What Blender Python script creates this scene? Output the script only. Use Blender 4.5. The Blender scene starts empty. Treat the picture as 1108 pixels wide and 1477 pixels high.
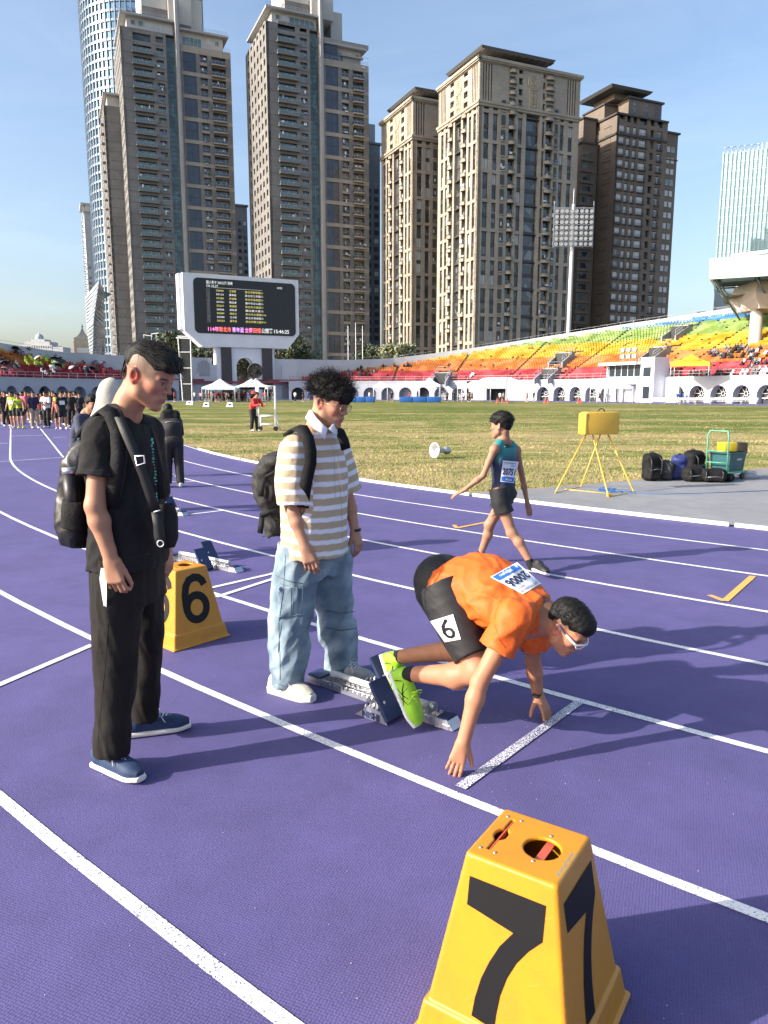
import bpy, bmesh, math, random
import numpy as np
from mathutils import Vector, Matrix, Quaternion
random.seed(7)
rng = np.random.default_rng(11)
sc = bpy.context.scene
COL = sc.collection
PI = math.pi

# ---------------------------------------------------------------- camera, sky, sun, exposure
CAM_H = 1.65
PITCH = math.radians(9.2)
FPX, CX, CY = 1067.0, 554.0, 738.5
cam_d = bpy.data.cameras.new('camera')
cam = bpy.data.objects.new('camera', cam_d)
COL.objects.link(cam)
cam.location = (0, 0, CAM_H)
cam.rotation_euler = (PI/2 - PITCH, 0, 0)
cam_d.sensor_fit = 'VERTICAL'
cam_d.sensor_height = 36.0
cam_d.lens = 36.0*FPX/1477.0
cam_d.clip_start = 0.05
cam_d.clip_end = 6000
sc.camera = cam

SUN_EL, SUN_AZ = math.radians(26.5), math.radians(18.5)     # light travels towards (cos az, sin az), down by el
to_sun = Vector((-math.cos(SUN_AZ)*math.cos(SUN_EL), -math.sin(SUN_AZ)*math.cos(SUN_EL), math.sin(SUN_EL)))
world = bpy.data.worlds.new('World')
sc.world = world
world.use_nodes = True
wn, wl = world.node_tree.nodes, world.node_tree.links
wn.clear()
w_out = wn.new('ShaderNodeOutputWorld')
w_bg = wn.new('ShaderNodeBackground')
w_bg.inputs['Strength'].default_value = 0.15
sky = wn.new('ShaderNodeTexSky')
sky.sky_type = 'NISHITA'
sky.sun_disc = False
sky.sun_elevation = SUN_EL
sky.sun_rotation = math.atan2(to_sun.x, to_sun.y)
sky.altitude = 0
sky.air_density = 1.0
sky.dust_density = 3.2
sky.ozone_density = 1.6
# thin high cirrus: a streaky noise over the sky direction
w_tc = wn.new('ShaderNodeTexCoord')
w_map = wn.new('ShaderNodeMapping')
w_map.inputs['Rotation'].default_value = (0.2, 0.5, 0.6)
w_map.inputs['Scale'].default_value = (1.3, 4.5, 9.0)
w_no = wn.new('ShaderNodeTexNoise')
w_no.inputs['Scale'].default_value = 1.6
w_no.inputs['Detail'].default_value = 6
w_no.inputs['Roughness'].default_value = 0.6
w_no.inputs['Distortion'].default_value = 0.5
w_rmp = wn.new('ShaderNodeValToRGB')
w_rmp.color_ramp.elements[0].position = 0.45
w_rmp.color_ramp.elements[0].color = (0, 0, 0, 1)
w_rmp.color_ramp.elements[1].position = 0.85
w_rmp.color_ramp.elements[1].color = (0.08, 0.08, 0.08, 1)
w_mix = wn.new('ShaderNodeMixRGB')
w_mix.inputs['Color2'].default_value = (6.2, 6.8, 7.6, 1)
wl.new(w_tc.outputs['Generated'], w_map.inputs['Vector'])
wl.new(w_map.outputs['Vector'], w_no.inputs['Vector'])
wl.new(w_no.outputs['Fac'], w_rmp.inputs['Fac'])
wl.new(w_rmp.outputs['Color'], w_mix.inputs['Fac'])
wl.new(sky.outputs['Color'], w_mix.inputs['Color1'])
wl.new(w_mix.outputs['Color'], w_bg.inputs['Color'])
wl.new(w_bg.outputs['Background'], w_out.inputs['Surface'])

sun_d = bpy.data.lights.new('sun', 'SUN')
sun_d.energy = 4.6
sun_d.angle = math.radians(0.53)
sun_d.color = (1.0, 0.925, 0.83)
sun = bpy.data.objects.new('sun', sun_d)
COL.objects.link(sun)
sun.rotation_euler = to_sun.to_track_quat('Z', 'Y').to_euler()
sun.location = (-60, -20, 60)

sc.view_settings.view_transform = 'Standard'
sc.view_settings.look = 'None'
sc.view_settings.exposure = 0.90
sc.view_settings.gamma = 1.0
sc.view_settings.use_curve_mapping = False
sc.cycles.max_bounces = 6
sc.cycles.diffuse_bounces = 3
sc.cycles.glossy_bounces = 3
sc.cycles.transmission_bounces = 4
sc.cycles.transparent_max_bounces = 8
sc.cycles.caustics_reflective = False
sc.cycles.caustics_refractive = False
sc.cycles.use_denoising = True

# ---------------------------------------------------------------- where a photographed point lies in the place
_c, _s = math.cos(PITCH), math.sin(PITCH)
def ray(px, py):
    u, v = (px-CX)/FPX, (py-CY)/FPX
    return Vector((u, _c - v*_s, -(_s + v*_c)))
def atz(px, py, z=0.0):
    r = ray(px, py); t = (z-CAM_H)/r.z
    return Vector((0, 0, CAM_H)) + r*t
def aty(px, py, Y):
    r = ray(px, py)
    return Vector((0, 0, CAM_H)) + r*(Y/r.y)
def onpl(px, py, o, n):
    r = ray(px, py); O = Vector((0, 0, CAM_H)); o = Vector(o); n = Vector(n)
    return O + r*((o-O).dot(n)/r.dot(n))

# ---------------------------------------------------------------- materials
MATS = {}
def srgb(r, g, b):
    f = lambda c: (c/255/12.92) if c/255 <= 0.04045 else ((c/255+0.055)/1.055)**2.4
    return (f(r), f(g), f(b))
def mat(name, color, rough=0.6, metal=0.0, var=0.12, vscale=6.0, bump=0.0, bscale=40.0, spec=0.5, color2=None,
        coat=0.0, emis=None, alpha=None, objcol=False, attr=False, sub=0.0, wave=None, sheen=0.0, bdist=0.01, detail=4, rand=False):
    if name in MATS: return MATS[name]
    m = bpy.data.materials.new(name); m.use_nodes = True
    N, K = m.node_tree.nodes, m.node_tree.links
    b = N['Principled BSDF']
    b.inputs['Roughness'].default_value = rough
    b.inputs['Metallic'].default_value = metal
    b.inputs['Specular IOR Level'].default_value = spec
    if coat: b.inputs['Coat Weight'].default_value = coat; b.inputs['Coat Roughness'].default_value = 0.15
    if sheen: b.inputs['Sheen Weight'].default_value = sheen
    if sub:
        b.inputs['Subsurface Weight'].default_value = sub
        b.inputs['Subsurface Radius'].default_value = (1.0, 0.3, 0.15)
        b.inputs['Subsurface Scale'].default_value = 0.012
    tc = N.new('ShaderNodeTexCoord')
    no = N.new('ShaderNodeTexNoise'); no.inputs['Scale'].default_value = vscale; no.inputs['Detail'].default_value = detail
    K.new(tc.outputs['Object'], no.inputs['Vector'])
    src = None
    if attr:
        a = N.new('ShaderNodeVertexColor'); a.layer_name = 'Col'; src = a.outputs['Color']
    elif objcol:
        a = N.new('ShaderNodeObjectInfo'); src = a.outputs['Color']
    mr = N.new('ShaderNodeMapRange')
    mr.inputs['From Min'].default_value = 0.3; mr.inputs['From Max'].default_value = 0.7
    mr.inputs['To Min'].default_value = 1-var; mr.inputs['To Max'].default_value = 1+var
    K.new(no.outputs['Fac'], mr.inputs['Value'])
    if color2 is not None:
        mx = N.new('ShaderNodeMixRGB'); mx.inputs['Color1'].default_value = (*color, 1); mx.inputs['Color2'].default_value = (*color2, 1)
        m2 = N.new('ShaderNodeMapRange'); m2.inputs['From Min'].default_value = 0.42; m2.inputs['From Max'].default_value = 0.62
        K.new(no.outputs['Fac'], m2.inputs['Value']); K.new(m2.outputs['Result'], mx.inputs['Fac']); src = mx.outputs['Color']
    mul = N.new('ShaderNodeVectorMath'); mul.operation = 'SCALE'
    if src is None: mul.inputs[0].default_value = color
    else: K.new(src, mul.inputs[0])
    fac = mr.outputs['Result']
    if rand:
        oi = N.new('ShaderNodeObjectInfo'); r2 = N.new('ShaderNodeMapRange')
        r2.inputs['To Min'].default_value = 0.9; r2.inputs['To Max'].default_value = 1.1
        K.new(oi.outputs['Random'], r2.inputs['Value'])
        mm = N.new('ShaderNodeMath'); mm.operation = 'MULTIPLY'; K.new(fac, mm.inputs[0]); K.new(r2.outputs['Result'], mm.inputs[1]); fac = mm.outputs[0]
    K.new(fac, mul.inputs['Scale'])
    K.new(mul.outputs['Vector'], b.inputs['Base Color'])
    if emis:
        b.inputs['Emission Color'].default_value = (*color, 1); b.inputs['Emission Strength'].default_value = emis
    if alpha is not None: b.inputs['Alpha'].default_value = alpha
    if bump:
        n2 = N.new('ShaderNodeTexNoise'); n2.inputs['Scale'].default_value = bscale; n2.inputs['Detail'].default_value = 3
        K.new(tc.outputs['Object'], n2.inputs['Vector'])
        bp = N.new('ShaderNodeBump'); bp.inputs['Strength'].default_value = bump; bp.inputs['Distance'].default_value = bdist
        K.new(n2.outputs['Fac'], bp.inputs['Height']); K.new(bp.outputs['Normal'], b.inputs['Normal'])
    MATS[name] = m
    return m

# ---------------------------------------------------------------- objects
def link_mesh(name, me, parent=None, kind=None, label=None, cat=None, group=None):
    o = bpy.data.objects.new(name, me); COL.objects.link(o)
    if parent is not None: o.parent = parent
    tag(o, label, cat, group, kind)
    return o
def tag(o, label=None, cat=None, group=None, kind=None):
    if label: o['label'] = label
    if cat: o['category'] = cat
    if group: o['group'] = group
    if kind: o['kind'] = kind
    return o
def thing(name, label, cat, loc=(0, 0, 0), rz=0.0, group=None):
    o = bpy.data.objects.new(name, None); COL.objects.link(o)
    o.empty_display_size = 0.2
    o.location = loc; o.rotation_euler = (0, 0, rz)
    return tag(o, label, cat, group)
def dup(root, loc=None, rz=None, label=None, group=None, color=None, scale=None, parent=None):
    r = root.copy(); COL.objects.link(r)
    if parent is not None: r.parent = parent
    if loc is not None: r.location = loc
    if rz is not None: r.rotation_euler = (0, 0, rz)
    if scale is not None: r.scale = scale
    if label: r['label'] = label
    if group: r['group'] = group
    for ch in list(root.children):
        c = ch.copy(); COL.objects.link(c); c.parent = r
        for g in ch.children:
            d = g.copy(); COL.objects.link(d); d.parent = c
    return r

class MB:
    """collects shapes and links them as one mesh object; m is an index into the material list"""
    def __init__(s): s.v = []; s.f = []; s.m = []; s.sm = []
    def add(s, vs, fs, m=0, smooth=False):
        k = len(s.v); s.v += [tuple(p) for p in vs]
        s.f += [tuple(i+k for i in f) for f in fs]; s.m += [m]*len(fs); s.sm += [smooth]*len(fs)
        return s
    def box(s, x0, x1, y0, y1, z0, z1, m=0):
        vs = [(x0,y0,z0),(x1,y0,z0),(x1,y1,z0),(x0,y1,z0),(x0,y0,z1),(x1,y0,z1),(x1,y1,z1),(x0,y1,z1)]
        return s.add(vs, [(0,3,2,1),(4,5,6,7),(0,1,5,4),(1,2,6,5),(2,3,7,6),(3,0,4,7)], m)
    def cbox(s, c, sz, m=0, M=None):
        k = len(s.v)
        s.box(c[0]-sz[0]/2, c[0]+sz[0]/2, c[1]-sz[1]/2, c[1]+sz[1]/2, c[2]-sz[2]/2, c[2]+sz[2]/2, m)
        if M is not None:
            for i in range(k, len(s.v)): s.v[i] = tuple(M @ Vector(s.v[i]))
        return s
    def bbox(s, c, sz, r=0.01, m=0, M=None, smooth=True):
        """box with bevelled edges"""
        bm = bmesh.new(); bmesh.ops.create_cube(bm, size=1)
        bmesh.ops.scale(bm, vec=sz, verts=bm.verts)
        bmesh.ops.bevel(bm, geom=bm.edges[:], offset=r, segments=2, affect='EDGES', profile=0.6)
        T = Matrix.Translation(c)
        if M is not None: T = M @ T
        bm.verts.ensure_lookup_table()
        vs = [tuple(T @ v.co) for v in bm.verts]; fs = [tuple(v.index for v in f.verts) for f in bm.faces]
        bm.free(); return s.add(vs, fs, m, smooth)
    def hexa(s, b, t, m=0):
        """b, t: four bottom and four top corners, counter-clockwise seen from above"""
        return s.add(list(b)+list(t), [(3,2,1,0),(4,5,6,7),(0,1,5,4),(1,2,6,5),(2,3,7,6),(3,0,4,7)], m)
    def prism(s, poly, h, M=None, m=0, z0=0.0):
        n = len(poly)
        vs = [(x,y,z0) for x,y in poly]+[(x,y,z0+h) for x,y in poly]
        if M is not None: vs = [tuple(M @ Vector(p)) for p in vs]
        return s.add(vs, [tuple(range(n))[::-1], tuple(range(n,2*n))]+[(i,(i+1)%n,n+(i+1)%n,n+i) for i in range(n)], m)
    def tube(s, pts, r, n=8, m=0, caps=True, smooth=True):
        pts = [Vector(p) for p in pts]; rs = r if isinstance(r, (list, tuple)) else [r]*len(pts)
        vs = []; up = None
        for i, p in enumerate(pts):
            if i == 0: t = pts[1]-p
            elif i == len(pts)-1: t = p-pts[i-1]
            else: t = (pts[i+1]-p).normalized()+(p-pts[i-1]).normalized()
            if t.length < 1e-9: t = Vector((0,0,1))
            t.normalize()
            if up is None:
                up = Vector((0,0,1)) if abs(t.z) < 0.9 else Vector((1,0,0))
            a = t.cross(up)
            if a.length < 1e-6: a = t.orthogonal()
            a.normalize(); b = a.cross(t).normalized(); up = b
            for k in range(n):
                w = 2*PI*k/n
                vs.append(tuple(p + (a*math.cos(w)+b*math.sin(w))*rs[i]))
        fs = []
        for i in range(len(pts)-1):
            for k in range(n):
                k2 = (k+1)%n
                fs.append((i*n+k, (i+1)*n+k, (i+1)*n+k2, i*n+k2))
        s.add(vs, fs, m, smooth)
        if caps:
            k0 = len(s.v)-len(vs)
            s.f.append(tuple(k0+i for i in range(n))); s.m.append(m); s.sm.append(False)
            s.f.append(tuple(k0+(len(pts)-1)*n+i for i in range(n))[::-1]); s.m.append(m); s.sm.append(False)
        return s
    def lathe(s, prof, n=16, m=0, M=None, smooth=True):
        """prof: (r, z) pairs"""
        vs = []
        for r, z in prof:
            for k in range(n):
                w = 2*PI*k/n; vs.append((r*math.cos(w), r*math.sin(w), z))
        if M is not None: vs = [tuple(M @ Vector(p)) for p in vs]
        fs = [(i*n+k, i*n+(k+1)%n, (i+1)*n+(k+1)%n, (i+1)*n+k) for i in range(len(prof)-1) for k in range(n)]
        return s.add(vs, fs, m, smooth)
    def mesh(s, name, mats):
        me = bpy.data.meshes.new(name); me.from_pydata(s.v, [], s.f)
        for x in (mats if isinstance(mats, (list, tuple)) else [mats]): me.materials.append(x)
        me.polygons.foreach_set('material_index', s.m); me.polygons.foreach_set('use_smooth', s.sm)
        me.update(); return me
    def build(s, name, mats, parent=None, **k):
        return link_mesh(name, s.mesh(name, mats), parent, **k)

_txt = {}
def text(name, body, size, material, parent, M, bold=0.0, ext=0.001, align='CENTER', fit=None, ay='CENTER', space=1.0):
    """flat lettering as mesh; M places the text plane (x right, y up); fit = wanted width"""
    cu = bpy.data.curves.new(name, 'FONT'); cu.body = body; cu.size = size; cu.offset = bold; cu.extrude = ext
    cu.align_x = align; cu.align_y = ay; cu.resolution_u = 3; cu.space_character = space
    tmp = bpy.data.objects.new('tmp', cu); COL.objects.link(tmp)
    dg = bpy.context.evaluated_depsgraph_get()
    me = bpy.data.meshes.new_from_object(tmp.evaluated_get(dg)); me.name = name
    bpy.data.objects.remove(tmp)
    if fit and len(me.vertices):
        xs = [v.co.x for v in me.vertices]; k = fit/max(1e-6, max(xs)-min(xs))
        for v in me.vertices: v.co.x *= k
    me.transform(M); me.materials.clear(); me.materials.append(material)
    return link_mesh(name, me, parent)
def frame(o, x, y):
    """matrix with origin o, first axis x, second axis near y"""
    x = Vector(x).normalized(); y = Vector(y); z = x.cross(y).normalized(); y = z.cross(x)
    M = Matrix((x, y, z)).transposed().to_4x4(); M.translation = Vector(o); return M
# ---------------------------------------------------------------- bodies and cloth as one smooth surface each
def V3(p): return np.array(p, dtype=np.float64)
def nrm(v): v = V3(v); return v/np.linalg.norm(v)
def wrinkle(seed, freq, amp, axis=None, stretch=3.0, ridged=False):
    """smooth folds: sums of warped sines; axis = direction the folds run along"""
    r = np.random.default_rng(seed)
    ds = r.normal(size=(5, 3)); ds /= np.linalg.norm(ds, axis=1)[:, None]
    if axis is not None:
        a = nrm(axis); ds = ds - (ds@a)[:, None]*a*(1-1/stretch); ds /= np.linalg.norm(ds, axis=1)[:, None]
    ph = r.uniform(0, 6.28, 5); fr = freq*r.uniform(0.6, 1.7, 5); wd = r.normal(size=(2, 3))
    def f(X, Y, Z):
        w0 = 0.9*np.sin(freq*0.45*(X*wd[0,0]+Y*wd[0,1]+Z*wd[0,2])+ph[0])
        w1 = 0.9*np.sin(freq*0.35*(X*wd[1,0]+Y*wd[1,1]+Z*wd[1,2])+ph[1])
        s = 0
        for i in range(5):
            v = np.sin(fr[i]*(X*ds[i,0]+Y*ds[i,1]+Z*ds[i,2])+ph[i]+(w0 if i % 2 else w1)*1.6)
            s = s + ((1-2*np.abs(v)) if ridged else v)
        return amp*s/5*1.6
    return f
class SDF:
    def __init__(s, h): s.h = h; s.P = []
    def _add(s, fn, lo, hi, k, op): s.P.append((fn, V3(lo), V3(hi), k, op)); return s
    def cap(s, a, b, ra, rb=None, k=0.015, op='+', squash=None):
        a, b = V3(a), V3(b); rb = ra if rb is None else rb; ab = b-a; L2 = max(ab@ab, 1e-12)
        m = max(ra, rb)
        if squash is not None: w, fct = nrm(squash[0]), squash[1]
        def fn(X, Y, Z):
            x, y, z = X-a[0], Y-a[1], Z-a[2]
            t = np.clip((x*ab[0]+y*ab[1]+z*ab[2])/L2, 0, 1)
            x, y, z = x-t*ab[0], y-t*ab[1], z-t*ab[2]
            q = x*x+y*y+z*z
            if squash is not None:
                dd = x*w[0]+y*w[1]+z*w[2]; q = q + dd*dd*(1/fct**2-1)
                return (np.sqrt(q)-(ra+(rb-ra)*t))*min(fct, 1)
            return np.sqrt(q)-(ra+(rb-ra)*t)
        M = m*(max(1, squash[1]) if squash is not None else 1)
        return s._add(fn, np.minimum(a, b)-M, np.maximum(a, b)+M, k, op)
    def chain(s, pts, rs, k=0.015, op='+', squash=None):
        for i in range(len(pts)-1): s.cap(pts[i], pts[i+1], rs[i], rs[i+1], k, op, squash)
        return s
    def ell(s, c, r, ax=None, k=0.015, op='+'):
        """ax: three unit axes (rows) of the ellipsoid"""
        c, r = V3(c), V3(r); A = np.eye(3) if ax is None else np.array([nrm(q) for q in ax])
        m = min(r)
        def fn(X, Y, Z):
            x, y, z = X-c[0], Y-c[1], Z-c[2]; k0 = 0; k1 = 0
            for i in range(3):
                q = (x*A[i,0]+y*A[i,1]+z*A[i,2])/r[i]; k0 = k0+q*q; k1 = k1+(q/r[i])**2
            k0 = np.sqrt(k0); return k0*(k0-1)/np.sqrt(np.maximum(k1, 1e-12))
        M = max(r); return s._add(fn, c-M, c+M, k, op)
    def box(s, c, hs, ax=None, rnd=0.01, k=0.01, op='+'):
        c, hs = V3(c), V3(hs)-rnd; A = np.eye(3) if ax is None else np.array([nrm(q) for q in ax])
        def fn(X, Y, Z):
            x, y, z = X-c[0], Y-c[1], Z-c[2]
            q = [np.abs(x*A[i,0]+y*A[i,1]+z*A[i,2])-hs[i] for i in range(3)]
            o = np.sqrt(np.maximum(q[0],0)**2+np.maximum(q[1],0)**2+np.maximum(q[2],0)**2)
            return o+np.minimum(np.maximum(np.maximum(q[0],q[1]),q[2]),0)-rnd
        M = np.linalg.norm(hs)+rnd; return s._add(fn, c-M, c+M, k, op)
    def loft(s, pts, rad, side, k=0.02, op='+', e=2.0, disp=None, cut=(True, True), fine=24):
        """tube of elliptic rings along the straight axis from the first to the last centre; rad = (half width along side, half depth)"""
        pts = np.array(pts, float); rad = np.array(rad, float)
        a = pts[0]; ax = pts[-1]-a; L = np.linalg.norm(ax); ax = ax/L
        t = (pts-a)@ax
        tt = np.linspace(0, L, fine)
        def sm(v):
            # smooth (Catmull-like) resampling: cubic through finite differences
            mm = np.gradient(v, t, axis=0); out = np.empty((fine,)+v.shape[1:])
            for j, x in enumerate(tt):
                i = min(max(np.searchsorted(t, x)-1, 0), len(t)-2); hh = t[i+1]-t[i]; u = (x-t[i])/hh
                out[j] = (2*u**3-3*u*u+1)*v[i]+(u**3-2*u*u+u)*hh*mm[i]+(-2*u**3+3*u*u)*v[i+1]+(u**3-u*u)*hh*mm[i+1]
            return out
        C, Rr = sm(pts), sm(rad)
        sd = V3(side); sd = sd-(sd@ax)*ax; sd /= np.linalg.norm(sd); up = np.cross(ax, sd)
        def fn(X, Y, Z):
            x, y, z = X-a[0], Y-a[1], Z-a[2]
            T = x*ax[0]+y*ax[1]+z*ax[2]; Tc = np.clip(T, 0, L)
            shp = Tc.shape; f = Tc.ravel()
            cx = np.interp(f, tt, (C-a)@sd).reshape(shp); cy = np.interp(f, tt, (C-a)@up).reshape(shp)
            rx = np.interp(f, tt, Rr[:,0]).reshape(shp); ry = np.interp(f, tt, Rr[:,1]).reshape(shp)
            p = (x*sd[0]+y*sd[1]+z*sd[2])-cx; q = (x*up[0]+y*up[1]+z*up[2])-cy
            if e == 2.0: g = np.sqrt((p/rx)**2+(q/ry)**2)
            else: g = (np.abs(p/rx)**e+np.abs(q/ry)**e)**(1/e)
            d = (g-1)*np.minimum(rx, ry)
            if disp is not None: d = d-disp(X, Y, Z)
            o = T-Tc
            if cut[0]: d = np.maximum(d, -T)
            if cut[1]: d = np.maximum(d, T-L)
            if not (cut[0] and cut[1]): 
                od = np.where((o > 0) & (not cut[1]) | (o < 0) & (not cut[0]), np.abs(o), 0)
                d = np.where(od > 0, np.sqrt(np.maximum(d+np.minimum(rx, ry), 0)**2+od**2)-np.minimum(rx, ry), d)
            return d
        M = rad.max()*1.25+0.02
        return s._add(fn, pts.min(0)-M, pts.max(0)+M, k, op)
    def custom(s, fn, lo, hi, k=0.01, op='+'): return s._add(fn, lo, hi, k, op)
    def mesh(s, name, paint=None, base=(0.5, 0.5, 0.5), disp=None, clip=None):
        h = s.h; pos = [p for p in s.P if p[4] == '+']
        lo = np.min([p[1] for p in pos], 0)-3*h; hi = np.max([p[2] for p in pos], 0)+3*h
        n = np.ceil((hi-lo)/h).astype(int)+1
        ax = [(lo[i]+h*np.arange(n[i])).astype(np.float32) for i in range(3)]
        D = np.full(n, 0.2, np.float32)
        for fn, a, b, k, op in s.P:
            m = k+2.5*h
            i0 = np.clip(np.floor((a-m-lo)/h).astype(int), 0, n-1); i1 = np.clip(np.ceil((b+m-lo)/h).astype(int)+1, 1, n)
            if np.any(i1 <= i0): continue
            sl = tuple(slice(i0[i], i1[i]) for i in range(3))
            X = ax[0][sl[0]][:,None,None]; Y = ax[1][sl[1]][None,:,None]; Z = ax[2][sl[2]][None,None,:]
            d = np.asarray(fn(X, Y, Z), dtype=np.float32); old = D[sl]
            if op == '+':
                e = np.maximum(k-np.abs(old-d), 0)/max(k, 1e-6); D[sl] = np.minimum(old, d)-e*e*k*0.25
            elif op == '-':
                d = -d; e = np.maximum(k-np.abs(old-d), 0)/max(k, 1e-6); D[sl] = np.maximum(old, d)+e*e*k*0.25
            elif op == '~':            # add the value (surface relief) inside the box
                D[sl] = old+np.where(np.abs(old) < 0.05, d, 0)
        if disp is not None:
            X = ax[0][:,None,None]; Y = ax[1][None,:,None]; Z = ax[2][None,None,:]
            idx = np.nonzero(np.abs(D) < 4*h+0.01)
            D[idx] -= disp(ax[0][idx[0]], ax[1][idx[1]], ax[2][idx[2]])
        # naive surface nets
        ins = D < 0; cn = n-1
        S = {}; keys = []; poss = []; quads = []
        strides = (cn[1]*cn[2], cn[2], 1)
        for A in range(3):
            sl0 = [slice(None)]*3; sl1 = [slice(None)]*3; sl0[A] = slice(0, -1); sl1[A] = slice(1, None)
            a, b = ins[tuple(sl0)], ins[tuple(sl1)]
            I = np.array(np.nonzero(a != b)).T
            if len(I) == 0: continue
            B, C2 = (A+1) % 3, (A+2) % 3
            ok = (I[:,B] > 0) & (I[:,C2] > 0) & (I[:,B] < n[B]-1) & (I[:,C2] < n[C2]-1)
            I = I[ok]; d0 = D[tuple(I.T)]; J = I.copy(); J[:,A] += 1; d1 = D[tuple(J.T)]
            t = d0/(d0-d1); p = I.astype(np.float64); p[:,A] += t
            cells = []
            for ob, oc in ((-1,-1),(0,-1),(0,0),(-1,0)):
                c = I.copy(); c[:,B] += ob; c[:,C2] += oc
                key = c[:,0]*strides[0]+c[:,1]*strides[1]+c[:,2]
                cells.append(key); keys.append(key); poss.append(p)
            q = np.stack(cells, 1); fl = d0 < 0
            q[~fl] = q[~fl][:, ::-1]; quads.append(q)
        keys = np.concatenate(keys); poss = np.concatenate(poss); quads = np.concatenate(quads)
        u, inv = np.unique(keys, return_inverse=True); cnt = np.bincount(inv)
        P = np.stack([np.bincount(inv, poss[:,i])/cnt for i in range(3)], 1)*h+lo
        F = np.searchsorted(u, quads)
        if clip is not None:
            keep = clip(P)[F].all(1); F = F[keep]
            us, iv = np.unique(F, return_inverse=True); P = P[us]; F = iv.reshape(F.shape)
        me = bpy.data.meshes.new(name)
        me.vertices.add(len(P)); me.vertices.foreach_set('co', P.ravel())
        me.loops.add(F.size); me.loops.foreach_set('vertex_index', F.ravel().astype(np.int32))
        me.polygons.add(len(F)); me.polygons.foreach_set('loop_start', np.arange(0, F.size, 4, dtype=np.int32))
        me.polygons.foreach_set('loop_total', np.full(len(F), 4, np.int32))
        me.polygons.foreach_set('use_smooth', np.ones(len(F), bool))
        me.update(calc_edges=True)
        if paint is not None:
            c = np.tile(np.array(base, float), (len(P), 1))
            for w, colr in paint:
                ww = np.clip(np.asarray(w(P), float), 0, 1)[:, None]; c = c*(1-ww)+np.array(colr)*ww
            at = me.color_attributes.new('Col', 'FLOAT_COLOR', 'POINT')
            at.data.foreach_set('color', np.concatenate([c, np.ones((len(P), 1))], 1).ravel().astype(np.float32))
        return me
def put(me, name, mats, parent, **k):
    me.materials.clear()
    for x in (mats if isinstance(mats, (list, tuple)) else [mats]): me.materials.append(x)
    me.name = name
    return link_mesh(name, me, parent, **k)
def soft(d, w): return np.clip(0.5-d/w, 0, 1)       # 1 inside, 0 outside, over a width w

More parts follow.
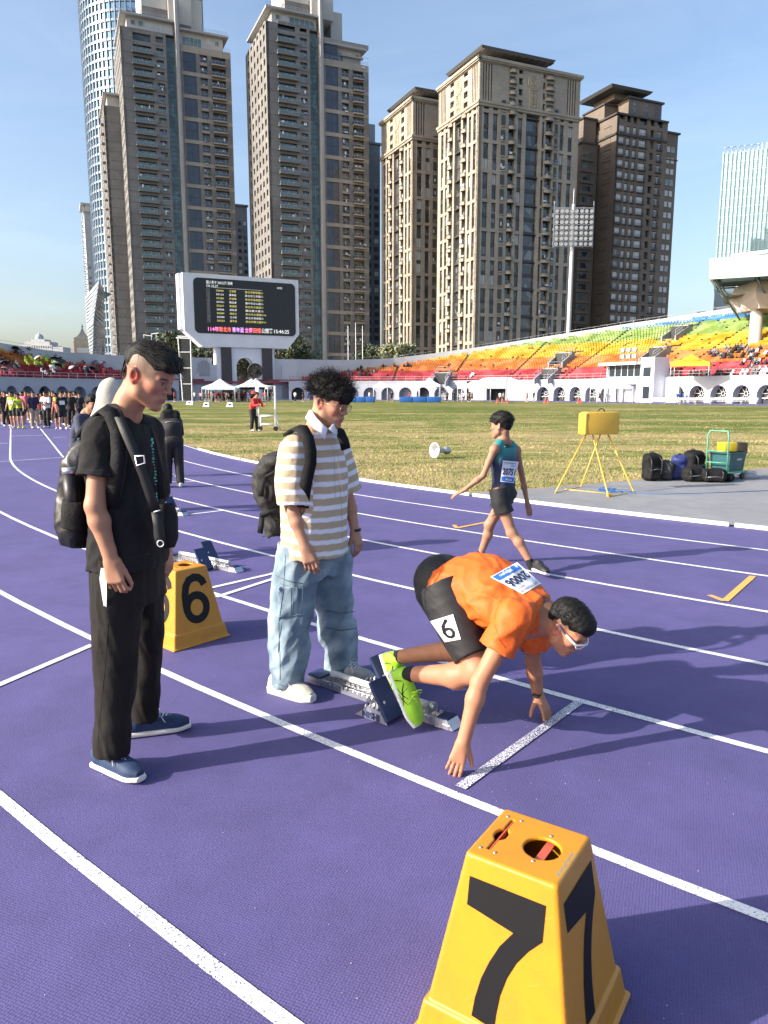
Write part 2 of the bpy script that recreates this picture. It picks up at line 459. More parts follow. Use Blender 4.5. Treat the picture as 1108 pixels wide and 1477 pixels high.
# ---------------------------------------------------------------- heads and hands
class Head:
    """o = point between the ears, f = where the nose points, u = up of the skull"""
    def __init__(s, o, f, u, sc=1.0):
        s.o = V3(o); s.f = nrm(f); u = V3(u); s.u = nrm(u-(u@s.f)*s.f); s.l = np.cross(s.u, s.f); s.sc = sc
        s.ax = [s.f, s.l, s.u]
    def w(s, f, l, u): return s.o+s.sc*(f*s.f+l*s.l+u*s.u)
    def loc(s, P):
        Q = P-s.o; return (Q@s.f)/s.sc, (Q@s.l)/s.sc, (Q@s.u)/s.sc
    def add(s, S, ears=True):
        k = s.sc; w = s.w; A = s.ax
        S.ell(w(-.008,0,.042), (.098*k,.076*k,.084*k), A, k=.02)
        S.ell(w(.034,0,-.028), (.060*k,.060*k,.082*k), A, k=.03)
        S.ell(w(.050,0,.040), (.048*k,.062*k,.050*k), A, k=.02)
        for q in (-1, 1):
            S.chain([w(.0,.056*q,-.030), w(.012,.052*q,-.062), w(.066,.018*q,-.098)], [.019*k,.018*k,.015*k], k=.03)
            S.ell(w(.062,.040*q,-.014), (.026*k,.022*k,.020*k), A, k=.025)
            S.cap(w(.088,.012*q,.028), w(.080,.046*q,.024), .009*k, .008*k, k=.014)
        S.ell(w(.080,0,-.101), (.017*k,.021*k,.015*k), A, k=.02)
        S.ell(w(.078,0,-.060), (.022*k,.030*k,.024*k), A, k=.02)
        S.chain([w(.090,0,.022), w(.099,0,.002), w(.113,0,-.022)], [.0065*k,.0075*k,.0095*k], k=.012)
        for q in (-1, 1):
            S.ell(w(.101,.0125*q,-.026), (.011*k,.0075*k,.0085*k), A, k=.008)
            S.ell(w(.106,.0065*q,-.0345), (.004*k,.003*k,.003*k), A, k=.004, op='-')
            S.ell(w(.100,.031*q,.007), (.016*k,.019*k,.012*k), A, k=.014, op='-')
            S.ell(w(.0775,.031*q,.006), (.0145*k,.0145*k,.0125*k), A, k=.004)
            S.cap(w(.088,.018*q,.011), w(.0835,.044*q,.008), .0042*k, .0036*k, k=.004)   # upper lid
            S.cap(w(.087,.019*q,.000), w(.0825,.042*q,.000), .0026*k, .0024*k, k=.004)   # lower lid
        S.chain([w(.090,-.024,-.0585), w(.1005,-.007,-.0535), w(.1005,.007,-.0535), w(.090,.024,-.0585)], [.0035*k,.0062*k,.0062*k,.0035*k], k=.006)
        S.chain([w(.090,-.021,-.0625), w(.0985,0,-.0675), w(.090,.021,-.0625)], [.0035*k,.0072*k,.0035*k], k=.006)
        S.chain([w(.097,-.023,-.0605), w(.1085,0,-.0603), w(.097,.023,-.0605)], [.0012*k,.0018*k,.0012*k], k=.003, op='-')
        if ears:
            for q in (-1, 1):
                e = w(-.012,.078*q,-.002); fe = nrm(s.f*.35+s.l*q*1.0); te = nrm(s.u*.95-s.f*.25); be = np.cross(fe, te)
                S.ell(e, (.0075*k,.019*k,.0315*k), [fe, be, te], k=.006)
                S.ell(e+fe*.006*k+s.f*.003*k, (.0065*k,.011*k,.019*k), [fe, be, te], k=.004, op='-')
                S.ell(e+te*-.026*k, (.006*k,.009*k,.009*k), [fe, be, te], k=.006)
    def paint(s, brow=(.012,.009,.008), lip=(.36,.15,.12), ear=(.42,.11,.07), buzz=None, buzzcol=(.22,.15,.10), eyes=True, dark=None):
        L = []
        def E(c, r):
            def f(P):
                a, b, d = s.loc(P); return soft(np.sqrt(((a-c[0])/r[0])**2+((np.abs(b)-c[1])/r[1])**2+((d-c[2])/r[2])**2)-1, .35)
            return f
        L.append((lambda P: 0.5*E((.06,.048,-.02),(.05,.03,.03))(P), (.44,.17,.105)))
        L.append((lambda P: 0.85*E((-.010,.080,.0),(.028,.020,.040))(P), ear))
        L.append((E((.098,.0,-.0600),(.020,.023,.0105)), lip))
        if buzz is not None: L.append((buzz, buzzcol))
        L.append((E((.086,.0315,.0245),(.022,.0225,.0042)), brow))
        if eyes:
            L.append((E((.094,.031,.0055),(.012,.0120,.0034)), (.34,.27,.23)))
            L.append((E((.095,.031,.0052),(.012,.0065,.0046)), (.012,.008,.006)))
            L.append((E((.090,.031,.0105),(.014,.0150,.0018)), (.03,.018,.012)))
        return L
def hand(S, w, f, n, th, k=1.0, curl=(20,30,20), spread=6, thumb=(40, 20), claw=None, lens=None):
    """w wrist, f direction of the palm, n back of the hand, th = +1/-1 side of the thumb (along n x f)"""
    w = V3(w); f = nrm(f); n = V3(n); n = nrm(n-(n@f)*f); t = np.cross(n, f)*th
    S.cap(w-f*.03*k, w+f*.02*k, .021*k, .022*k, k=.02, squash=(n, .75))
    pl = .085*k
    for j, off in enumerate((.026, .009, -.009, -.026)):
        S.cap(w+f*.015*k+t*off*.55*k, w+f*pl*(1-.02*abs(j-1))+t*off*k, .0155*k, .0115*k, k=.014, squash=(n, .85))
    L = lens or ((.040,.024,.019), (.044,.028,.020), (.040,.026,.019), (.031,.019,.017))
    R = (.0088, .0090, .0086, .0076)
    for j, off in enumerate((.027, .0095, -.0095, -.027)):
        p = w+f*(pl-.002*abs(j-1)*k)*1.0+t*off*k
        ang = math.radians(spread*(1.5-j)); d = nrm(f*math.cos(ang)+t*math.sin(ang))
        cs = curl[j] if isinstance(curl[0], (tuple, list)) else curl
        a = 0; r = R[j]*k
        for q in range(3):
            a += math.radians(cs[q]); dd = d*math.cos(a)-n*math.sin(a)
            p2 = p+dd*L[j][q]*k; S.cap(p, p2, r*(1.02-.04*q), r*(.97-.06*q), k=.003)
            if q == 2:
                S.ell(p2+n*math.cos(a)*r*.55-dd*.001, (.0055*k, .0045*k, .0022*k), [dd, np.cross(n, dd), n*math.cos(a)+d*math.sin(a)], k=.001)
            p = p2
    a = math.radians(thumb[0]); d = nrm(f*math.cos(a)+t*math.sin(a)-n*.35)
    p = w+f*.018*k+t*.020*k-n*.006*k; p2 = p+d*.040*k
    S.cap(p, p2, .0165*k, .0125*k, k=.014)
    d2 = nrm(d*math.cos(math.radians(thumb[1]))+f*math.sin(math.radians(thumb[1]))); p3 = p2+d2*.032*k
    S.cap(p2, p3, .0112*k, .0100*k, k=.006); d3 = nrm(d2+f*.25); p4 = p3+d3*.024*k
    S.cap(p3, p4, .0098*k, .0082*k, k=.003)
# ---------------------------------------------------------------- track geometry (metres)
TA = Vector((29.03, 38.27)); TR = 38.3; LANE = 1.22
TD = Vector((-0.445, 0.895)).normalized(); TN = Vector((TD.y, -TD.x)); TB = TA + TD*84.4
RS = TR+15.0; HALF = RS*PI/2
def tp(t, off, z=0.0):
    """point at t metres along the outline (0 = middle of the far bend, positive towards the far side), off metres outside the kerb"""
    r = TR+off
    if abs(t) <= HALF:
        a = t/RS; p = TB + TD*(r*math.cos(a)) + TN*(r*math.sin(a))
    elif abs(t) <= HALF+84.4:
        sg = 1 if t > 0 else -1; p = TB + TN*(sg*r) - TD*(abs(t)-HALF)
    else:
        sg = 1 if t > 0 else -1; a = (abs(t)-HALF-84.4)/RS; p = TA + TN*(sg*r*math.cos(a)) - TD*(r*math.sin(a))
    return Vector((p.x, p.y, z))
def tdir(t):
    a = tp(t-.1, 15); b = tp(t+.1, 15); e = (b-a).normalized(); return e, Vector((-e.y, e.x, 0))   # along, outward... (left of travel)
TOT = HALF+84.4+HALF
def t_of(px, py, off, z=None):
    """t where the sight line through a photographed point meets the offset curve"""
    r = ray(px, py); Y = 70
    while Y < 260:
        x, y = r.x/r.y*Y, Y
        q = Vector((x, y))-TA; s_ = q.dot(TD)
        if s_ > 84.4: o = (Vector((x, y))-TB).length-TR
        else: o = abs(q.dot(TN))-TR
        if o >= off: break
        Y += .1
    if s_ > 84.4:
        b = Vector((x, y))-TB; t = RS*math.atan2(b.dot(TN), b.dot(TD))
    else: t = (HALF+84.4-s_)*(1 if q.dot(TN) > 0 else -1)
    return t, Vector((x, y, CAM_H+r.z/r.y*Y))

def band(o0, o1, t0, t1, step=2.0):
    """strip between two offsets"""
    n = max(2, int(abs(t1-t0)/step)+1); vs = []; fs = []
    for i in range(n+1):
        t = t0+(t1-t0)*i/n; vs += [tuple(tp(t, o0)), tuple(tp(t, o1))]
    for i in range(n): fs.append((2*i, 2*i+1, 2*i+3, 2*i+2))
    return vs, fs

# ---------------------------------------------------------------- ground materials
def track_mat(name, base, base2, line=False, wear=0.30, off=0.0):
    m = bpy.data.materials.new(name); m.use_nodes = True; N, K = m.node_tree.nodes, m.node_tree.links; b = N['Principled BSDF']
    tc = N.new('ShaderNodeTexCoord'); mp = N.new('ShaderNodeMapping'); mp.inputs['Rotation'].default_value = (0, 0, math.radians(22))
    K.new(tc.outputs['Object'], mp.inputs['Vector'])
    vo = N.new('ShaderNodeTexVoronoi'); vo.inputs['Scale'].default_value = 100; vo.inputs['Randomness'].default_value = 0.30; vo.feature = 'F1'
    K.new(mp.outputs['Vector'], vo.inputs['Vector'])
    no = N.new('ShaderNodeTexNoise'); no.inputs['Scale'].default_value = 260; no.inputs['Detail'].default_value = 3
    K.new(tc.outputs['Object'], no.inputs['Vector'])
    big = N.new('ShaderNodeTexNoise'); big.inputs['Scale'].default_value = 0.55; big.inputs['Detail'].default_value = 7; big.inputs['Roughness'].default_value = 0.62
    K.new(tc.outputs['Object'], big.inputs['Vector'])
    cr = N.new('ShaderNodeMixRGB'); cr.inputs['Color1'].default_value = (*base, 1); cr.inputs['Color2'].default_value = (*base2, 1)
    mr = N.new('ShaderNodeMapRange'); mr.inputs['From Min'].default_value = .35; mr.inputs['From Max'].default_value = .65
    K.new(big.outputs['Fac'], mr.inputs['Value']); K.new(mr.outputs['Result'], cr.inputs['Fac'])
    # grain: pits a little darker in colour
    g = N.new('ShaderNodeMapRange'); g.inputs['From Min'].default_value = 0.0; g.inputs['From Max'].default_value = 0.9
    g.inputs['To Min'].default_value = 1.12; g.inputs['To Max'].default_value = .72
    K.new(vo.outputs['Distance'], g.inputs['Value'])
    g2 = N.new('ShaderNodeMapRange'); g2.inputs['To Min'].default_value = .72; g2.inputs['To Max'].default_value = 1.28
    K.new(no.outputs['Fac'], g2.inputs['Value'])
    mm = N.new('ShaderNodeMath'); mm.operation = 'MULTIPLY'; K.new(g.outputs['Result'], mm.inputs[0]); K.new(g2.outputs['Result'], mm.inputs[1])
    md = N.new('ShaderNodeTexNoise'); md.inputs['Scale'].default_value = 2.7; md.inputs['Detail'].default_value = 8; md.inputs['Roughness'].default_value = .72; K.new(tc.outputs['Object'], md.inputs['Vector'])
    m3 = N.new('ShaderNodeMapRange'); m3.inputs['From Min'].default_value = .3; m3.inputs['From Max'].default_value = .7; m3.inputs['To Min'].default_value = .86; m3.inputs['To Max'].default_value = 1.14; K.new(md.outputs['Fac'], m3.inputs['Value'])
    m4 = N.new('ShaderNodeMath'); m4.operation = 'MULTIPLY'; K.new(mm.outputs[0], m4.inputs[0]); K.new(m3.outputs['Result'], m4.inputs[1]); mm = m4
    sc_ = N.new('ShaderNodeVectorMath'); sc_.operation = 'SCALE'; K.new(cr.outputs['Color'], sc_.inputs[0]); K.new(mm.outputs[0], sc_.inputs['Scale'])
    out = sc_.outputs['Vector']
    if line:
        w1 = N.new('ShaderNodeTexNoise'); w1.inputs['Scale'].default_value = 150; w1.inputs['Detail'].default_value = 4; w1.inputs['Roughness'].default_value = .7
        K.new(tc.outputs['Object'], w1.inputs['Vector'])
        w2 = N.new('ShaderNodeTexNoise'); w2.inputs['Scale'].default_value = 2.2; w2.inputs['Detail'].default_value = 3
        K.new(tc.outputs['Object'], w2.inputs['Vector'])
        ad = N.new('ShaderNodeMath'); ad.operation = 'MULTIPLY_ADD'; ad.inputs[1].default_value = .16; K.new(w2.outputs['Fac'], ad.inputs[0]); K.new(w1.outputs['Fac'], ad.inputs[2])
        st = N.new('ShaderNodeMapRange'); st.inputs['From Min'].default_value = wear+.30; st.inputs['From Max'].default_value = wear+.34
        K.new(ad.outputs[0], st.inputs['Value'])
        mx = N.new('ShaderNodeMixRGB'); mx.inputs['Color2'].default_value = (*line, 1)
        K.new(st.outputs['Result'], mx.inputs['Fac']); K.new(out, mx.inputs['Color1']); out = mx.outputs['Color']
    K.new(out, b.inputs['Base Color']); b.inputs['Roughness'].default_value = .78; b.inputs['Specular IOR Level'].default_value = .35
    bp = N.new('ShaderNodeBump'); bp.inputs['Strength'].default_value = .5; bp.inputs['Distance'].default_value = .0035; bp.invert = True
    K.new(vo.outputs['Distance'], bp.inputs['Height'])
    b2 = N.new('ShaderNodeBump'); b2.inputs['Strength'].default_value = .25; b2.inputs['Distance'].default_value = .002
    K.new(no.outputs['Fac'], b2.inputs['Height']); K.new(bp.outputs['Normal'], b2.inputs['Normal']); K.new(b2.outputs['Normal'], b.inputs['Normal'])
    MATS[name] = m; return m
PUR, PUR2 = (.087, .076, .208), (.104, .090, .238)
M_track = track_mat('purple_rubber_track', PUR, PUR2)
M_line = track_mat('white_line_paint', PUR, PUR2, line=(.78, .79, .78), wear=.185)
M_worn = track_mat('worn_white_line_paint', PUR, PUR2, line=(.74, .75, .75), wear=.255)
M_yell = track_mat('yellow_line_paint', PUR, PUR2, line=(.72, .42, .08), wear=.19)

def grass_mat():
    m = bpy.data.materials.new('mown_grass'); m.use_nodes = True; N, K = m.node_tree.nodes, m.node_tree.links; b = N['Principled BSDF']
    tc = N.new('ShaderNodeTexCoord')
    def noise(scale, det, rough=.6, sx=1, rot=26):
        mp = N.new('ShaderNodeMapping'); mp.inputs['Rotation'].default_value = (0, 0, math.radians(rot)); mp.inputs['Scale'].default_value = (sx, 1, 1)
        K.new(tc.outputs['Object'], mp.inputs['Vector'])
        n = N.new('ShaderNodeTexNoise'); n.inputs['Scale'].default_value = scale; n.inputs['Detail'].default_value = det; n.inputs['Roughness'].default_value = rough
        K.new(mp.outputs['Vector'], n.inputs['Vector']); return n
    a = noise(.20, 8, .66, .30, -4); f = noise(1.6, 6, .7, .5, 0); g = noise(26, 4, .7); h = noise(120, 2, .7)
    r = N.new('ShaderNodeValToRGB'); e = r.color_ramp.elements
    e[0].position = .42; e[0].color = (.085, .125, .022, 1); e[1].position = .60; e[1].color = (.38, .29, .14, 1)
    e.new(.495).color = (.145, .165, .040, 1); e.new(.545).color = (.27, .235, .09, 1)
    ad = N.new('ShaderNodeMath'); ad.operation = 'MULTIPLY_ADD'; ad.inputs[1].default_value = .50; K.new(f.outputs['Fac'], ad.inputs[0])
    a2 = N.new('ShaderNodeMath'); a2.operation = 'MULTIPLY'; a2.inputs[1].default_value = .60; K.new(a.outputs['Fac'], a2.inputs[0]); K.new(a2.outputs[0], ad.inputs[2])
    # the worn part of the pitch lies near the bend kerb: drier towards it
    gx = N.new('ShaderNodeVectorMath'); gx.operation = 'DISTANCE'; gx.inputs[1].default_value = (TB.x+6, TB.y-4, 0); K.new(tc.outputs['Object'], gx.inputs[0])
    dr = N.new('ShaderNodeMapRange'); dr.inputs['From Min'].default_value = 62; dr.inputs['From Max'].default_value = 100; dr.inputs['To Min'].default_value = -.055; dr.inputs['To Max'].default_value = .045
    K.new(gx.outputs['Value'], dr.inputs['Value'])
    a3 = N.new('ShaderNodeMath'); a3.operation = 'ADD'; K.new(ad.outputs[0], a3.inputs[0]); K.new(dr.outputs['Result'], a3.inputs[1])
    K.new(a3.outputs[0], r.inputs['Fac'])
    m1 = N.new('ShaderNodeMapRange'); m1.inputs['From Min'].default_value = .3; m1.inputs['From Max'].default_value = .7; m1.inputs['To Min'].default_value = .62; m1.inputs['To Max'].default_value = 1.35; K.new(g.outputs['Fac'], m1.inputs['Value'])
    m2 = N.new('ShaderNodeMapRange'); m2.inputs['From Min'].default_value = .3; m2.inputs['From Max'].default_value = .7; m2.inputs['To Min'].default_value = .7; m2.inputs['To Max'].default_value = 1.3; K.new(h.outputs['Fac'], m2.inputs['Value'])
    mm = N.new('ShaderNodeMath'); mm.operation = 'MULTIPLY'; K.new(m1.outputs['Result'], mm.inputs[0]); K.new(m2.outputs['Result'], mm.inputs[1])
    s = N.new('ShaderNodeVectorMath'); s.operation = 'SCALE'; K.new(r.outputs['Color'], s.inputs[0]); K.new(mm.outputs[0], s.inputs['Scale'])
    K.new(s.outputs['Vector'], b.inputs['Base Color']); b.inputs['Roughness'].default_value = .9; b.inputs['Specular IOR Level'].default_value = .15
    bp = N.new('ShaderNodeBump'); bp.inputs['Strength'].default_value = .9; bp.inputs['Distance'].default_value = .035
    K.new(g.outputs['Fac'], bp.inputs['Height']); K.new(bp.outputs['Normal'], b.inputs['Normal'])
    return m
M_grass = grass_mat()
M_pad = track_mat('grey_rubber_surface', (.215, .22, .235), (.26, .265, .275))
M_asph = mat('grey_asphalt', (.12, .12, .12), .9, var=.2, vscale=.5)
M_conc = mat('weathered_concrete', (.50, .50, .50), .85, var=.14, vscale=.35, detail=8)
M_white = mat('white_painted_wall', (.74, .755, .78), .7, var=.07, vscale=.3, detail=8)
M_whitem = mat('white_metal', (.72, .73, .74), .4, var=.05)
M_alu = mat('brushed_aluminium', (.62, .63, .65), .32, metal=.85, var=.08, vscale=30)
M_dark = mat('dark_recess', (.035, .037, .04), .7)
M_black = mat('black_plastic', (.012, .012, .013), .45)
M_steel = mat('galvanised_steel', (.45, .46, .48), .4, metal=.7)

# ---------------------------------------------------------------- sheets
g = MB(); g.add([(-2500, -60, -.03), (2500, -60, -.03), (2500, 4200, -.03), (-2500, 4200, -.03)], [(0, 1, 2, 3)])
g.build('ground', M_asph, kind='structure')
def closed(off, n_arc=96):
    pts = []
    for i in range(n_arc+1):
        a = PI/2-PI*i/n_arc; pts.append(TB+TD*((TR+off)*math.cos(a))+TN*((TR+off)*math.sin(a)))
    for i in range(n_arc+1):
        a = PI/2-PI*i/n_arc; pts.append(TA-TD*((TR+off)*math.cos(a))-TN*((TR+off)*math.sin(a)))
    return pts
g = MB(); P = closed(17.5); g.add([(p.x, p.y, 0) for p in P], [tuple(range(len(P)))[::-1]])
o = g.build('running_track', M_track, kind='structure')
g = MB(); P = closed(-.10, 160); g.add([(p.x, p.y, .004) for p in P], [tuple(range(len(P)))[::-1]])
g.build('infield_lawn', M_grass, kind='structure')
# grey rubber apron inside the bend
e0, e1, e2 = atz(676, 711.5), atz(790, 704.5), atz(1108, 676)
dd = (e2-e1).normalized(); far = e2+dd*26
poly = [e0, e1, e2, far]
k0 = []
for i in range(60):
    a = math.atan2(-(far.y-TA.y), -(far.x-TA.x))
ang = lambda p: math.atan2(p.y-TA.y, p.x-TA.x)
a0, a1 = ang(e0), -PI/2+.62
for i in range(49):
    a = a1+(a0+2*PI-a1 if a0 < a1-PI else a0-a1)*i/48
    k0.append(Vector((TA.x+(TR-.1)*math.cos(a), TA.y+(TR-.1)*math.sin(a), 0)))
poly = [e0, e1, e2, far]+k0[:-1]
g = MB(); g.add([(p.x, p.y, .010) for p in poly], [tuple(range(len(poly)))[::-1]])
o = g.build('grey_apron', M_pad, kind='structure')
if o.data.polygons[0].normal.z < 0: o.data.flip_normals()

# ---------------------------------------------------------------- painted lines
lines = MB()
for k in range(1, 9):
    off = LANE*k
    vs, fs = band(off-.025, off+.025, -TOT-0.0, TOT, 1.0)
    lines.add([(x, y, .004) for x, y, z in vs], fs)
lines.build('lane_lines', M_line, kind='structure')
def stroke(pts, w, z, name, m):
    g = MB()
    for a, b in zip(pts[:-1], pts[1:]):
        e = (b-a).normalized(); q = Vector((-e.y, e.x, 0))*w/2
        g.add([tuple(a-q+Vector((0, 0, z))), tuple(b-q+Vector((0, 0, z))), tuple(b+q+Vector((0, 0, z))), tuple(a+q+Vector((0, 0, z)))], [(0, 1, 2, 3)]); z += .0004
    return g.build(name, m, kind='structure')
stroke([atz(664, 1137), atz(835, 1013.5)], .052, .0055, 'start_line', M_worn)
stroke([atz(-60, 1014), atz(133, 931)], .05, .0055, 'start_line', M_line)
stroke([atz(300, 849.5), atz(391, 828.5), atz(418, 820)], .05, .0055, 'start_line', M_line)
stroke([atz(312, 862), atz(393, 836), atz(425, 824)], .05, .0065, 'start_line', M_line)
stroke([atz(-20, 667.5), atz(89, 660)], .05, .0055, 'start_line', M_line)
stroke([atz(235, 747), atz(323, 736.5)], .05, .0055, 'start_line', M_line)
stroke([atz(205, 696), atz(281, 695)], .04, .0055, 'exchange_mark', M_line)
stroke([atz(18, 629), atz(62, 628.6)], .10, .0055, 'exchange_mark', M_line)
stroke([atz(77, 631), atz(96, 630.6)], .10, .0055, 'exchange_mark', M_line)
stroke([atz(0, 639.8), atz(11, 639.6)], .10, .0055, 'exchange_mark', M_line)
stroke([atz(1023, 859), atz(1045.5, 867.5), atz(1086, 831.5)], .055, .0055, 'yellow_lane_mark', M_yell)
stroke([atz(655, 757.5), atz(659, 762), atz(700, 754)], .055, .0055, 'yellow_lane_mark', M_yell)
# chips of white paint and grit lying on the rubber
g = MB(); rr = random.Random(3)
for i in range(150):
    px, py = rr.uniform(60, 1108), rr.uniform(760, 1477)**1.0
    if i > 95: px, py = rr.gauss(720, 60), rr.gauss(1080, 38)
    p = atz(px, py); r = rr.uniform(.0006, .0019)
    g.lathe([(0.0001, .001), (r, .001), (r*.7, .001+r*.6), (0.0001, .001+r*.8)], 5, M=Matrix.Translation((p.x, p.y, .002))@Matrix.Rotation(rr.random()*6, 4, 'Z'))
g.build('paint_chips', mat('white_chip', (.7, .7, .68), .7), kind='stuff', label='tiny white paint chips scattered on the purple track', )

# ---------------------------------------------------------------- kerb rail round the infield
root = thing('kerb_rail', 'low white metal kerb rail between the track and the infield', 'kerb', (0, 0, 0))
tq = [t_of(*p, 0.0)[0] for p in ((286, 648),)]
pk = atz(284, 648.6); a_st = math.atan2(pk.y-TA.y, pk.x-TA.x)
a = a_st if a_st > 0 else a_st+2*PI
i = 0
while a < 2*PI-.35:
    L = 3.93/TR; n = 6; prof = [(-.026, .0), (-.026, .038), (-.018, .046), (.018, .046), (.026, .038), (.026, .0)]
    g = MB(); vs = []; fs = []
    for j in range(n+1):
        w = a+L*j/n
        for (o_, z) in prof: vs.append((TA.x+(TR-.02+o_)*math.cos(w), TA.y+(TR-.02+o_)*math.sin(w), z+.006))
    for j in range(n):
        for q in range(5): fs.append((j*6+q, j*6+q+1, (j+1)*6+q+1, (j+1)*6+q))
    fs += [tuple(range(6))[::-1], tuple(range(n*6, n*6+6))]
    g.add(vs, fs)
    w = a+L*.985
    g.build('rail_segment', M_whitem, root)
    a += 4.0/TR; i += 1
vs, fs = [], []
for j in range(300):
    w = 2.1+4.0*j/299
    vs += [(TA.x+(TR+.02)*math.cos(w), TA.y+(TR+.02)*math.sin(w), .0045), (TA.x+(TR+.075)*math.cos(w), TA.y+(TR+.075)*math.sin(w), .0045)]
for j in range(299): fs.append((2*j, 2*j+1, 2*j+3, 2*j+2))
# painted line where the rail is missing
vs, fs = band(-.03, .03, -HALF-84.4-3, TOT, 1.0)
MB().add([(x, y, .0085) for x, y, z in vs], fs).build('inner_edge_line', M_line, kind='structure')

# ---------------------------------------------------------------- grass tufts along the near edge of the lawn
g = MB(); rr = random.Random(5); cnt = 0
vs = []; fs = []
e1_, dd_ = e1, dd
while cnt < 26000:
    px = rr.uniform(250, 1120); py = 590+(125)*rr.random()**0.8
    p = atz(px, py)
    if (Vector((p.x, p.y))-TA).length > TR-.15: continue
    if px > 676:
        yl = 711.5+(704.5-711.5)*(px-676)/114 if px < 790 else 704.5+(676-704.5)*(px-790)/318
        if py > yl-1: continue
    cnt += 1
    h = rr.uniform(.018, .05); a = rr.random()*6.28; w = .004+.0005*p.y; b = rr.uniform(-.02, .02)
    k = len(vs); ca, sa = math.cos(a)*w, math.sin(a)*w
    vs += [(p.x-ca, p.y-sa, .003), (p.x+ca, p.y+sa, .003), (p.x+b, p.y+rr.uniform(-.02, .02), h)]
    fs.append((k, k+1, k+2))
g.add(vs, fs)
M_blade = mat('grass_blade', (.17, .22, .06), .8, var=.3, vscale=.5, color2=(.38, .33, .15), spec=.2)
g.build('grass', M_blade, kind='stuff', label='short blades of grass on the infield lawn')
# ---------------------------------------------------------------- arcade wall and seating
T0, T1 = -84.0, 168.0
BAY = 4.0
M_wallw = mat('white_plaster', (.46, .48, .51), .8, var=.09, vscale=.25, detail=9)
M_grey = mat('grey_plaster', (.30, .31, .33), .8, var=.12, vscale=.4)
arc = thing('arcade_wall', 'long white arcade wall with round arches below the stadium seats', 'wall', (0, 0, 0))
def bay_mesh(w, deep=1.3, H=4.0, solid=False):
    g = MB(); hw = w/2; r = w*.36; zs = 1.25
    if solid:
        g.box(-hw, hw, 0, .25, 0, H); g.box(-hw, hw, -.06, 0, H-.25, H); return g.mesh('bay', [M_wallw, M_grey])
    n = 12; arcp = [(r*math.cos(PI-PI*i/n), zs+r*math.sin(PI-PI*i/n)) for i in range(n+1)]
    hole = [(-r, 0)]+arcp+[(r, 0)]
    for y, fl in ((0, 0),):
        vs = []; fs = []
        outer = [(-hw, 0)]+[(-hw+2*hw*i/n, H) for i in range(n+1)]+[(hw, 0)]
        for (x, z) in hole: vs.append((x, y, z))
        for (x, z) in outer: vs.append((x, y, z))
        m = len(hole)
        for i in range(m-1): fs.append((i, m+i, m+i+1, i+1))
        g.add(vs, [tuple(reversed(f)) for f in fs], 0)
    vs = [(x, 0, z) for x, z in hole]+[(x, deep, z) for x, z in hole]; m = len(hole)
    g.add(vs, [(i, i+1, m+i+1, m+i) for i in range(m-1)], 0)
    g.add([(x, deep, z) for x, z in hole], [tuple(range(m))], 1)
    g.box(-hw, hw, -.06, 0, H-.28, H-.02)
    return g.mesh('bay', [M_wallw, M_grey])
bays = {}
booth_t, _ = t_of(917, 578, 15); gate_t, _ = t_of(718, 578, 15); board_t = 0
nb = int((T1-T0)/BAY)
M_dglass = mat('dark_window_glass', (.03, .04, .05), .12, spec=.6, var=.2)
wheel = MB()
for a in range(8):
    w = PI*2*a/8; wheel.tube([(0.25*math.cos(w), 1.05, 1.45+.25*math.sin(w)), (1.25*math.cos(w), 1.05, 1.45+1.25*math.sin(w))], .035, 5)
wheel.tube([(.30*math.cos(2*PI*a/12), 1.05, 1.45+.30*math.sin(2*PI*a/12)) for a in range(13)], .04, 5)
wheel.tube([(1.30*math.cos(PI*a/12), 1.05, 1.35+1.30*math.sin(PI*a/12)) for a in range(13)], .05, 5)
wheel.box(-1.3, 1.3, 1.03, 1.09, .75, .85)
wheel_me = wheel.mesh('arch_grille', [M_whitem])
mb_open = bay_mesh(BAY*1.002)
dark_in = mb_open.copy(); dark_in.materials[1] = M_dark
for i in range(nb):
    t = T0+(i+.5)*BAY
    if abs(t-gate_t) < BAY*1.4 or abs(t-booth_t) < BAY*1.2 or abs(t) < BAY*2.6: continue
    p = tp(t, 15); e, _n = tdir(t); ang_ = math.atan2(e.y, e.x)
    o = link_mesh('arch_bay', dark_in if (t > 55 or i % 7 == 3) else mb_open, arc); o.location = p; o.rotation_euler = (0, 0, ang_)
    if t > 42:
        q = link_mesh('arch_grille', wheel_me, o)
# seats: rows climb outwards
def z_seat(t):
    a = abs(t); return float(np.interp(a, [0, 14, 22, 33, 40, 50, 61, 73, 84, 110, 170], [4.4, 4.6, 5.6, 7.3, 8.7, 10.7, 12.9, 14.7, 15.5, 16.6, 18.4]))
def z_wall(t):
    a = abs(t)
    return float(np.interp(a, [0, 24, 33, 40, 50, 61, 73, 84, 110, 170], [8.9, 8.9, 9.3, 10.3, 12.0, 14.1, 15.9, 16.8, 17.9, 19.9]))
SL = 0.5
def off_of(z): return 15.6+(z-4.0)/SL
stand = thing('seating_bowl', 'curving stand of rainbow coloured stadium seats rising behind the arcade wall', 'grandstand', (0, 0, 0))
M_step = mat('concrete_step', (.42, .36, .30), .85, var=.15, vscale=.5)
cols_R = dict(red=(.30, .032, .045), orange=(.36, .115, .025), yellow=(.40, .225, .014), green=(.16, .235, .06), blue=(.04, .14, .31))
def seat_mat(n, c):
    m = mat(n, c, .85, var=.30, vscale=.42, detail=9, spec=.15, color2=tuple(min(1, x*1.12+.03) for x in c)); return m
seatm = [seat_mat('seat_'+k, v) for k, v in cols_R.items()]
def seat_band(z):
    return 0 if z < 5.75 else 1 if z < 8.3 else 2 if z < 11.5 else 3 if z < 14.1 else 4
RZ, RO = .42, .84      # rise and depth of one row
vo_px = [(641, 546), (818.5, 518), (799, 541), (957, 511), (988, 480)]
vom = []
steps = {k: MB() for k in range(5)}; seats = {k: MB() for k in range(5)}
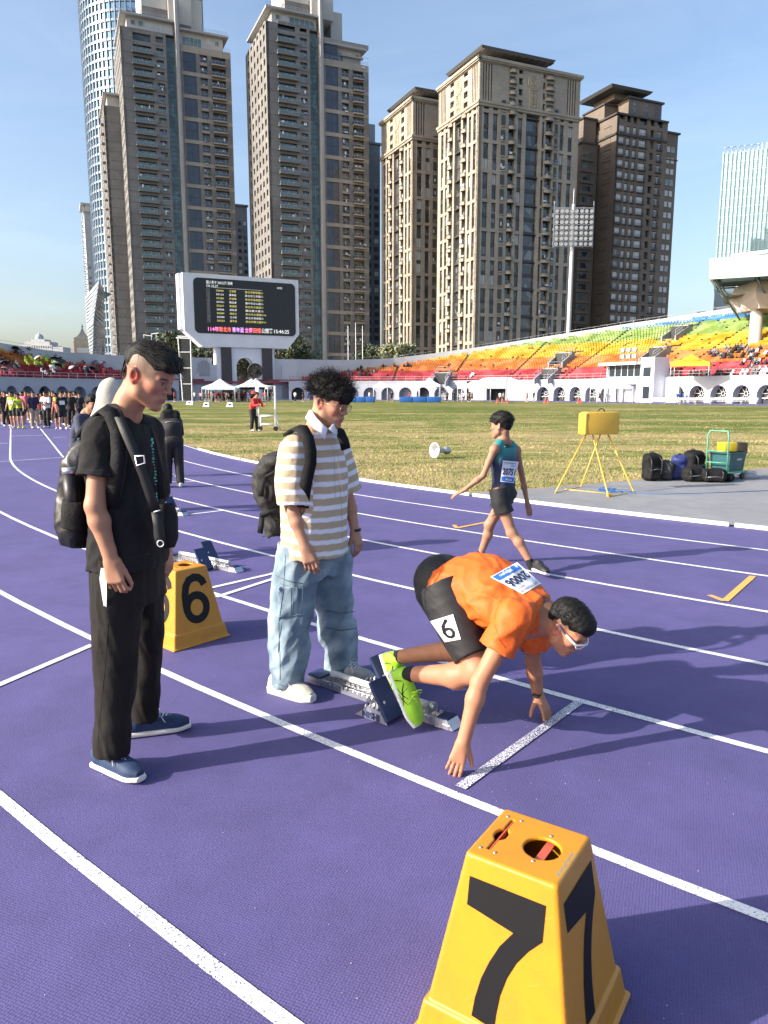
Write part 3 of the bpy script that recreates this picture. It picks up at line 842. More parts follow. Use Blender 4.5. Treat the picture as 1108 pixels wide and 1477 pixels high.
def on_seats(px, py):
    r = ray(px, py); Y = 90
    while Y < 260:
        P = Vector((0, 0, CAM_H))+r*(Y/r.y); q = Vector((P.x, P.y))-TA; s_ = q.dot(TD)
        b = Vector((P.x, P.y))-TB
        o_ = (b.length-TR) if s_ > 84.4 else abs(q.dot(TN))-TR
        if o_ > 15.6 and P.z <= 4.0+(o_-15.6)*SL:
            t = RS*math.atan2(b.dot(TN), b.dot(TD)) if s_ > 84.4 else (HALF+84.4-s_)*(1 if q.dot(TN) > 0 else -1)
            return t, o_, P
        Y += .1
    return None
for q in vo_px:
    r_ = on_seats(*q)
    if r_: vom.append(r_)
row = 0
NR = 32
rs = random.Random(9)
for row in range(NR):
    z = 4.0+RZ*row; off = 15.6+RO*row
    # step strip only where this row exists
    t = T0
    segs = []
    tt = T0
    while tt < T1:
        if z < z_seat(tt+.75): segs.append(tt)
        tt += 1.5
    for s0 in segs:
        a0_, b0_, a1_, b1_ = tp(s0, off), tp(s0+1.5, off), tp(s0, off+RO), tp(s0+1.5, off+RO)
        zz = z
        steps[seat_band(z)].add([(a0_.x, a0_.y, zz-RZ), (b0_.x, b0_.y, zz-RZ), (b0_.x, b0_.y, zz), (a0_.x, a0_.y, zz), (a1_.x, a1_.y, zz), (b1_.x, b1_.y, zz)], [(0, 1, 2, 3), (3, 2, 5, 4)])
    # seats
    tt = T0
    while tt < T1:
        tt += .52
        if abs(tt) < 15 or z > z_seat(tt)-.1: continue
        if rs.random() < .035: continue
        if (tt-9) % 13.0 < .5: continue
        if any(abs(tt-v[0]) < 1.9 and -3.2 < off-v[1] < 2.2 for v in vom): continue
        p = tp(tt, off+.42); e, _n = tdir(tt); nn = Vector((-e.y, e.x, 0)) if True else None
        outw = (tp(tt, off+1)-tp(tt, off)).normalized()
        k = seats[seat_band(z)]
        h = rs.uniform(-.02, .02); a_ = e*.23
        c0 = p+Vector((0, 0, z+.40+h))
        # back rest and pan, bent into one shell
        q0 = c0-a_-outw*.18; q1 = c0+a_-outw*.18; q2 = c0+a_+outw*.16; q3 = c0-a_+outw*.16
        up = Vector((0, 0, .40))+outw*.09
        k.add([q0-Vector((0,0,.12)), q1-Vector((0,0,.12)), q0, q1, q2, q3, q2+up, q3+up], [(0, 1, 3, 2), (2, 3, 4, 5), (5, 4, 6, 7)], 0)
for k in range(5):
    if steps[k].v: steps[k].build('steps', mat('painted_step_%s' % 'abcde'[k], tuple(x*.62+.045 for x in list(cols_R.values())[k]), .85, var=.25, vscale=.5, detail=8), stand, kind='stuff')
for k, nm in enumerate(cols_R): 
    if seats[k].v: seats[k].build('seat', seatm[k], stand, kind='stuff', label=nm+' rows of seats')
# walls: rim wall behind the seats, solid apron under the seats
g = MB(); g2 = MB(); gR, gR2 = MB(), MB(); tt = T0
while tt < T1:
    a, b = tt, min(T1, tt+2.0)
    if abs(tt+1) < 5: tt += 2.0; continue
    def rim(t): return off_of(z_seat(t))+RO*.6
    pa, pb = tp(a, rim(a)), tp(b, rim(b)); qa, qb = tp(a, rim(a)+.35), tp(b, rim(b)+.35)
    za, zb = z_wall(a), z_wall(b); la, lb = z_seat(a)-1.2, z_seat(b)-1.2
    (g if tt < 0 else gR).add([(pa.x,pa.y,la),(pb.x,pb.y,lb),(pb.x,pb.y,zb),(pa.x,pa.y,za),(qa.x,qa.y,za),(qb.x,qb.y,zb),(qb.x,qb.y,0),(qa.x,qa.y,0)], [(0,1,2,3),(3,2,5,4),(4,5,6,7)])
    # ledge on top of the arcade
    if abs(tt+1) < 11: tt += 2.0; continue
    pa, pb = tp(a, 14.94), tp(b, 14.94); qa, qb = tp(a, 15.62), tp(b, 15.62)
    (g2 if tt < 0 else gR2).add([(pa.x,pa.y,3.985),(pb.x,pb.y,3.985),(pb.x,pb.y,4.12),(pa.x,pa.y,4.12),(qa.x,qa.y,4.12),(qb.x,qb.y,4.12)], [(0,1,2,3),(3,2,5,4)])
    tt += 2.0
for q_ in (g, gR): q_.build('rim_wall', M_wallw, stand)
for q_ in (g2, gR2): q_.build('ledge', M_wallw, arc)
# railings along the front row and on the rim
g = MB(); tt = T0; M_rail = mat('grey_rail_metal', (.42, .42, .43), .5, metal=.4)
while tt < T1:
    a, b = tp(tt, 15.3, 4.12), tp(tt+2, 15.3, 4.12)
    if abs(tt+1) < 12: tt += 2; continue
    for h in (.45, .95): g.tube([a+Vector((0,0,h)), b+Vector((0,0,h))], .035, 4, caps=False)
    g.tube([a, a+Vector((0,0,.95))], .03, 4, caps=False)
    if abs(tt) > 20:
        r0 = off_of(z_seat(tt))+RO*.6+.17; r1 = off_of(z_seat(tt+2))+RO*.6+.17
        c, d_ = tp(tt, r0, z_wall(tt)), tp(tt+2, r1, z_wall(tt+2))
        g.tube([c+Vector((0,0,.5)), d_+Vector((0,0,.5))], .03, 4, caps=False); g.tube([c, c+Vector((0,0,.5))], .03, 4, caps=False)
    tt += 2
g.build('railing', M_rail, stand, kind='stuff')
# stairways up through the seats to the portals
for t, o_, P in vom:
    e, _ = tdir(t); ang_ = math.atan2(e.y, e.x); zc = 4.0+(o_-15.6)*SL
    r_ = bpy.data.objects.new('portal', MB().box(-1.5, 1.5, .5, .65, -.9, 1.3, 1).mesh('portal', [M_grey, M_dark])); COL.objects.link(r_); r_.parent = stand
    r_.location = tp(t, o_-2.6, zc-.2); r_.rotation_euler = (0, 0, ang_)
    w = MB()
    for sx in (-1, 1):
        x0, x1 = (sx*1.75, sx*1.5) if sx < 0 else (1.5, 1.75)
        w.add([(x0,-1.6,-1.6),(x1,-1.6,-1.6),(x1,2.6,-1.2),(x0,2.6,-1.2),(x0,-1.6,-.55),(x1,-1.6,-.55),(x1,2.6,1.75),(x0,2.6,1.75)], [(0,3,2,1),(4,5,6,7),(0,1,5,4),(1,2,6,5),(2,3,7,6),(3,0,4,7)])
    w.box(-1.75, 1.75, 1.5, 2.9, 1.3, 1.55)
    w.build('side_wall', M_grey, r_)
    w = MB()
    for sx in (-1.62, 1.62):
        for h in (.5, 1.0): w.tube([(sx, -1.6, -.5+h), (sx, 2.6, 1.75+h)], .035, 5)
        for j in range(4): 
            y = -1.6+1.4*j; w.tube([(sx, y, -.5+.545*(y+1.6)), (sx, y, .5+.545*(y+1.6))], .03, 5)
    for h in (.5, 1.0): w.tube([(-1.62, 2.6, 1.75+h), (1.62, 2.6, 1.75+h)], .035, 5)
    w.build('handrail', M_rail, r_)

# ---------------------------------------------------------------- north gate
e, _ = tdir(gate_t); ga = math.atan2(e.y, e.x)
gate = thing('north_gate', 'grey gate block with a dark doorway and white sloping ramps in the arcade', 'gate', tp(gate_t, 14.2), ga)
g = MB(); g.box(-2.5, 2.5, 0, .6, 2.35, 4.75); g.box(-2.5, -2.2, 0, 2.5, 0, 2.35); g.box(2.2, 2.5, 0, 2.5, 0, 2.35); g.box(-2.5, 2.5, .6, 3.2, 4.5, 4.7)
g.build('portal_frame', M_grey, gate)
MB().box(-2.2, 2.2, 2.2, 2.4, 0, 2.35).build('doorway', M_dark, gate)
g = MB()
g.prism([(-6.6, 0), (-2.5, 0), (-2.5, 4.6), (-3.1, 4.6), (-6.6, 3.2)], .5, Matrix(((1,0,0,0),(0,0,1,.1),(0,1,0,0),(0,0,0,1))))
g.build('ramp_wall', M_wallw, gate); g = MB(); g.prism([(2.5, 0), (8.6, 0), (8.6, 3.0), (7.4, 3.2), (3.1, 4.7), (2.5, 4.7)], .5, Matrix(((1,0,0,0),(0,0,1,.1),(0,1,0,0),(0,0,0,1))))
g.build('ramp_wall', M_wallw, gate)
Mt = Matrix(((1,0,0,0),(0,0,1,-.02),(0,1,0,3.75),(0,0,0,1)))
Mt = frame((0, -.02, 3.75), (1,0,0), (0,0,1))
text('lettering', '北門', 1.05, M_white, gate, Mt, bold=.03, space=1.3)
text('lettering', 'NORTH GATE', .42, M_white, gate, frame((0, -.02, 2.85), (1,0,0), (0,0,1)), bold=.012)

# ---------------------------------------------------------------- timing booth
bt = booth_t; e, _ = tdir(bt); ga = math.atan2(e.y, e.x)
booth = thing('judges_booth', 'white two storey judges booth with a glazed upper room beside the track', 'booth', tp(bt, 12.2), ga)
g = MB()
for x in (-4.3, -.6, 3.1): g.box(x-.3, x+.3, 0, .5, 0, 3.0)
g.box(-4.6, 3.4, 0, 3.2, 3.0, 3.95); g.box(-4.9, 3.4, -.4, 3.4, 3.95, 4.1)
g.box(-4.2, 3.0, 2.6, 2.8, 0, 3.0); g.box(-5.4, 3.4, -1.0, 3.4, 6.2, 6.65); g.box(-4.3, -4.1, 0, 3, 4.1, 6.2)
g.box(3.4, 6.4, .1, 3.4, 0, 7.3); g.box(6.4, 9.4, 2.6, 3.2, 0, 4); g.box(-7.5, -4.6, 2.6, 3.2, 0, 4)
g.build('wall', M_white, booth)
g = MB(); g.box(-4.1, 3.38, .35, .4, 4.2, 6.2); g.box(4.1, 5.7, .04, .1, 4.2, 5.7); g.box(4.2, 5.6, .04, .1, .6, 2.6)
g.build('window', M_dglass, booth)
g = MB()
for i in range(6): x = -4.05+i*1.47; g.box(x-.05, x+.05, .28, .35, 4.2, 6.2)
g.box(-4.1, 3.38, .28, .35, 4.15, 4.27)
g.build('window_frame', M_whitem, booth)
g = MB()
for i in range(5): g.box(-4.0+i*1.47, -3.0+i*1.47, .5, .55, 4.6, 6.1)
g.build('blind', mat('pale_blind', (.5, .62, .6), .7), booth)
fl = thing('floodlight_cluster', 'six small floodlights on a frame above the judges booth roof', 'floodlight', tp(bt-0.9, 14, 6.65), ga)
g = MB()
for zz in (.9, 2.0): g.tube([(-2, 0, zz), (2, 0, zz)], .05, 6)
for x in (-1.4, 0, 1.4): g.tube([(x, 0, 0), (x, 0, 2.1)], .05, 6)
g.build('frame', M_steel, fl)
for x in (-1.4, 0, 1.4):
    for zz in (1.0, 2.1):
        g = MB(); g.bbox((x, -.3, zz+.05), (1.0, .35, .75), .08); g.build('lamp_head', M_steel, fl)
        
# ---------------------------------------------------------------- scoreboard
sb_o = tp(0, 16.0); sb = thing('scoreboard', 'white framed electronic scoreboard on an arched pylon at the far bend', 'scoreboard', sb_o, math.atan2(TN.y, TN.x))
sbi = Matrix.Rotation(math.atan2(TN.y, TN.x), 4, 'Z'); sbi.translation = sb_o; sbi = sbi.inverted()
def sbl(px, py, dy=0.0):
    p = onpl(px, py, sb_o+Vector((TD.x, TD.y, 0))*dy, (TD.x, TD.y, 0)); q = sbi @ p; return (q.x, q.z)
XZ = Matrix(((1,0,0,0),(0,0,1,0),(0,1,0,0),(0,0,0,1)))
def slab(g, poly, y0, y1, m=0):
    # poly in (x, z), extruded from y0 to y1
    n = len(poly); vs = [(x, y0, z) for x, z in poly]+[(x, y1, z) for x, z in poly]
    fs = [tuple(range(n)), tuple(range(n, 2*n))[::-1]]+[(i, n+i, n+(i+1) % n, (i+1) % n) for i in range(n)]
    return g.add(vs, fs, m)
outl = [sbl(266, 477), sbl(291, 499), sbl(416, 504), sbl(431, 482), sbl(430, 405), sbl(267, 392.5)]
scrn = [sbl(281, 480), sbl(426, 485.5), sbl(425.5, 411), sbl(277, 399)]
x0, x1 = scrn[0][0]-.0, scrn[1][0]; z0, z1 = (scrn[0][1]+scrn[1][1])/2, (scrn[2][1]+scrn[3][1])/2
ox0, ox1 = outl[0][0], outl[3][0]; oz0 = (outl[1][1]+outl[2][1])/2; oz1 = (outl[4][1]+outl[5][1])/2; ozc = (outl[0][1]+outl[3][1])/2
outl = [(ox0, ozc), (ox0+3.6, oz0), (ox1-2.6, oz0), (ox1, ozc), (ox1, oz1), (ox0, oz1)]
g = MB(); slab(g, outl, -.3, 3.2); g.build('housing', M_white, sb)
g = MB(); k = .55
slab(g, [(ox0-.7, ozc+.3), (ox0, ozc), (ox0, oz1), (ox0-.7, oz1-.1)], .6, 3.0); g.build('side_fin', M_white, sb)
def rrect(a, b, c, d, r, n=6):
    out = []
    for cx_, cz_, s_ in ((b-r, c+r, -90), (b-r, d-r, 0), (a+r, d-r, 90), (a+r, c+r, 180)):
        for i in range(n+1):
            w = math.radians(s_+90*i/n); out.append((cx_+r*math.cos(w), cz_+r*math.sin(w)))
    return out
M_scr = mat('dark_led_screen', (.018, .020, .024), .35, var=.1, vscale=3)
g = MB(); slab(g, rrect(x0, x1, z0, z1, 1.0), -.42, -.3); g.build('screen', M_scr, sb)
M_ledw = mat('led_white', (.80, .80, .76), .5, emis=.45, var=.0); M_ledy = mat('led_yellow', (.80, .66, .14), .5, emis=.4, var=.0)
M_leddim = mat('led_dim_white', (.32, .32, .32), .5, emis=.25, var=0); M_ledp = mat('led_pink', (.95, .22, .55), .5, emis=.85, var=.0); M_ledr = mat('led_red', (.98, .16, .12), .5, emis=.85, var=.0); M_ledv = mat('led_violet', (.72, .35, .95), .5, emis=.85, var=.0)
W_, H_ = x1-x0, z1-z0
def T(u, v, s_, size, m, al='LEFT', fit=None, bold=.0):
    text('screen_text', s_, size, m, sb, frame((x0+W_*u, -.43, z0+H_*v), (1,0,0), (0,0,1)), bold=bold, align=al, fit=fit, ext=.004)
T(.12, .925, '國小男子 200公尺 預賽', .70, M_ledw, fit=W_*.25); T(.12, .86, 'CR 23.77', .66, M_ledw, fit=W_*.11); T(.81, .90, '10/23', .55, M_ledw, fit=W_*.05)
rowsT = [('20040', '江翌恩', '臺北市新莊國小'), ('20123', '盧偉峻', '新北市三多國小'), ('20385', '許倫瑀', '新北市溪崑國小'), ('20751', '陳廷睿', '臺中市文山國小'), ('20267', '詹惟翔', '新北市沙崙國小'), ('20006', '胡祐溥', '國北教大實小'), ('20089', '陳俊文', '新北市大豐國小A'), ('20280', '王子軒', '新北市育德國小'), ('20353', '黃宇呈', '新北市鷺江國中小')]
for i, (a, b, c) in enumerate(rowsT):
    v = .785-.0685*i; m = M_ledy if i % 2 == 0 else M_ledw
    T(.135, v, str(i+1), .55, M_leddim, 'CENTER'); T(.21, v, a, .50, m, fit=W_*.072); T(.335, v, b, .50, m, fit=W_*.068); T(.49, v, c, .50, m, fit=W_*(.18 if len(c) < 8 else .205))
    g = MB(); cx_, cz_ = x0+W_*.135, z0+H_*(v)
    for (a0_, a1_, b0_, b1_) in ((-.30, .30, .36, .39), (-.30, .30, -.39, -.36), (-.30, -.27, -.36, .36), (.27, .30, -.36, .36)): g.box(cx_+a0_, cx_+a1_, -.44, -.425, cz_+b0_, cz_+b1_)
    g.build('row_box', M_leddim, sb)
MB().box(x0+W_*.19, x0+W_*.66, -.44, -.425, z0+H_*.835, z0+H_*.838).build('rule_line', M_ledw, sb)
segs_ = [('114年', M_ledp), ('新北市', M_ledr), ('青年盃', M_ledv), ('全國', M_ledp), ('田徑', M_ledr), ('公開賽', M_ledw)]
u = .115
for s_, m in segs_:
    n_ = sum(.58 if c.isdigit() else 1 for c in s_); w_ = .0415*n_; T(u, .075, s_, 1.1, m, fit=W_*w_*.92, bold=.012); u += w_
T(.765, .075, '15:46:25', 1.05, M_ledw, fit=W_*.155, bold=.012)
# pylon
pyx0, pyx1 = sbl(313, 540)[0], sbl(397, 540)[0]; aL, aR = sbl(342, 540)[0], sbl(367, 540)[0]; za_ = 4.4
g = MB(); r_ = (aR-aL)/2; ac = (aR+aL)/2; n = 14
ztop = oz0+.2; zsp = sbl(355, 516)[1]-r_
hole = [(aL, 0)]+[(ac-r_*math.cos(PI*i/n), zsp+r_*math.sin(PI*i/n)) for i in range(n+1)]+[(aR, 0)]
outer = [(pyx0, 0)]+[(pyx0+(pyx1-pyx0)*i/n, ztop) for i in range(n+1)]+[(pyx1, 0)]
for y in (0.2, 2.6):
    vs = [(x, y, z) for x, z in hole]+[(x, y, z) for x, z in outer]; m_ = len(hole)
    g.add(vs, [(i, m_+i, m_+i+1, i+1)[::(-1 if y < 1 else 1)] for i in range(m_-1)])
g.add([(x, .2, z) for x, z in hole]+[(x, 2.6, z) for x, z in hole], [(i, i+1, m_+i+1, m_+i) for i in range(m_-1)])
g.add([(pyx0, .2, 0), (pyx0, 2.6, 0), (pyx0, 2.6, ztop), (pyx0, .2, ztop)], [(0, 1, 2, 3)]); g.add([(pyx1, .2, 0), (pyx1, 2.6, 0), (pyx1, 2.6, ztop), (pyx1, .2, ztop)], [(3, 2, 1, 0)])
g.build('pylon', M_white, sb)
M_br = mat('dark_bronze_cladding', (.055, .05, .052), .5, var=.2)
for a, b in ((319.5, 334.5), (378.5, 393)):
    xa, xb = sbl(a, 530)[0], sbl(b, 530)[0]; g = MB(); g.box(xa, xb, -.15, .25, 0, oz0-.02)
    for j in range(14): g.box(xa-.03, xb+.03, -.18, -.15, .9*j+.85, .9*j+.9)
    g.build('column', M_br, sb)
for sgn in (-1, 1):
    xi = pyx0 if sgn < 0 else pyx1
    def q(px, py): return sbl(px, py)
    xo = sbl(272 if sgn < 0 else 440, 560)[0]; zt = sbl(297 if sgn < 0 else 400, 526)[1]
    xm = sbl(301 if sgn < 0 else 404, 526)[0]
    poly = [(xi, 0), (xo, 0), (xo, 3.6), (xm, zt), (xi, zt)]
    if sgn > 0: poly = poly[::-1]
    g = MB(); slab(g, poly[::-1], .1, 2.4)
    g.build('buttress', M_wallw, sb)
    for (cx_, zc_, r, hh, dk) in ((xi+sgn*2.6, 5.0, 1.15, 2.2, 0), (xi+sgn*2.6, .2, 1.15, 1.9, 0), (xi+sgn*6.6, .2, 1.35, 2.1, 0)):
        g = MB(); pts = [(cx_-r, zc_), (cx_+r, zc_)]+[(cx_+r*math.cos(PI*i/10), zc_+hh+r*math.sin(PI*i/10)) for i in range(11)]
        slab(g, pts, .06, .1); g.build('niche', M_grey, sb)
# ---------------------------------------------------------------- towers (local frame: x along the front, y into the building)
GA = math.radians(23.5)
def tile_mat(n, c, c2, bw=.9, bh=.45, mort=.6):
    """stone or tile cladding: faint joints and panel to panel variation"""
    m = bpy.data.materials.new(n); m.use_nodes = True; N, K = m.node_tree.nodes, m.node_tree.links; b = N['Principled BSDF']
    tc = N.new('ShaderNodeTexCoord'); sep = N.new('ShaderNodeSeparateXYZ'); K.new(tc.outputs['Object'], sep.inputs[0])
    ad = N.new('ShaderNodeMath'); ad.operation = 'ADD'; K.new(sep.outputs['X'], ad.inputs[0]); K.new(sep.outputs['Y'], ad.inputs[1])
    cb = N.new('ShaderNodeCombineXYZ'); K.new(ad.outputs[0], cb.inputs['X']); K.new(sep.outputs['Z'], cb.inputs['Y'])
    br = N.new('ShaderNodeTexBrick'); br.inputs['Scale'].default_value = 1; br.inputs['Brick Width'].default_value = bw; br.inputs['Row Height'].default_value = bh
    br.inputs['Mortar Size'].default_value = .02; br.inputs['Color1'].default_value = (*c, 1); br.inputs['Color2'].default_value = (*c2, 1)
    br.inputs['Mortar'].default_value = (*[x*mort for x in c], 1); K.new(cb.outputs[0], br.inputs['Vector'])
    no = N.new('ShaderNodeTexNoise'); no.inputs['Scale'].default_value = .12; no.inputs['Detail'].default_value = 8; K.new(tc.outputs['Object'], no.inputs['Vector'])
    mr = N.new('ShaderNodeMapRange'); mr.inputs['From Min'].default_value = .3; mr.inputs['From Max'].default_value = .7; mr.inputs['To Min'].default_value = .82; mr.inputs['To Max'].default_value = 1.15; K.new(no.outputs['Fac'], mr.inputs['Value'])
    s = N.new('ShaderNodeVectorMath'); s.operation = 'SCALE'; K.new(br.outputs['Color'], s.inputs[0]); K.new(mr.outputs['Result'], s.inputs['Scale'])
    K.new(s.outputs['Vector'], b.inputs['Base Color']); b.inputs['Roughness'].default_value = .7
    return m
def glass_mat(n, c, c2, rough=.12, sc_=.35, metal=0.0, spec=.8):
    m = bpy.data.materials.new(n); m.use_nodes = True; N, K = m.node_tree.nodes, m.node_tree.links; b = N['Principled BSDF']
    tc = N.new('ShaderNodeTexCoord'); vo = N.new('ShaderNodeTexVoronoi'); vo.inputs['Scale'].default_value = sc_; K.new(tc.outputs['Object'], vo.inputs['Vector'])
    sp = N.new('ShaderNodeSeparateColor'); K.new(vo.outputs['Color'], sp.inputs[0])
    mx = N.new('ShaderNodeMixRGB'); mx.inputs['Color1'].default_value = (*c, 1); mx.inputs['Color2'].default_value = (*c2, 1)
    pw = N.new('ShaderNodeMath'); pw.operation = 'POWER'; pw.inputs[1].default_value = 2.2; K.new(sp.outputs[0], pw.inputs[0]); K.new(pw.outputs[0], mx.inputs['Fac'])
    K.new(mx.outputs['Color'], b.inputs['Base Color']); b.inputs['Roughness'].default_value = rough; b.inputs['Metallic'].default_value = metal
    b.inputs['Specular IOR Level'].default_value = spec
    return m
M_pane = glass_mat('dim_window_glass', (.026, .030, .036), (.20, .21, .21))
M_curt = mat('curtain_white', (.55, .56, .55), .8, var=.2)
M_teal = glass_mat('teal_glass', (.028, .055, .062), (.10, .19, .19), .08, .5)
M_rglass = glass_mat('balcony_glass', (.10, .15, .15), (.20, .27, .26), .15, .6)
M_bglass = glass_mat('navy_window_glass', (.028, .034, .055), (.05, .06, .09), .08, .4)
M_tA = tile_mat('grey_stone_cladding', (.190, .180, .170), (.220, .210, .198), 1.4, 1.7)
M_tA2 = tile_mat('beige_stone_cladding', (.35, .31, .26), (.39, .345, .29), 1.4, 1.7)
M_tAw = mat('pale_render', (.52, .50, .46), .8, var=.08, vscale=.2)
M_fin = mat('pale_concrete_fin', (.36, .36, .36), .7, var=.12, vscale=.15)
M_tB = tile_mat('sand_stone_cladding', (.345, .298, .235), (.385, .335, .265), 1.2, 1.13)
M_tBd = mat('dark_bronze_spandrel', (.060, .058, .058), .5, var=.15)
M_tC = tile_mat('brown_brick_cladding', (.165, .128, .098), (.195, .152, .118), .6, .3)
M_tCd = mat('dark_brown_metal', (.055, .048, .044), .5)
M_slab = mat('dark_roof_slab', (.10, .10, .10), .6, var=.15)
M_far = tile_mat('far_grey_cladding', (.15, .155, .165), (.18, .185, .195), 1.4, 1.7)

rcl = random.Random(77)
def clutter(r, cols, H, fh, n, y=-.5, face='f', lo=4):
    """air conditioners, laundry and boxes left on the balconies"""
    g = MB()
    for i in range(n):
        a, b = rcl.choice(cols); z = rcl.randint(lo, max(lo+1, int(H/fh)-2))*fh; x = rcl.uniform(a, b-.8); w, h = rcl.choice(((.8, .55), (.5, .9), (1.2, .35), (.35, 1.1))); z += rcl.choice((.5, 1.2, 1.6)); m = rcl.choice((0, 0, 1, 2, 3))
        if face == 'f': g.box(x, x+w, y, y+.3, z, z+h, m)
        else: g.box(y, y+.3, x, x+w, z, z+h, m)
    g.build('balcony_clutter', [M_whitem, M_steel, mat('laundry_blue', (.12, .2, .34), .8), mat('plant_green', (.06, .12, .03), .8)], r, kind='stuff')
def tower_root(name, label, x, y, a=GA):
    return thing(name, label, 'tower', (x, y, 0), a)
def instance(name, me, parent, pos, rz=0.0):
    o = bpy.data.objects.new(name, me); COL.objects.link(o); o.parent = parent; o.location = pos; o.rotation_euler = (0, 0, rz); return o
rw = random.Random(21)
def panes(g, x0, x1, y, z0, z1, curtained=.12, mull=1, face='f', frame_m=1):
    """a window: glass, frame bars and sometimes a curtain; face f = front (normal -y), l = left (normal -x)"""
    def B(a, b, d0, d1, c, d, m):
        if face == 'f': g.box(a, b, y+d0, y+d1, c, d, m)
        else: g.box(y+d0, y+d1, a, b, c, d, m)
    B(x0, x1, 0, .05, z0, z1, 2 if rw.random() < curtained else 0)  # share of panes given the pale curtain material
    t = .07
    B(x0, x1, -.05, 0, z0, z0+t, frame_m); B(x0, x1, -.05, 0, z1-t, z1, frame_m)
    for i in range(mull+2):
        x = x0+(x1-x0-t)*i/(mull+1); B(x, x+t, -.05, 0, z0, z1, frame_m)
def balcony_mesh(w, d, kind):
    g = MB()
    if kind == 'glass':       # slab, upstand, glass rail with posts
        g.box(0, w, -d, 0, 0, .45, 0); g.box(.05, w-.05, -d+.05, -d+.09, .45, 1.30, 1)
        g.box(.05, .09, -d+.05, 0, .45, 1.3, 1); g.box(w-.09, w-.05, -d+.05, 0, .45, 1.3, 1)
        g.box(0, w, -d+.02, -d+.12, 1.30, 1.37, 2)
        n = max(2, int(w/1.1))
        for i in range(n+1): x = .04+(w-.14)*i/n; g.box(x, x+.06, -d+.02, -d+.08, .45, 1.3, 2)
        g.box(w*.1, w*.9, .8, .9, .3, 2.7, 3); g.box(w*.1, w*.13, .74, .8, .3, 2.7, 2); g.box(w*.48, w*.51, .74, .8, .3, 2.7, 2); g.box(w*.87, w*.9, .74, .8, .3, 2.7, 2)
        if False: pass
    elif kind == 'curve':     # bowed stone parapet
        n = 7; P = [(w*i/n, -d*(.55+.45*math.sin(PI*i/n))) for i in range(n+1)]
        g.prism([(0, 0)]+P+[(w, 0)], .28, m=0)
        P2 = [(w*.04+w*.92*i/n, -d*.92*(.55+.45*math.sin(PI*i/n))) for i in range(n+1)]
        g.prism([(w*.04, 0)]+P2+[(w*.96, 0)], .62, m=0, z0=.28)
        g.prism([(0, 0)]+P+[(w, 0)], .10, m=0, z0=.90)
        g.tube([(x, y, 1.35) for x, y in P], .035, 4, m=2, caps=False)
        for x, y in P: g.box(x-.03, x+.03, y-.03, y+.03, 1.0, 1.35, 2)
        g.box(w*.12, w*.88, .5, .6, .2, 2.6, 3); g.box(w*.48, w*.52, .44, .5, .2, 2.6, 2)
    elif kind == 'rail':      # small balcony with bar railing
        g.box(0, w, -d, 0, 0, .22, 0)
        g.box(0, w, -d, -d+.05, 1.02, 1.08, 2); g.box(0, w, -d, -d+.05, .3, .34, 2)
        n = int(w/.3)
        for i in range(n+1): x = (w-.04)*i/n; g.box(x, x+.04, -d, -d+.04, .22, 1.05, 2)
        g.box(w*.1, w*.9, .4, .5, .2, 2.5, 3); g.box(w*.48, w*.52, .34, .4, .2, 2.5, 4); g.box(w*.08, w*.92, .33, .4, 2.4, 2.55, 4)
    return g
def grid_tower(root, W, D, H, fh, x_open, wallm, zb=0.0, top_pad=1.5, face_l=None, rec=1.0):
    """front wall of piers and floor bands standing proud of a dark glazed core. x_open = list of (x0, x1, sill, head)"""
    core = MB(); core.box(rec, W-.3, rec, D, 0, H-.5, 0); core.build('core', M_pane, root)
    wall = MB(); n = int((H-zb-top_pad)/fh)
    xs = [0.0]+[v for o_ in x_open for v in o_[:2]]+[W]
    for i in range(0, len(xs), 2):
        if xs[i+1]-xs[i] > .01: wall.box(xs[i], xs[i+1], 0, rec+.02, 0, H, 0)
    for (a, b, s_, h_) in x_open:
        if s_ is None: continue
        for k in range(n+1):
            z = zb+k*fh; zt = z+s_; zb_ = z-(fh-h_)
            wall.box(a, b, .06, rec+.01, max(0, zb_), min(H, zt), 0)
        wall.box(a, b, .06, rec+.01, zb+n*fh+h_, H, 0)
    wall.box(W-.02, W+.4, 0, D, 0, H, 0); wall.box(0, W+.4, D, D+.3, 0, H, 0); wall.box(0, W+.4, 0, D+.3, H, H+.3, 0)
    if face_l is None: wall.box(-.02, rec, 0, D, 0, H, 0)
    else:
        ys = [0.0]+[v for o_ in face_l for v in o_[:2]]+[D]
        for i in range(0, len(ys), 2):
            if ys[i+1]-ys[i] > .01: wall.box(-.02, rec+.02, ys[i], ys[i+1], 0, H, 0)
        for (a, b, s_, h_) in face_l:
            if s_ is None: continue
            for k in range(n+1):
                z = zb+k*fh; wall.box(.04, rec+.01, a, b, max(0, z-(fh-h_)), min(H, z+s_), 0)
            wall.box(.04, rec+.01, a, b, zb+n*fh+h_, H, 0)
    return wall, n
BM = [M_tA, M_rglass, M_steel, M_curt, M_whitem]

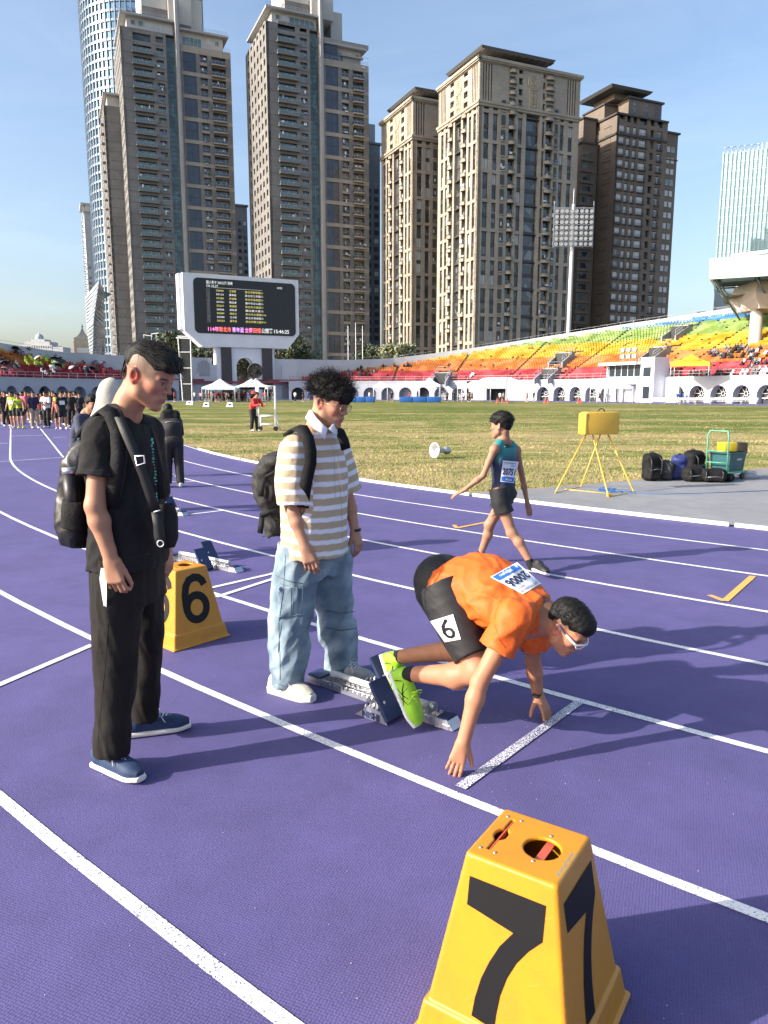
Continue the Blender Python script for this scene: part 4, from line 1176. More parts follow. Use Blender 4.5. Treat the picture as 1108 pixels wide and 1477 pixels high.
def tower_A(name, label, x, y, H, W=39.5, D=30.0, wl=None, low=0.0, dwing=3.6, fine=True):
    """slab tower with a pale fin between a glass balcony wing and a beige banded wing"""
    r = tower_root(name, label, x, y); fh = 3.95
    LW = 19.0
    # left wing
    xo = [(4.3, 10.6, .45, 3.05), (12.3, 14.9, .95, 3.0), (15.9, 18.9, None, None)]
    fl = [(1.6+i*4.6, 3.9+i*4.6, .8, 2.9) for i in range(6)]
    wall, n = grid_tower(r, LW, D, H, fh, xo, M_tA, face_l=fl)
    for k in range(1, n+1, 1):
        wall.box(-.03, 3.9, -.03, 0, k*fh-.05, k*fh+.05, 1); wall.box(10.9, 15.7, -.03, 0, k*fh-.05, k*fh+.05, 1)
    wall.build('left_wing', [M_tA, M_tBd], r)
    g = MB()                 # teal glass strip
    g.box(15.9, 18.9, .3, .36, 0, H-2, 0)
    for k in range(int((H-2)/1.71)):
        g.box(15.9, 18.9, .22, .3, k*1.71, k*1.71+.09, 1)
    for xx in (15.9, 16.9, 17.85, 18.8): g.box(xx, xx+.09, .2, .3, 0, H-2, 1)
    g.build('glass_strip', [M_teal, mat('dark_mullion', (.05, .06, .065), .4)], r)
    bal = balcony_mesh(7.4, 1.25, 'glass').mesh('balcony', [M_tA2 if False else M_tA, M_rglass, M_steel, M_curt if False else M_rglass])
    bal2 = balcony_mesh(2.6, .02, 'glass').mesh('balcony', [M_tA, M_rglass, M_steel, M_pane])
    for k in range(1, n): instance('balcony', bal, r, (3.75, 0, k*fh)); instance('balcony', bal2, r, (12.3, .1, k*fh+.5))
    clutter(r, [(4.2, 10.4), (12.4, 14.7), (32.4, 37), (28, 30.6)], H, fh, 150, -.55)
    # fin
    g = MB(); g.box(19.25, 20.2, -1.9, 0.4, 0, H+13, 0); g.box(20.2, 20.9, -.6, 8, 0, H+12.9, 0); g.build('fin', M_fin, r)
    # right wing, set a little forward and lower
    rx = 21.1; RW = W-rx; H2 = H-low
    wl_ = MB(); core = MB(); core.box(rx, W-.3, 1.2, D, 0, H2-.6, 0); core.build('core', M_pane, r)
    cols = [(rx, rx+.7), (rx+5.4, rx+6.8), (rx+9.6, rx+11.2), (W-2.0, W+.02)]
    for a, b in cols: wl_.box(a, b, 0.0, 1.22, 0, H2, 0)
    for k in range(n+1):
        z = k*fh
        if k % 2 == 0: wl_.box(rx, W, -.04, 1.21, z-.55, z+.75, 1)
        wl_.box(rx+6.8, W-2.0, .05, 1.21, z-.25, z+.35, 1)
        wl_.box(W-2.0, W+.06, -.03, 0, z+.3, z+.42, 1)
    wl_.box(rx, W, -.05, 1.2, H2-1.3, H2+.2, 1); wl_.box(rx, W, 1.2, D, H2-.6, H2+.2, 0); wl_.box(W-.3, W, 1.2, D, 0, H2, 0); wl_.box(rx, W, D, D+.3, 0, H2, 0)
    wl_.build('right_wing', [M_tA2 if False else M_tA, M_tA2], r)
    g = MB()
    for k in range(0, n, 2):
        z = k*fh+.8; g.box(rx+.7, rx+5.4, .35, .42, z, z+2*fh-1.4, 0)
        for xx in (rx+.7, rx+3.0, rx+5.3): g.box(xx, xx+.1, .28, .36, z, z+2*fh-1.4, 1)
        for zz in (z, z+fh-.7, z+2*fh-1.5): g.box(rx+.7, rx+5.4, .29, .35, zz, zz+.1, 1)
    g.build('window', [M_bglass, mat('dark_mullion', (.05, .06, .065), .4)], r, kind='stuff')
    b3 = balcony_mesh(W-2.2-(rx+11.0), 1.5, 'glass').mesh('balcony', [M_tA2, M_bglass, M_steel, M_pane]); b4 = balcony_mesh(2.8, .05, 'glass').mesh('balcony', [M_tA2, M_bglass, M_steel, M_pane])
    for k in range(1, n):
        if k*fh > H2-3: continue
        instance('balcony', b3, r, (rx+11.0, 0, k*fh)); instance('balcony', b4, r, (rx+6.8, .2, k*fh+.35))
    # set-back top floors with thin roof slabs
    g = MB(); g.box(2.6, 19.1, 1.8, D-3, H, H+4.6, 0); g.box(.2, 19.1, -.2, D-1, H+4.6, H+5.3, 1)
    g.box(rx+.1, W-2.4, 1.8, D-3, H2, H2+5.2, 0); g.box(rx+.1, W-.6, -.2, D-1, H2+5.2, H2+5.9, 1)
    g.build('top_floor', [M_tAw, M_fin], r)
    g = MB()
    for a, b, z in ((9, 18.5, H), (rx+1, rx+8, H2), (4.0, 5.6, H+1.6), (6.6, 8.4, H+1.6), (rx+10, rx+11.6, H2+2), (rx+13, rx+14.5, H2+2)):
        panes(g, a, b, 1.70, z+.5, z+3.8 if b-a > 3 else z+2.1, .3, 4 if b-a > 3 else 0)
    g.build('window', [M_rglass, M_whitem, M_curt], r, kind='stuff')
    g = MB()
    for a, b, z in ((.2, 19, H+5.3), (rx+.2, W-.6, H2+5.9), (0, 19, H+.3), (rx, W, H2+.2)):
        for h in (.55, 1.05): g.box(a, b, -.1, -.04, z+h, z+h+.06)
        for i in range(int((b-a)/1.5)+1): g.box(a+i*1.5, a+i*1.5+.06, -.1, -.04, z, z+1.1)
    g.build('roof_railing', M_steel, r, kind='stuff')
    g = MB(); g.box(8.5, 17.5, 5, D-8, H+5.3, H+10.5, 1); g.box(8.4, 17.6, 4.9, D-7.9, H+10.5, H+22, 0); g.box(17.7, 26.0, 3, D-9, H+5.9, H+24, 0); g.box(26.1, 30.5, 6, D-9, H2+5.9, H2+19, 0)
    g.build('crown', [M_tAw, M_tA], r)
    g = MB()
    for a in (11, 14): g.box(a, a+.9, 4.85, 4.9, H+15, H+16)
    g.build('vent', M_tBd, r)
    return r
tower_A('residential_tower', 'grey and beige balcony tower with pale central fin, left of the scoreboard top', -94.3, 288, 130.5, low=2.5)
tower_A('residential_tower', 'grey and beige balcony tower with pale central fin, behind the right half of the scoreboard', -41.0, 280, 128.5, W=38.5, low=8.5)

# slim twin left of the first tower
r = tower_root('residential_tower', 'slim grey slab tower with sunlit balconies between glass tower and first fin tower', -105.5, 299)
wall, n = grid_tower(r, 14, 30, 108, 3.42, [], M_tA, face_l=[(2+i*4.4, 4.3+i*4.4, .8, 2.9) for i in range(6)])
for k in range(1, n): wall.box(-.03, 14, -.03, 0, k*fh_*1.0-.05, k*fh_+.05, 1) if False else wall.box(0, 14, -.03, 0, k*3.42-.05, k*3.42+.05, 1)
wall.build('wall', [M_tA, M_tBd], r)
g = MB(); g.box(1.5, 12, 2, 26, 108, 112.5, 0); g.box(0, 13, .5, 28, 112.5, 113.2, 1); g.build('top_floor', [M_tAw, M_fin], r)
bl = balcony_mesh(3.2, 1.1, 'rail').mesh('balcony', [M_tA2, M_rglass, M_steel, M_pane, M_whitem])
for k in range(2, n): instance('balcony', bl, r, (0, 6.4, k*3.42), -PI/2)

def tower_B(name, label, x, y, H, W, D, nf, crown=12.5, skipright=0):
    """stone tower: paired windows, curved balconies, dark central recess and a fluted crown with a medallion"""
    r = tower_root(name, label, x, y); fh = 4.3; Hc = H-crown
    def face_cols(L):
        if L > 30: return dict(win=[(1.7, 3.6), (5.0, 6.7), (14.0, 15.6), (23.0, 24.4), (L-7.0, L-5.5), (L-3.8, L-2.1)], bay=[(8.0, 9.4), (L-9.0, L-7.9)], bal=[(10.6, 13.0), (L-12.9, L-9.7)], rec=(17.0, 22.0))
        return dict(win=[(1.6, 3.3), (4.6, 6.1), (L-6.2, L-4.7), (L-3.4, L-1.7)], bay=[], bal=[(7.3, 9.8), (L-9.9, L-7.4)], rec=(11.0, L-11.0))
    core = MB(); core.box(1.1, W-.3, 1.1, D, 0, H-.5); core.build('core', M_pane, r)
    wall = MB(); glz = MB(); spn = MB()
    def wb(face, a, b, d0, d1, z0, z1, m=0, G=None):
        G = G or wall
        if face == 'f': G.box(a, b, d0, d1, z0, z1, m)
        else: G.box(d0, d1, D-b, D-a, z0, z1, m)          # mirrored so both faces read the same from the corner
    for face, L in (('f', W), ('l', D)):
        c = face_cols(L); ops = sorted(c['win']+c['bay']+c['bal']+[c['rec']])
        if face == 'l': ops = [(L-b, L-a) for a, b in ops][::-1]
        cc = {k: ([(L-b, L-a) for a, b in v] if k != 'rec' else (L-v[1], L-v[0])) for k, v in c.items()} if face == 'l' else c
        xs = [0.0]+[v for o_ in ops for v in o_]+[L]
        for i in range(0, len(xs), 2): wb(face, xs[i], xs[i+1], 0.0 if face == 'f' else 0.0, 1.12, 0, Hc)
        for (a, b) in ops: wb(face, a, b, .05, 1.11, Hc-.9, Hc)
        for k in range(nf):
            z = k*fh
            if z > Hc-2: break
            for (a, b) in cc['win']:
                if k % 2 == 0: wb(face, a, b, .05, 1.11, z-.45, z+.55); wb(face, a-.25, b+.25, -.12, .0, z-.5, z-.3); 
                else: wb(face, a, b, .32, 1.11, z-.55, z+.65, 0, spn)
                glz_y = .55
                if face == 'f': panes(glz, a, b, glz_y, z+.6, min(z+fh-.5, Hc-1), .1, 1)
                else: panes(glz, D-b, D-a, glz_y, z+.6, min(z+fh-.5, Hc-1), .1, 1, face='l')
            for (a, b) in cc['bay']:
                wb(face, a, b, .05, 1.11, z-.4, z+.7)
                wb(face, a+.1, b-.1, -.25, .4, z+.75, z+fh-.5, 0, spn); wb(face, a-.1, b+.1, -.35, .05, z+.45, z+.75)
            wb(face, c['rec'][0] if face == 'f' else cc['rec'][0], cc['rec'][1], .9, 1.11, z-.35, z+.75, 0, spn)
            if k % 2 == 0: wb(face, cc['rec'][0], cc['rec'][1], .1, .9, z-.2, z+.05, 0, spn)
        # cornice between shaft and crown, crown body
        wb(face, -.7, L+.3, -.75, .0, Hc-.2, Hc+.5); wb(face, -.45, L+.3, -.45, .0, Hc-.9, Hc-.2)
        crown_ops = []
        fl_ = [1.2+i*.95 for i in range(4)]; fr_ = [L-4.6+i*.95 for i in range(4)]
        mid = [(a, b) for (a, b) in cc['bal']]+[(cc['win'][2][0], cc['win'][2][1])]*(1 if L > 30 else 0)
        slots = [(v, v+.45) for v in fl_+fr_]
        ops2 = sorted(slots+mid+([(23.0, 24.4)] if L > 30 else []))
        xs = [0.0]+[v for o_ in ops2 for v in o_]+[L]
        for i in range(0, len(xs), 2): wb(face, xs[i], xs[i+1], .12, 1.2, Hc, H-1.2)
        for (a, b) in slots: wb(face, a, b, .55, 1.2, Hc, H-1.2, 0, spn)
        for (a, b) in [m_ for m_ in ops2 if m_ not in slots]:
            for q in range(4): wb(face, a, b, .2, 1.2, Hc+q*3.1-.3, Hc+q*3.1+.9)
        wb(face, -.2, L+.2, -.1, 1.2, H-1.2, H-.5); wb(face, -.9, L+.9, -.9, .3, H-.5, H+.3); wb(face, -.6, L+.6, -.6, .2, H-.9, H-.5)
        # medallion and pierced screen
        m0 = (cc['rec'][0]+cc['rec'][1])/2
        md = MB(); zc = H-4.2
        def ring(rad, th, zc_): 
            pts = [(m0+rad*math.cos(w*PI/12), -.02, zc_+rad*math.sin(w*PI/12)) for w in range(25)]
            if face == 'l': pts = [(-.02, D-m0+0*0+(-(p[0]-m0)), p[2]) for p in pts]
            md.tube(pts, th, 5, caps=False)
        for rad in (2.1, 1.6, 1.05, .5): ring(rad, .2, zc)
        for q in range(3): ring(.75, .12, H-7.6-q*1.55); ring(1.3, .1, H-7.6-q*1.55)
        bx = (m0-1.6, m0+1.6)
        wb(face, bx[0], bx[0]+.2, -.1, .12, Hc+.6, H-5.5, 0, md); wb(face, bx[1]-.2, bx[1], -.1, .12, Hc+.6, H-5.5, 0, md)
        md.build('medallion', mat('pale_carved_stone', (.50, .42, .31), .7), r)
    wall.box(W-.02, W+.3, 0, D, 0, H); wall.box(0, W+.3, D, D+.3, 0, H); wall.box(0, W, 0, D, H-.6, H-.4)
    wall.build('wall', [M_tB], r); spn.build('spandrel', M_tBd, r, kind='stuff'); glz.build('window', [M_pane, M_tBd, M_curt], r, kind='stuff')
    ms = [M_tB, M_rglass, M_tBd, M_pane]
    cF, cL = face_cols(W), face_cols(D)
    for (a, b) in cF['bal']:
        me = balcony_mesh(b-a, 1.15, 'curve').mesh('balcony', ms)
        for k in range(1, nf):
            if k*fh < Hc-2: instance('balcony', me, r, (a, .1, k*fh))
        for q in range(4): instance('balcony', me, r, (a, .1, Hc+q*3.1+.5)) if Hc+q*3.1 < H-3 else None
    for (a, b) in cL['bal']:
        me = balcony_mesh(b-a, 1.15, 'curve').mesh('balcony', ms)
        for k in range(1, nf):
            if k*fh < Hc-2: instance('balcony', me, r, (.1, b, k*fh), -PI/2)
    clutter(r, cF['bal']+cF['bay'], Hc, fh, 70, -.3); clutter(r, cL['bal'], Hc, fh, 45, -.3, 'l')
    g = MB(); g.box(6, W-9, 5, D-5, H-.3, H+2.4, 0); g.box(9, W-13, 7, D-7, H+2.4, H+3.6, 0); g.build('penthouse', M_tB, r)
    g = MB(); b_ = [(2.0, 2.0, H+3.4), (W-9, 2.0, H+3.4), (W-9, D-2, H+3.4), (2.0, D-2, H+3.4)]
    t_ = [(1.4, 1.4, H+4.2), (W-8.4, 1.4, H+4.2), (W-8.4, D-1.4, H+4.2), (1.4, D-1.4, H+4.2)]
    g.hexa(b_, t_)
    t2 = [(9, 7, H+5.6), (W-16, 7, H+5.6), (W-16, D-7, H+5.6), (9, D-7, H+5.6)]
    g.hexa([(1.4, 1.4, H+4.2), (W-8.4, 1.4, H+4.2), (W-8.4, D-1.4, H+4.2), (1.4, D-1.4, H+4.2)], t2)
    for i in range(12):
        xx = 2.2+(W-11.5)*i/11; g.box(xx, xx+.25, 1.5, 3.5, H+3.15, H+3.4)
    g.build('roof', M_slab, r)
    return r
tower_B('residential_tower', 'tall sand coloured stone tower with fluted crown and round medallions, behind the floodlight mast', 28.7, 240, 100.6, 36.8, 26.0, 29)
tower_B('residential_tower', 'sand coloured stone tower stepped back left of the larger medallion tower', 9.9, 272, 101.0, 34.0, 27.0, 29)

# brown tower
r = tower_root('residential_tower', 'dark brown brick tower with stepped top at the right end of the tower row', 80.9, 275)
W, D, H, fh = 22.5, 21.5, 97.0, 3.78
xo = [(1.0, 3.2, .9, 2.7), (4.4, 6.0, .3, 2.8), (7.2, 8.8, .3, 2.8), (10.0, 13.4, .3, 2.8), (15.0, 16.8, .5, 2.9), (18.2, 20.6, .3, 2.9)]
wall, n = grid_tower(r, W, D, H, fh, xo, M_tC, face_l=[(9.5, 11.0, .9, 2.7), (13.5, 17.0, .9, 2.7)], rec=.9)
for k in range(0, n): wall.box(-.12, -.02, 3.0, 6.6, k*fh+.5, k*fh+2.9, 0); wall.box(-.2, -.02, 2.8, 6.8, k*fh+2.9, k*fh+3.1, 1)
wall.box(-.5, W+.3, -.5, 0, H-6.8, H-6.2, 1); wall.box(-.5, 0, -.5, D, H-6.8, H-6.2, 1); wall.box(-.6, W+.3, -.6, 0, H-.3, H+.3, 1); wall.box(-.6, 0, -.6, D, H-.3, H+.3, 1)
wall.build('wall', [M_tC, M_tCd], r)
g = MB()
for k in range(n): panes(g, 1.0, 3.2, .25, k*fh+.9, k*fh+2.7, .75, 1); panes(g, 9.6, 10.9, .4, k*fh+.9, k*fh+2.7, .2, 1, face='l')
g.build('window', [M_pane, M_whitem, M_curt], r, kind='stuff')
for (a, b, c_) in ((.8, 3.4, 0), (4.3, 6.1, 1), (7.1, 8.9, 1), (9.9, 13.5, 1), (18.1, 20.7, 1)):
    me = balcony_mesh(b-a, .55, 'rail').mesh('balcony', [M_tCd, M_rglass, M_tCd, M_curt if c_ and a < 17 else M_pane, M_whitem])
    for k in range(n): instance('balcony', me, r, (a, 0, k*fh+.05))
g = MB()     # right wing
g.box(W+.4, W+6.6, 1.2, D-2, 0, H-3.0, 0); g.box(W+.2, W+7.2, .6, D-1, H-3.0, H-2.4, 1); g.box(W+.3, W+6.8, .9, D-2, H-12, H-11.6, 1)
g.build('side_wing', [M_tC, M_tCd], r)
g = MB()
for k in range(1, n-1): panes(g, W+1.6, W+3.0, 1.12, k*fh+.8, k*fh+2.6, .6, 1); panes(g, W+3.7, W+5.1, 1.12, k*fh+.8, k*fh+2.6, .6, 1)
g.build('window', [M_rglass, M_whitem, M_curt], r, kind='stuff')
g = MB(); g.box(5.5, 20.5, 1.0, D-3, H, H+6.0, 0); g.box(5.0, 21.2, .4, D-2.6, H+6.0, H+6.6, 1); g.box(-.0, 5.4, 7.0, D-3, H, H+5.0, 0); g.box(-.5, 5.6, 6.4, D-2.6, H+5, H+5.5, 1)
g.box(2, 13, 4.5, D-6, H+6.6, H+8.6, 0)
for xx, y_ in ((7.0, 1), (12.8, 1), (17.6, 1)): g.box(xx, xx+1.6, .96, 1.0, H+1.2, H+3.2, 2); g.box(xx, xx+1.6, .96, 1.0, H+4.0, H+5.4, 2)
g.build('top_floor', [M_tC, M_tCd, M_pane], r)
g = MB(); g.hexa([(-1.8, 1.2, H+8.6), (15, 1.2, H+8.6), (15, D-3, H+8.6), (-1.8, D-3, H+8.6)], [(-2.6, .4, H+9.4), (15.8, .4, H+9.4), (15.8, D-2, H+9.4), (-2.6, D-2, H+9.4)])
g.hexa([(-2.6, .4, H+9.4), (15.8, .4, H+9.4), (15.8, D-2, H+9.4), (-2.6, D-2, H+9.4)], [(4, 7, H+11), (10, 7, H+11), (10, D-8, H+11), (4, D-8, H+11)])
g.build('roof', M_slab, r)
g = MB(); g.box(-7.5, -.6, 9, D, 0, H-8, 0); g.box(-8, -.6, 8.6, D, H-8, H-7.4, 1)
for k in range(n-2): g.box(-8.3, -2.4, 8.4, 9, k*fh, k*fh+1.0, 0); g.box(-6.9, -3.4, 8.95, 9, k*fh+1.1, k*fh+3.0, 2)
g.box(-6.5, -1.0, 10, D-2, H-8, H+.5, 0); g.box(-7, -.6, 9.5, D, H+.5, H+1.1, 1)
g.build('rear_wing', [M_tC, M_tCd, M_pane], r)

# round glass tower
gt = thing('round_glass_tower', 'very tall cylindrical tower of pale blue glass bands behind the left towers', 'tower', (-127, 425, 0), 0)
R_ = 30.5; g = MB(); nseg = 72; HH = 232
M_sky = glass_mat('sky_blue_glass', (.16, .30, .42), (.42, .60, .72), .06, .12, metal=.55)
M_band = mat('grey_blue_band', (.22, .27, .33), .4, metal=.3)
g.lathe([(R_, 0), (R_, HH)], nseg, 0, smooth=False)
fhg = 4.3
for k in range(int(HH/fhg)):
    z = k*fhg; g.lathe([(R_, z), (R_+.5, z), (R_+.5, z+1.1), (R_, z+1.1)], nseg, 1, smooth=False)
g.build('curtain_wall', [M_sky, M_band], gt)
g = MB()
for k in range(nseg):
    w = 2*PI*(k+.5)/nseg; c_, s_ = math.cos(w), math.sin(w)
    if s_ > .35: continue
    t_ = Vector((-s_, c_, 0)); o_ = Vector((c_, s_, 0))
    a = o_*(R_+.1)-t_*.18; b = o_*(R_+.1)+t_*.18; c2_ = o_*(R_+.75)+t_*.18; d2_ = o_*(R_+.75)-t_*.18
    g.hexa([tuple(a), tuple(b), tuple(c2_), tuple(d2_)], [tuple(q+Vector((0,0,HH))) for q in (a, b, c2_, d2_)])
g.build('mullion', mat('steel_blue_mullion', (.30, .36, .42), .4), gt, kind='stuff')

def plain_tower(name, label, px0, px1, ytop, Y, D, m, wm, fh=3.4, bays=4, a=GA, slab_=True, left=True):
    p0 = aty(px0, ytop, Y); r = thing(name, label, 'building', (p0.x, Y, 0), a); H = p0.z
    w = 1.0
    while aty(px1, ytop, Y+w*math.sin(a)).x > p0.x+w*math.cos(a): w += .25
    g = MB(); g.box(0, w, 0, D, 0, H)
    if slab_: g.box(-.6, w+.6, -.6, D+.6, H, H+.8)
    g.build('wall', m, r); g = MB(); n = int(H/fh)
    for k in range(n):
        if H-k*fh > 90: continue
        for i in range(bays):
            x0 = w*(i+.22)/bays; x1 = w*(i+.78)/bays; panes(g, x0, x1, -.04, H-(k+1)*fh+.9, H-(k+1)*fh+2.8, .25, 1)
            if left: y0 = D*(i+.25)/bays; y1 = D*(i+.75)/bays; panes(g, y0, y1, -.04, H-(k+1)*fh+.9, H-(k+1)*fh+2.8, .15, 1, face='l')
    g.build('window', wm, r, kind='stuff'); return r, w, H
WM = [M_pane, M_tBd, M_curt]
plain_tower('apartment_block', 'grey tower partly hidden between the two fin towers', 333, 356, 296, 395, 20, M_far, WM, bays=3)
r, w_, H_ = plain_tower('apartment_block', 'dark blue grey tower behind the gap left of the stone towers', 515, 548, 205, 330, 24, M_far, [M_bglass, M_tBd, M_curt], bays=3)
MB().box(1, w_-1, 3, 20, H_+.8, H_+9).build('penthouse', mat('pale_grey_render', (.30, .32, .34), .8), r)
# pale apartment block at the far left
M_pale = mat('pale_tile', (.46, .46, .46), .8, var=.1, vscale=.4)
r, w_, H_ = plain_tower('apartment_block', 'pale apartment block with many small balconies at the far left skyline', 121, 149, 306, 520, 30, M_pale, [M_pane, M_whitem, M_curt], bays=4)
bl = balcony_mesh(3.4, 1.6, 'rail').mesh('balcony', [M_pale, M_rglass, M_whitem, M_pane, M_whitem])
for k in range(4, int(H_/3.4)):
    for j in range(2): instance('balcony', bl, r, (-.1, 10+12*j, k*3.4), -PI/2)
g = MB(); g.box(-2, w_+1, -2, 24, H_+4.5, H_+5.6)
for x in (0, w_-1): 
    for y in (0, 20): g.box(x, x+.9, y, y+.9, H_, H_+4.5)
g.build('roof_frame', M_pale, r)
# faceted glass building
Y = 245; P = lambda px, py, dy=0: aty(px, py, Y+dy)
r = thing('faceted_glass_building', 'low faceted building of grey glass panels at the foot of the left towers', 'building', (0, 0, 0))
a1, a2, a3, a4, a5 = P(123, 428), P(143, 404, -8), P(150, 420, 14), P(125, 470), P(130, 512); b3 = P(135, 462, -8); b5 = P(134, 512, -8); c3 = P(152, 480, 14); c5 = P(152, 512, 14); d1 = a1+Vector((1, 10, 0)); d5 = a5+Vector((1, 10, 0))
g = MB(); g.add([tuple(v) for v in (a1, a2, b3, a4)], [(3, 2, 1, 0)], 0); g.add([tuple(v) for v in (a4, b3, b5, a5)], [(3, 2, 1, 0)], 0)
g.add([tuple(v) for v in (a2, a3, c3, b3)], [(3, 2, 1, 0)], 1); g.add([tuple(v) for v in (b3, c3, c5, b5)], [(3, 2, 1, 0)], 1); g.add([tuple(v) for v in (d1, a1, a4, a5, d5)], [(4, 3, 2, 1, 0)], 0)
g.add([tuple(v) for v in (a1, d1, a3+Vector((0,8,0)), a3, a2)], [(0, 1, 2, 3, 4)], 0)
g.build('glass_skin', [glass_mat('grey_glass_panel', (.20, .25, .28), (.28, .33, .36), .25, .2), glass_mat('shaded_glass_panel', (.10, .14, .19), (.16, .2, .25), .2, .2)], r)  # second glass is a darker copy: shade of the right facets put into its colour
g = MB()
def between(p, q, u_): return p+(q-p)*u_
for i in range(1, 9):
    u_ = i/9; g.tube([between(a1, a4, u_)+Vector((0,-.1,0)), between(a2, b3, u_)+Vector((0,-.2,0)), between(a3, c3, u_)+Vector((0,-.1,0))], .14, 4)
    g.tube([between(a4, a5, u_)+Vector((0,-.1,0)), between(b3, b5, u_)+Vector((0,-.2,0)), between(c3, c5, u_)+Vector((0,-.1,0))], .14, 4)
g.build('panel_joint', M_whitem, r, kind='stuff')
# small building with flared pointed roof
r = thing('pavilion_building', 'small building with a flared pointed roof and red banner at the left skyline', 'building', tuple(aty(109, 520, 260))[:2]+(0,), .35)
zt = aty(115, 487, 260).z; wv = 5.2
g = MB(); g.box(0, wv, 0, 14, 0, zt, 0); g.box(.8, wv-.6, -.06, 0, zt-5, zt-3.4, 1); g.box(.8, wv-.6, -.06, 0, zt-8, zt-6.5, 1); g.build('wall', [M_tB, M_curt], r)
g = MB()
prof = [(2.9, 0), (2.0, .5), (1.2, 1.4), (.55, 2.6), (.2, 3.7), (.05, 4.1)]
for i in range(len(prof)-1):
    (ra, za), (rb, zb) = prof[i], prof[i+1]; cx_, cy_ = wv/2, 7; q_ = 1.9
    g.hexa([(cx_-ra, cy_-ra*q_, zt+za), (cx_+ra, cy_-ra*q_, zt+za), (cx_+ra, cy_+ra*q_, zt+za), (cx_-ra, cy_+ra*q_, zt+za)], [(cx_-rb, cy_-rb*q_, zt+zb), (cx_+rb, cy_-rb*q_, zt+zb), (cx_+rb, cy_+rb*q_, zt+zb), (cx_-rb, cy_+rb*q_, zt+zb)])
g.lathe([(.25, zt+4.0), (.35, zt+4.3), (.2, zt+4.7), (.01, zt+5.3)], 8, M=Matrix.Translation((wv/2, 7, 0))); g.build('roof', M_slab, r)
MB().box(-.25, -.05, 1, 9, 4, zt-1).build('banner', mat('red_banner', (.55, .12, .07), .7), r)
# domed building far left
Y = 620; p0 = aty(28, 500, Y); r = thing('domed_building', 'distant pale building with a small dome above the left stand wall', 'building', (p0.x, Y, 0), 0)
w1 = aty(75, 500, Y).x-p0.x; zt = aty(50, 495, Y).z
g = MB(); g.box(0, w1, 0, 20, 0, zt-1.5); g.box(w1*.12, w1*.9, 2, 18, zt-1.5, zt+1.5); g.box(w1*.3, w1*.72, 4, 16, zt+1.5, zt+3.5); g.box(w1+.5, w1+9, 0, 15, 0, zt-3, 0); g.build('wall', M_pale, r)
g = MB(); g.lathe([(3.4, zt+3.5), (3.4, zt+5), (3.0, zt+6.4), (1.9, zt+7.6), (.5, zt+8.2), (.2, zt+9.6), (.01, zt+10)], 14, M=Matrix.Translation((w1*.5, 8, 0))); g.build('dome', mat('pale_blue_grey_dome', (.36, .4, .42), .6), r)
g = MB()
for i in range(14): g.box(w1*(i+.3)/14, w1*(i+.7)/14, -.05, 0, zt-4, zt-2.4); 
g.build('window', M_pane, r, kind='stuff')

# pale green glass block on the right
Y = 330; p0 = aty(1043, 222, Y); aR = math.radians(-24)
r = thing('green_glass_tower', 'pale green curtain wall office block behind the grandstand canopy', 'tower', (p0.x, Y, 0), aR)
M_gg = mat('pale_green_glass', (.36, .52, .51), .15, metal=.2, var=.12, vscale=.06)
Hh = p0.z; Wd = 60
g = MB(); g.box(8.6, Wd, 0, 30, 0, Hh); g.box(0, 8.6, 0, 30, Hh*.47, Hh, 0); g.box(.4, 8.5, .3, 30, Hh*.3, Hh*.47, 1); g.box(-6, 20, -2, 28, 0, Hh*.36, 1)
g.build('curtain_wall', [M_gg, mat('blue_grey_glass', (.18, .25, .30), .15, var=.15, vscale=.1)], r)
g = MB()
for i in range(int(Wd/1.6)):
    x = i*1.6; z0_ = Hh*.47 if x < 8.6 else Hh*.36; g.box(x, x+.34, -.55, -.002, z0_, Hh+(.6 if x < 14 else 2.4))
for i in range(17): x = -6+i*1.6; g.box(x, x+.2, -2.3, -2.002, 0, Hh*.36)
for k in range(int(Hh/3.6)):
    z = Hh-3.6*k; 
    if z > Hh*.36: g.box(0 if z > Hh*.47 else 8.6, Wd, -.12, -.003, z-.25, z)
g.build('mullion', mat('pale_green_mullion', (.62, .74, .71), .5), r, kind='stuff')
g = MB(); g.box(-1.0+3, 3.4, -2.6, -2.3, 0, Hh*.36, 0)
for k in range(int(Hh*.36/3.6)): g.box(2.4, 6.4, -2.5, -2.0, k*3.6+1.6, k*3.6+3.2, 1); g.box(2.0, 6.8, -2.7, -2.0, k*3.6+3.2, k*3.6+5.2, 0)
g.build('stair_bay', [M_white, M_pane], r)
g = MB()
for i in range(6): g.tube([(i*2.5, -.3, Hh), (i*2.5+1.4, -.3, Hh+2.2)], .12, 4); g.tube([(i*2.5, -.3, Hh+2.2), (i*2.5+2.5, -.3, Hh+2.2)], .12, 4)
g.build('roof_truss', M_steel, r)

# ---------------------------------------------------------------- floodlight mast
pb = aty(820, 482, 186); mast = thing('floodlight_mast', 'tall white floodlight mast with a wide rack of lamps in front of the brown tower', 'mast', (pb.x, 186, 0))
zt = aty(829, 272, 186).z; zr0, zr1 = aty(826, 356, 186).z, aty(828, 301, 186).z
g = MB(); g.tube([(0, 0, 0), (0, 0, zr1*.55), (0, 0, zr1+1)], [.62, .46, .32], 12); g.tube([(0, 0, zr1+1), (0, 0, zt)], [.14, .05], 6); g.build('pole', mat('white_mast_paint', (.6, .61, .62), .5, var=.05), mast)
wr = 4.7; g = MB()
for j in range(8): z = zr0+(zr1-zr0)*j/7; g.box(-wr, wr, -.75, -.6, z-.09, z+.09)
for x in (-wr, -wr*.5, 0, wr*.5, wr): g.box(x-.08, x+.08, -.75, -.6, zr0-.3, zr1+.3)
for x in (-wr, wr): g.tube([(x, -.7, zr1), (x, -.7, zr1+1.6)], .06, 4)
for z in (zr0+1, zr1-1): g.box(-.5, .5, -.65, .4, z-.15, z+.15)
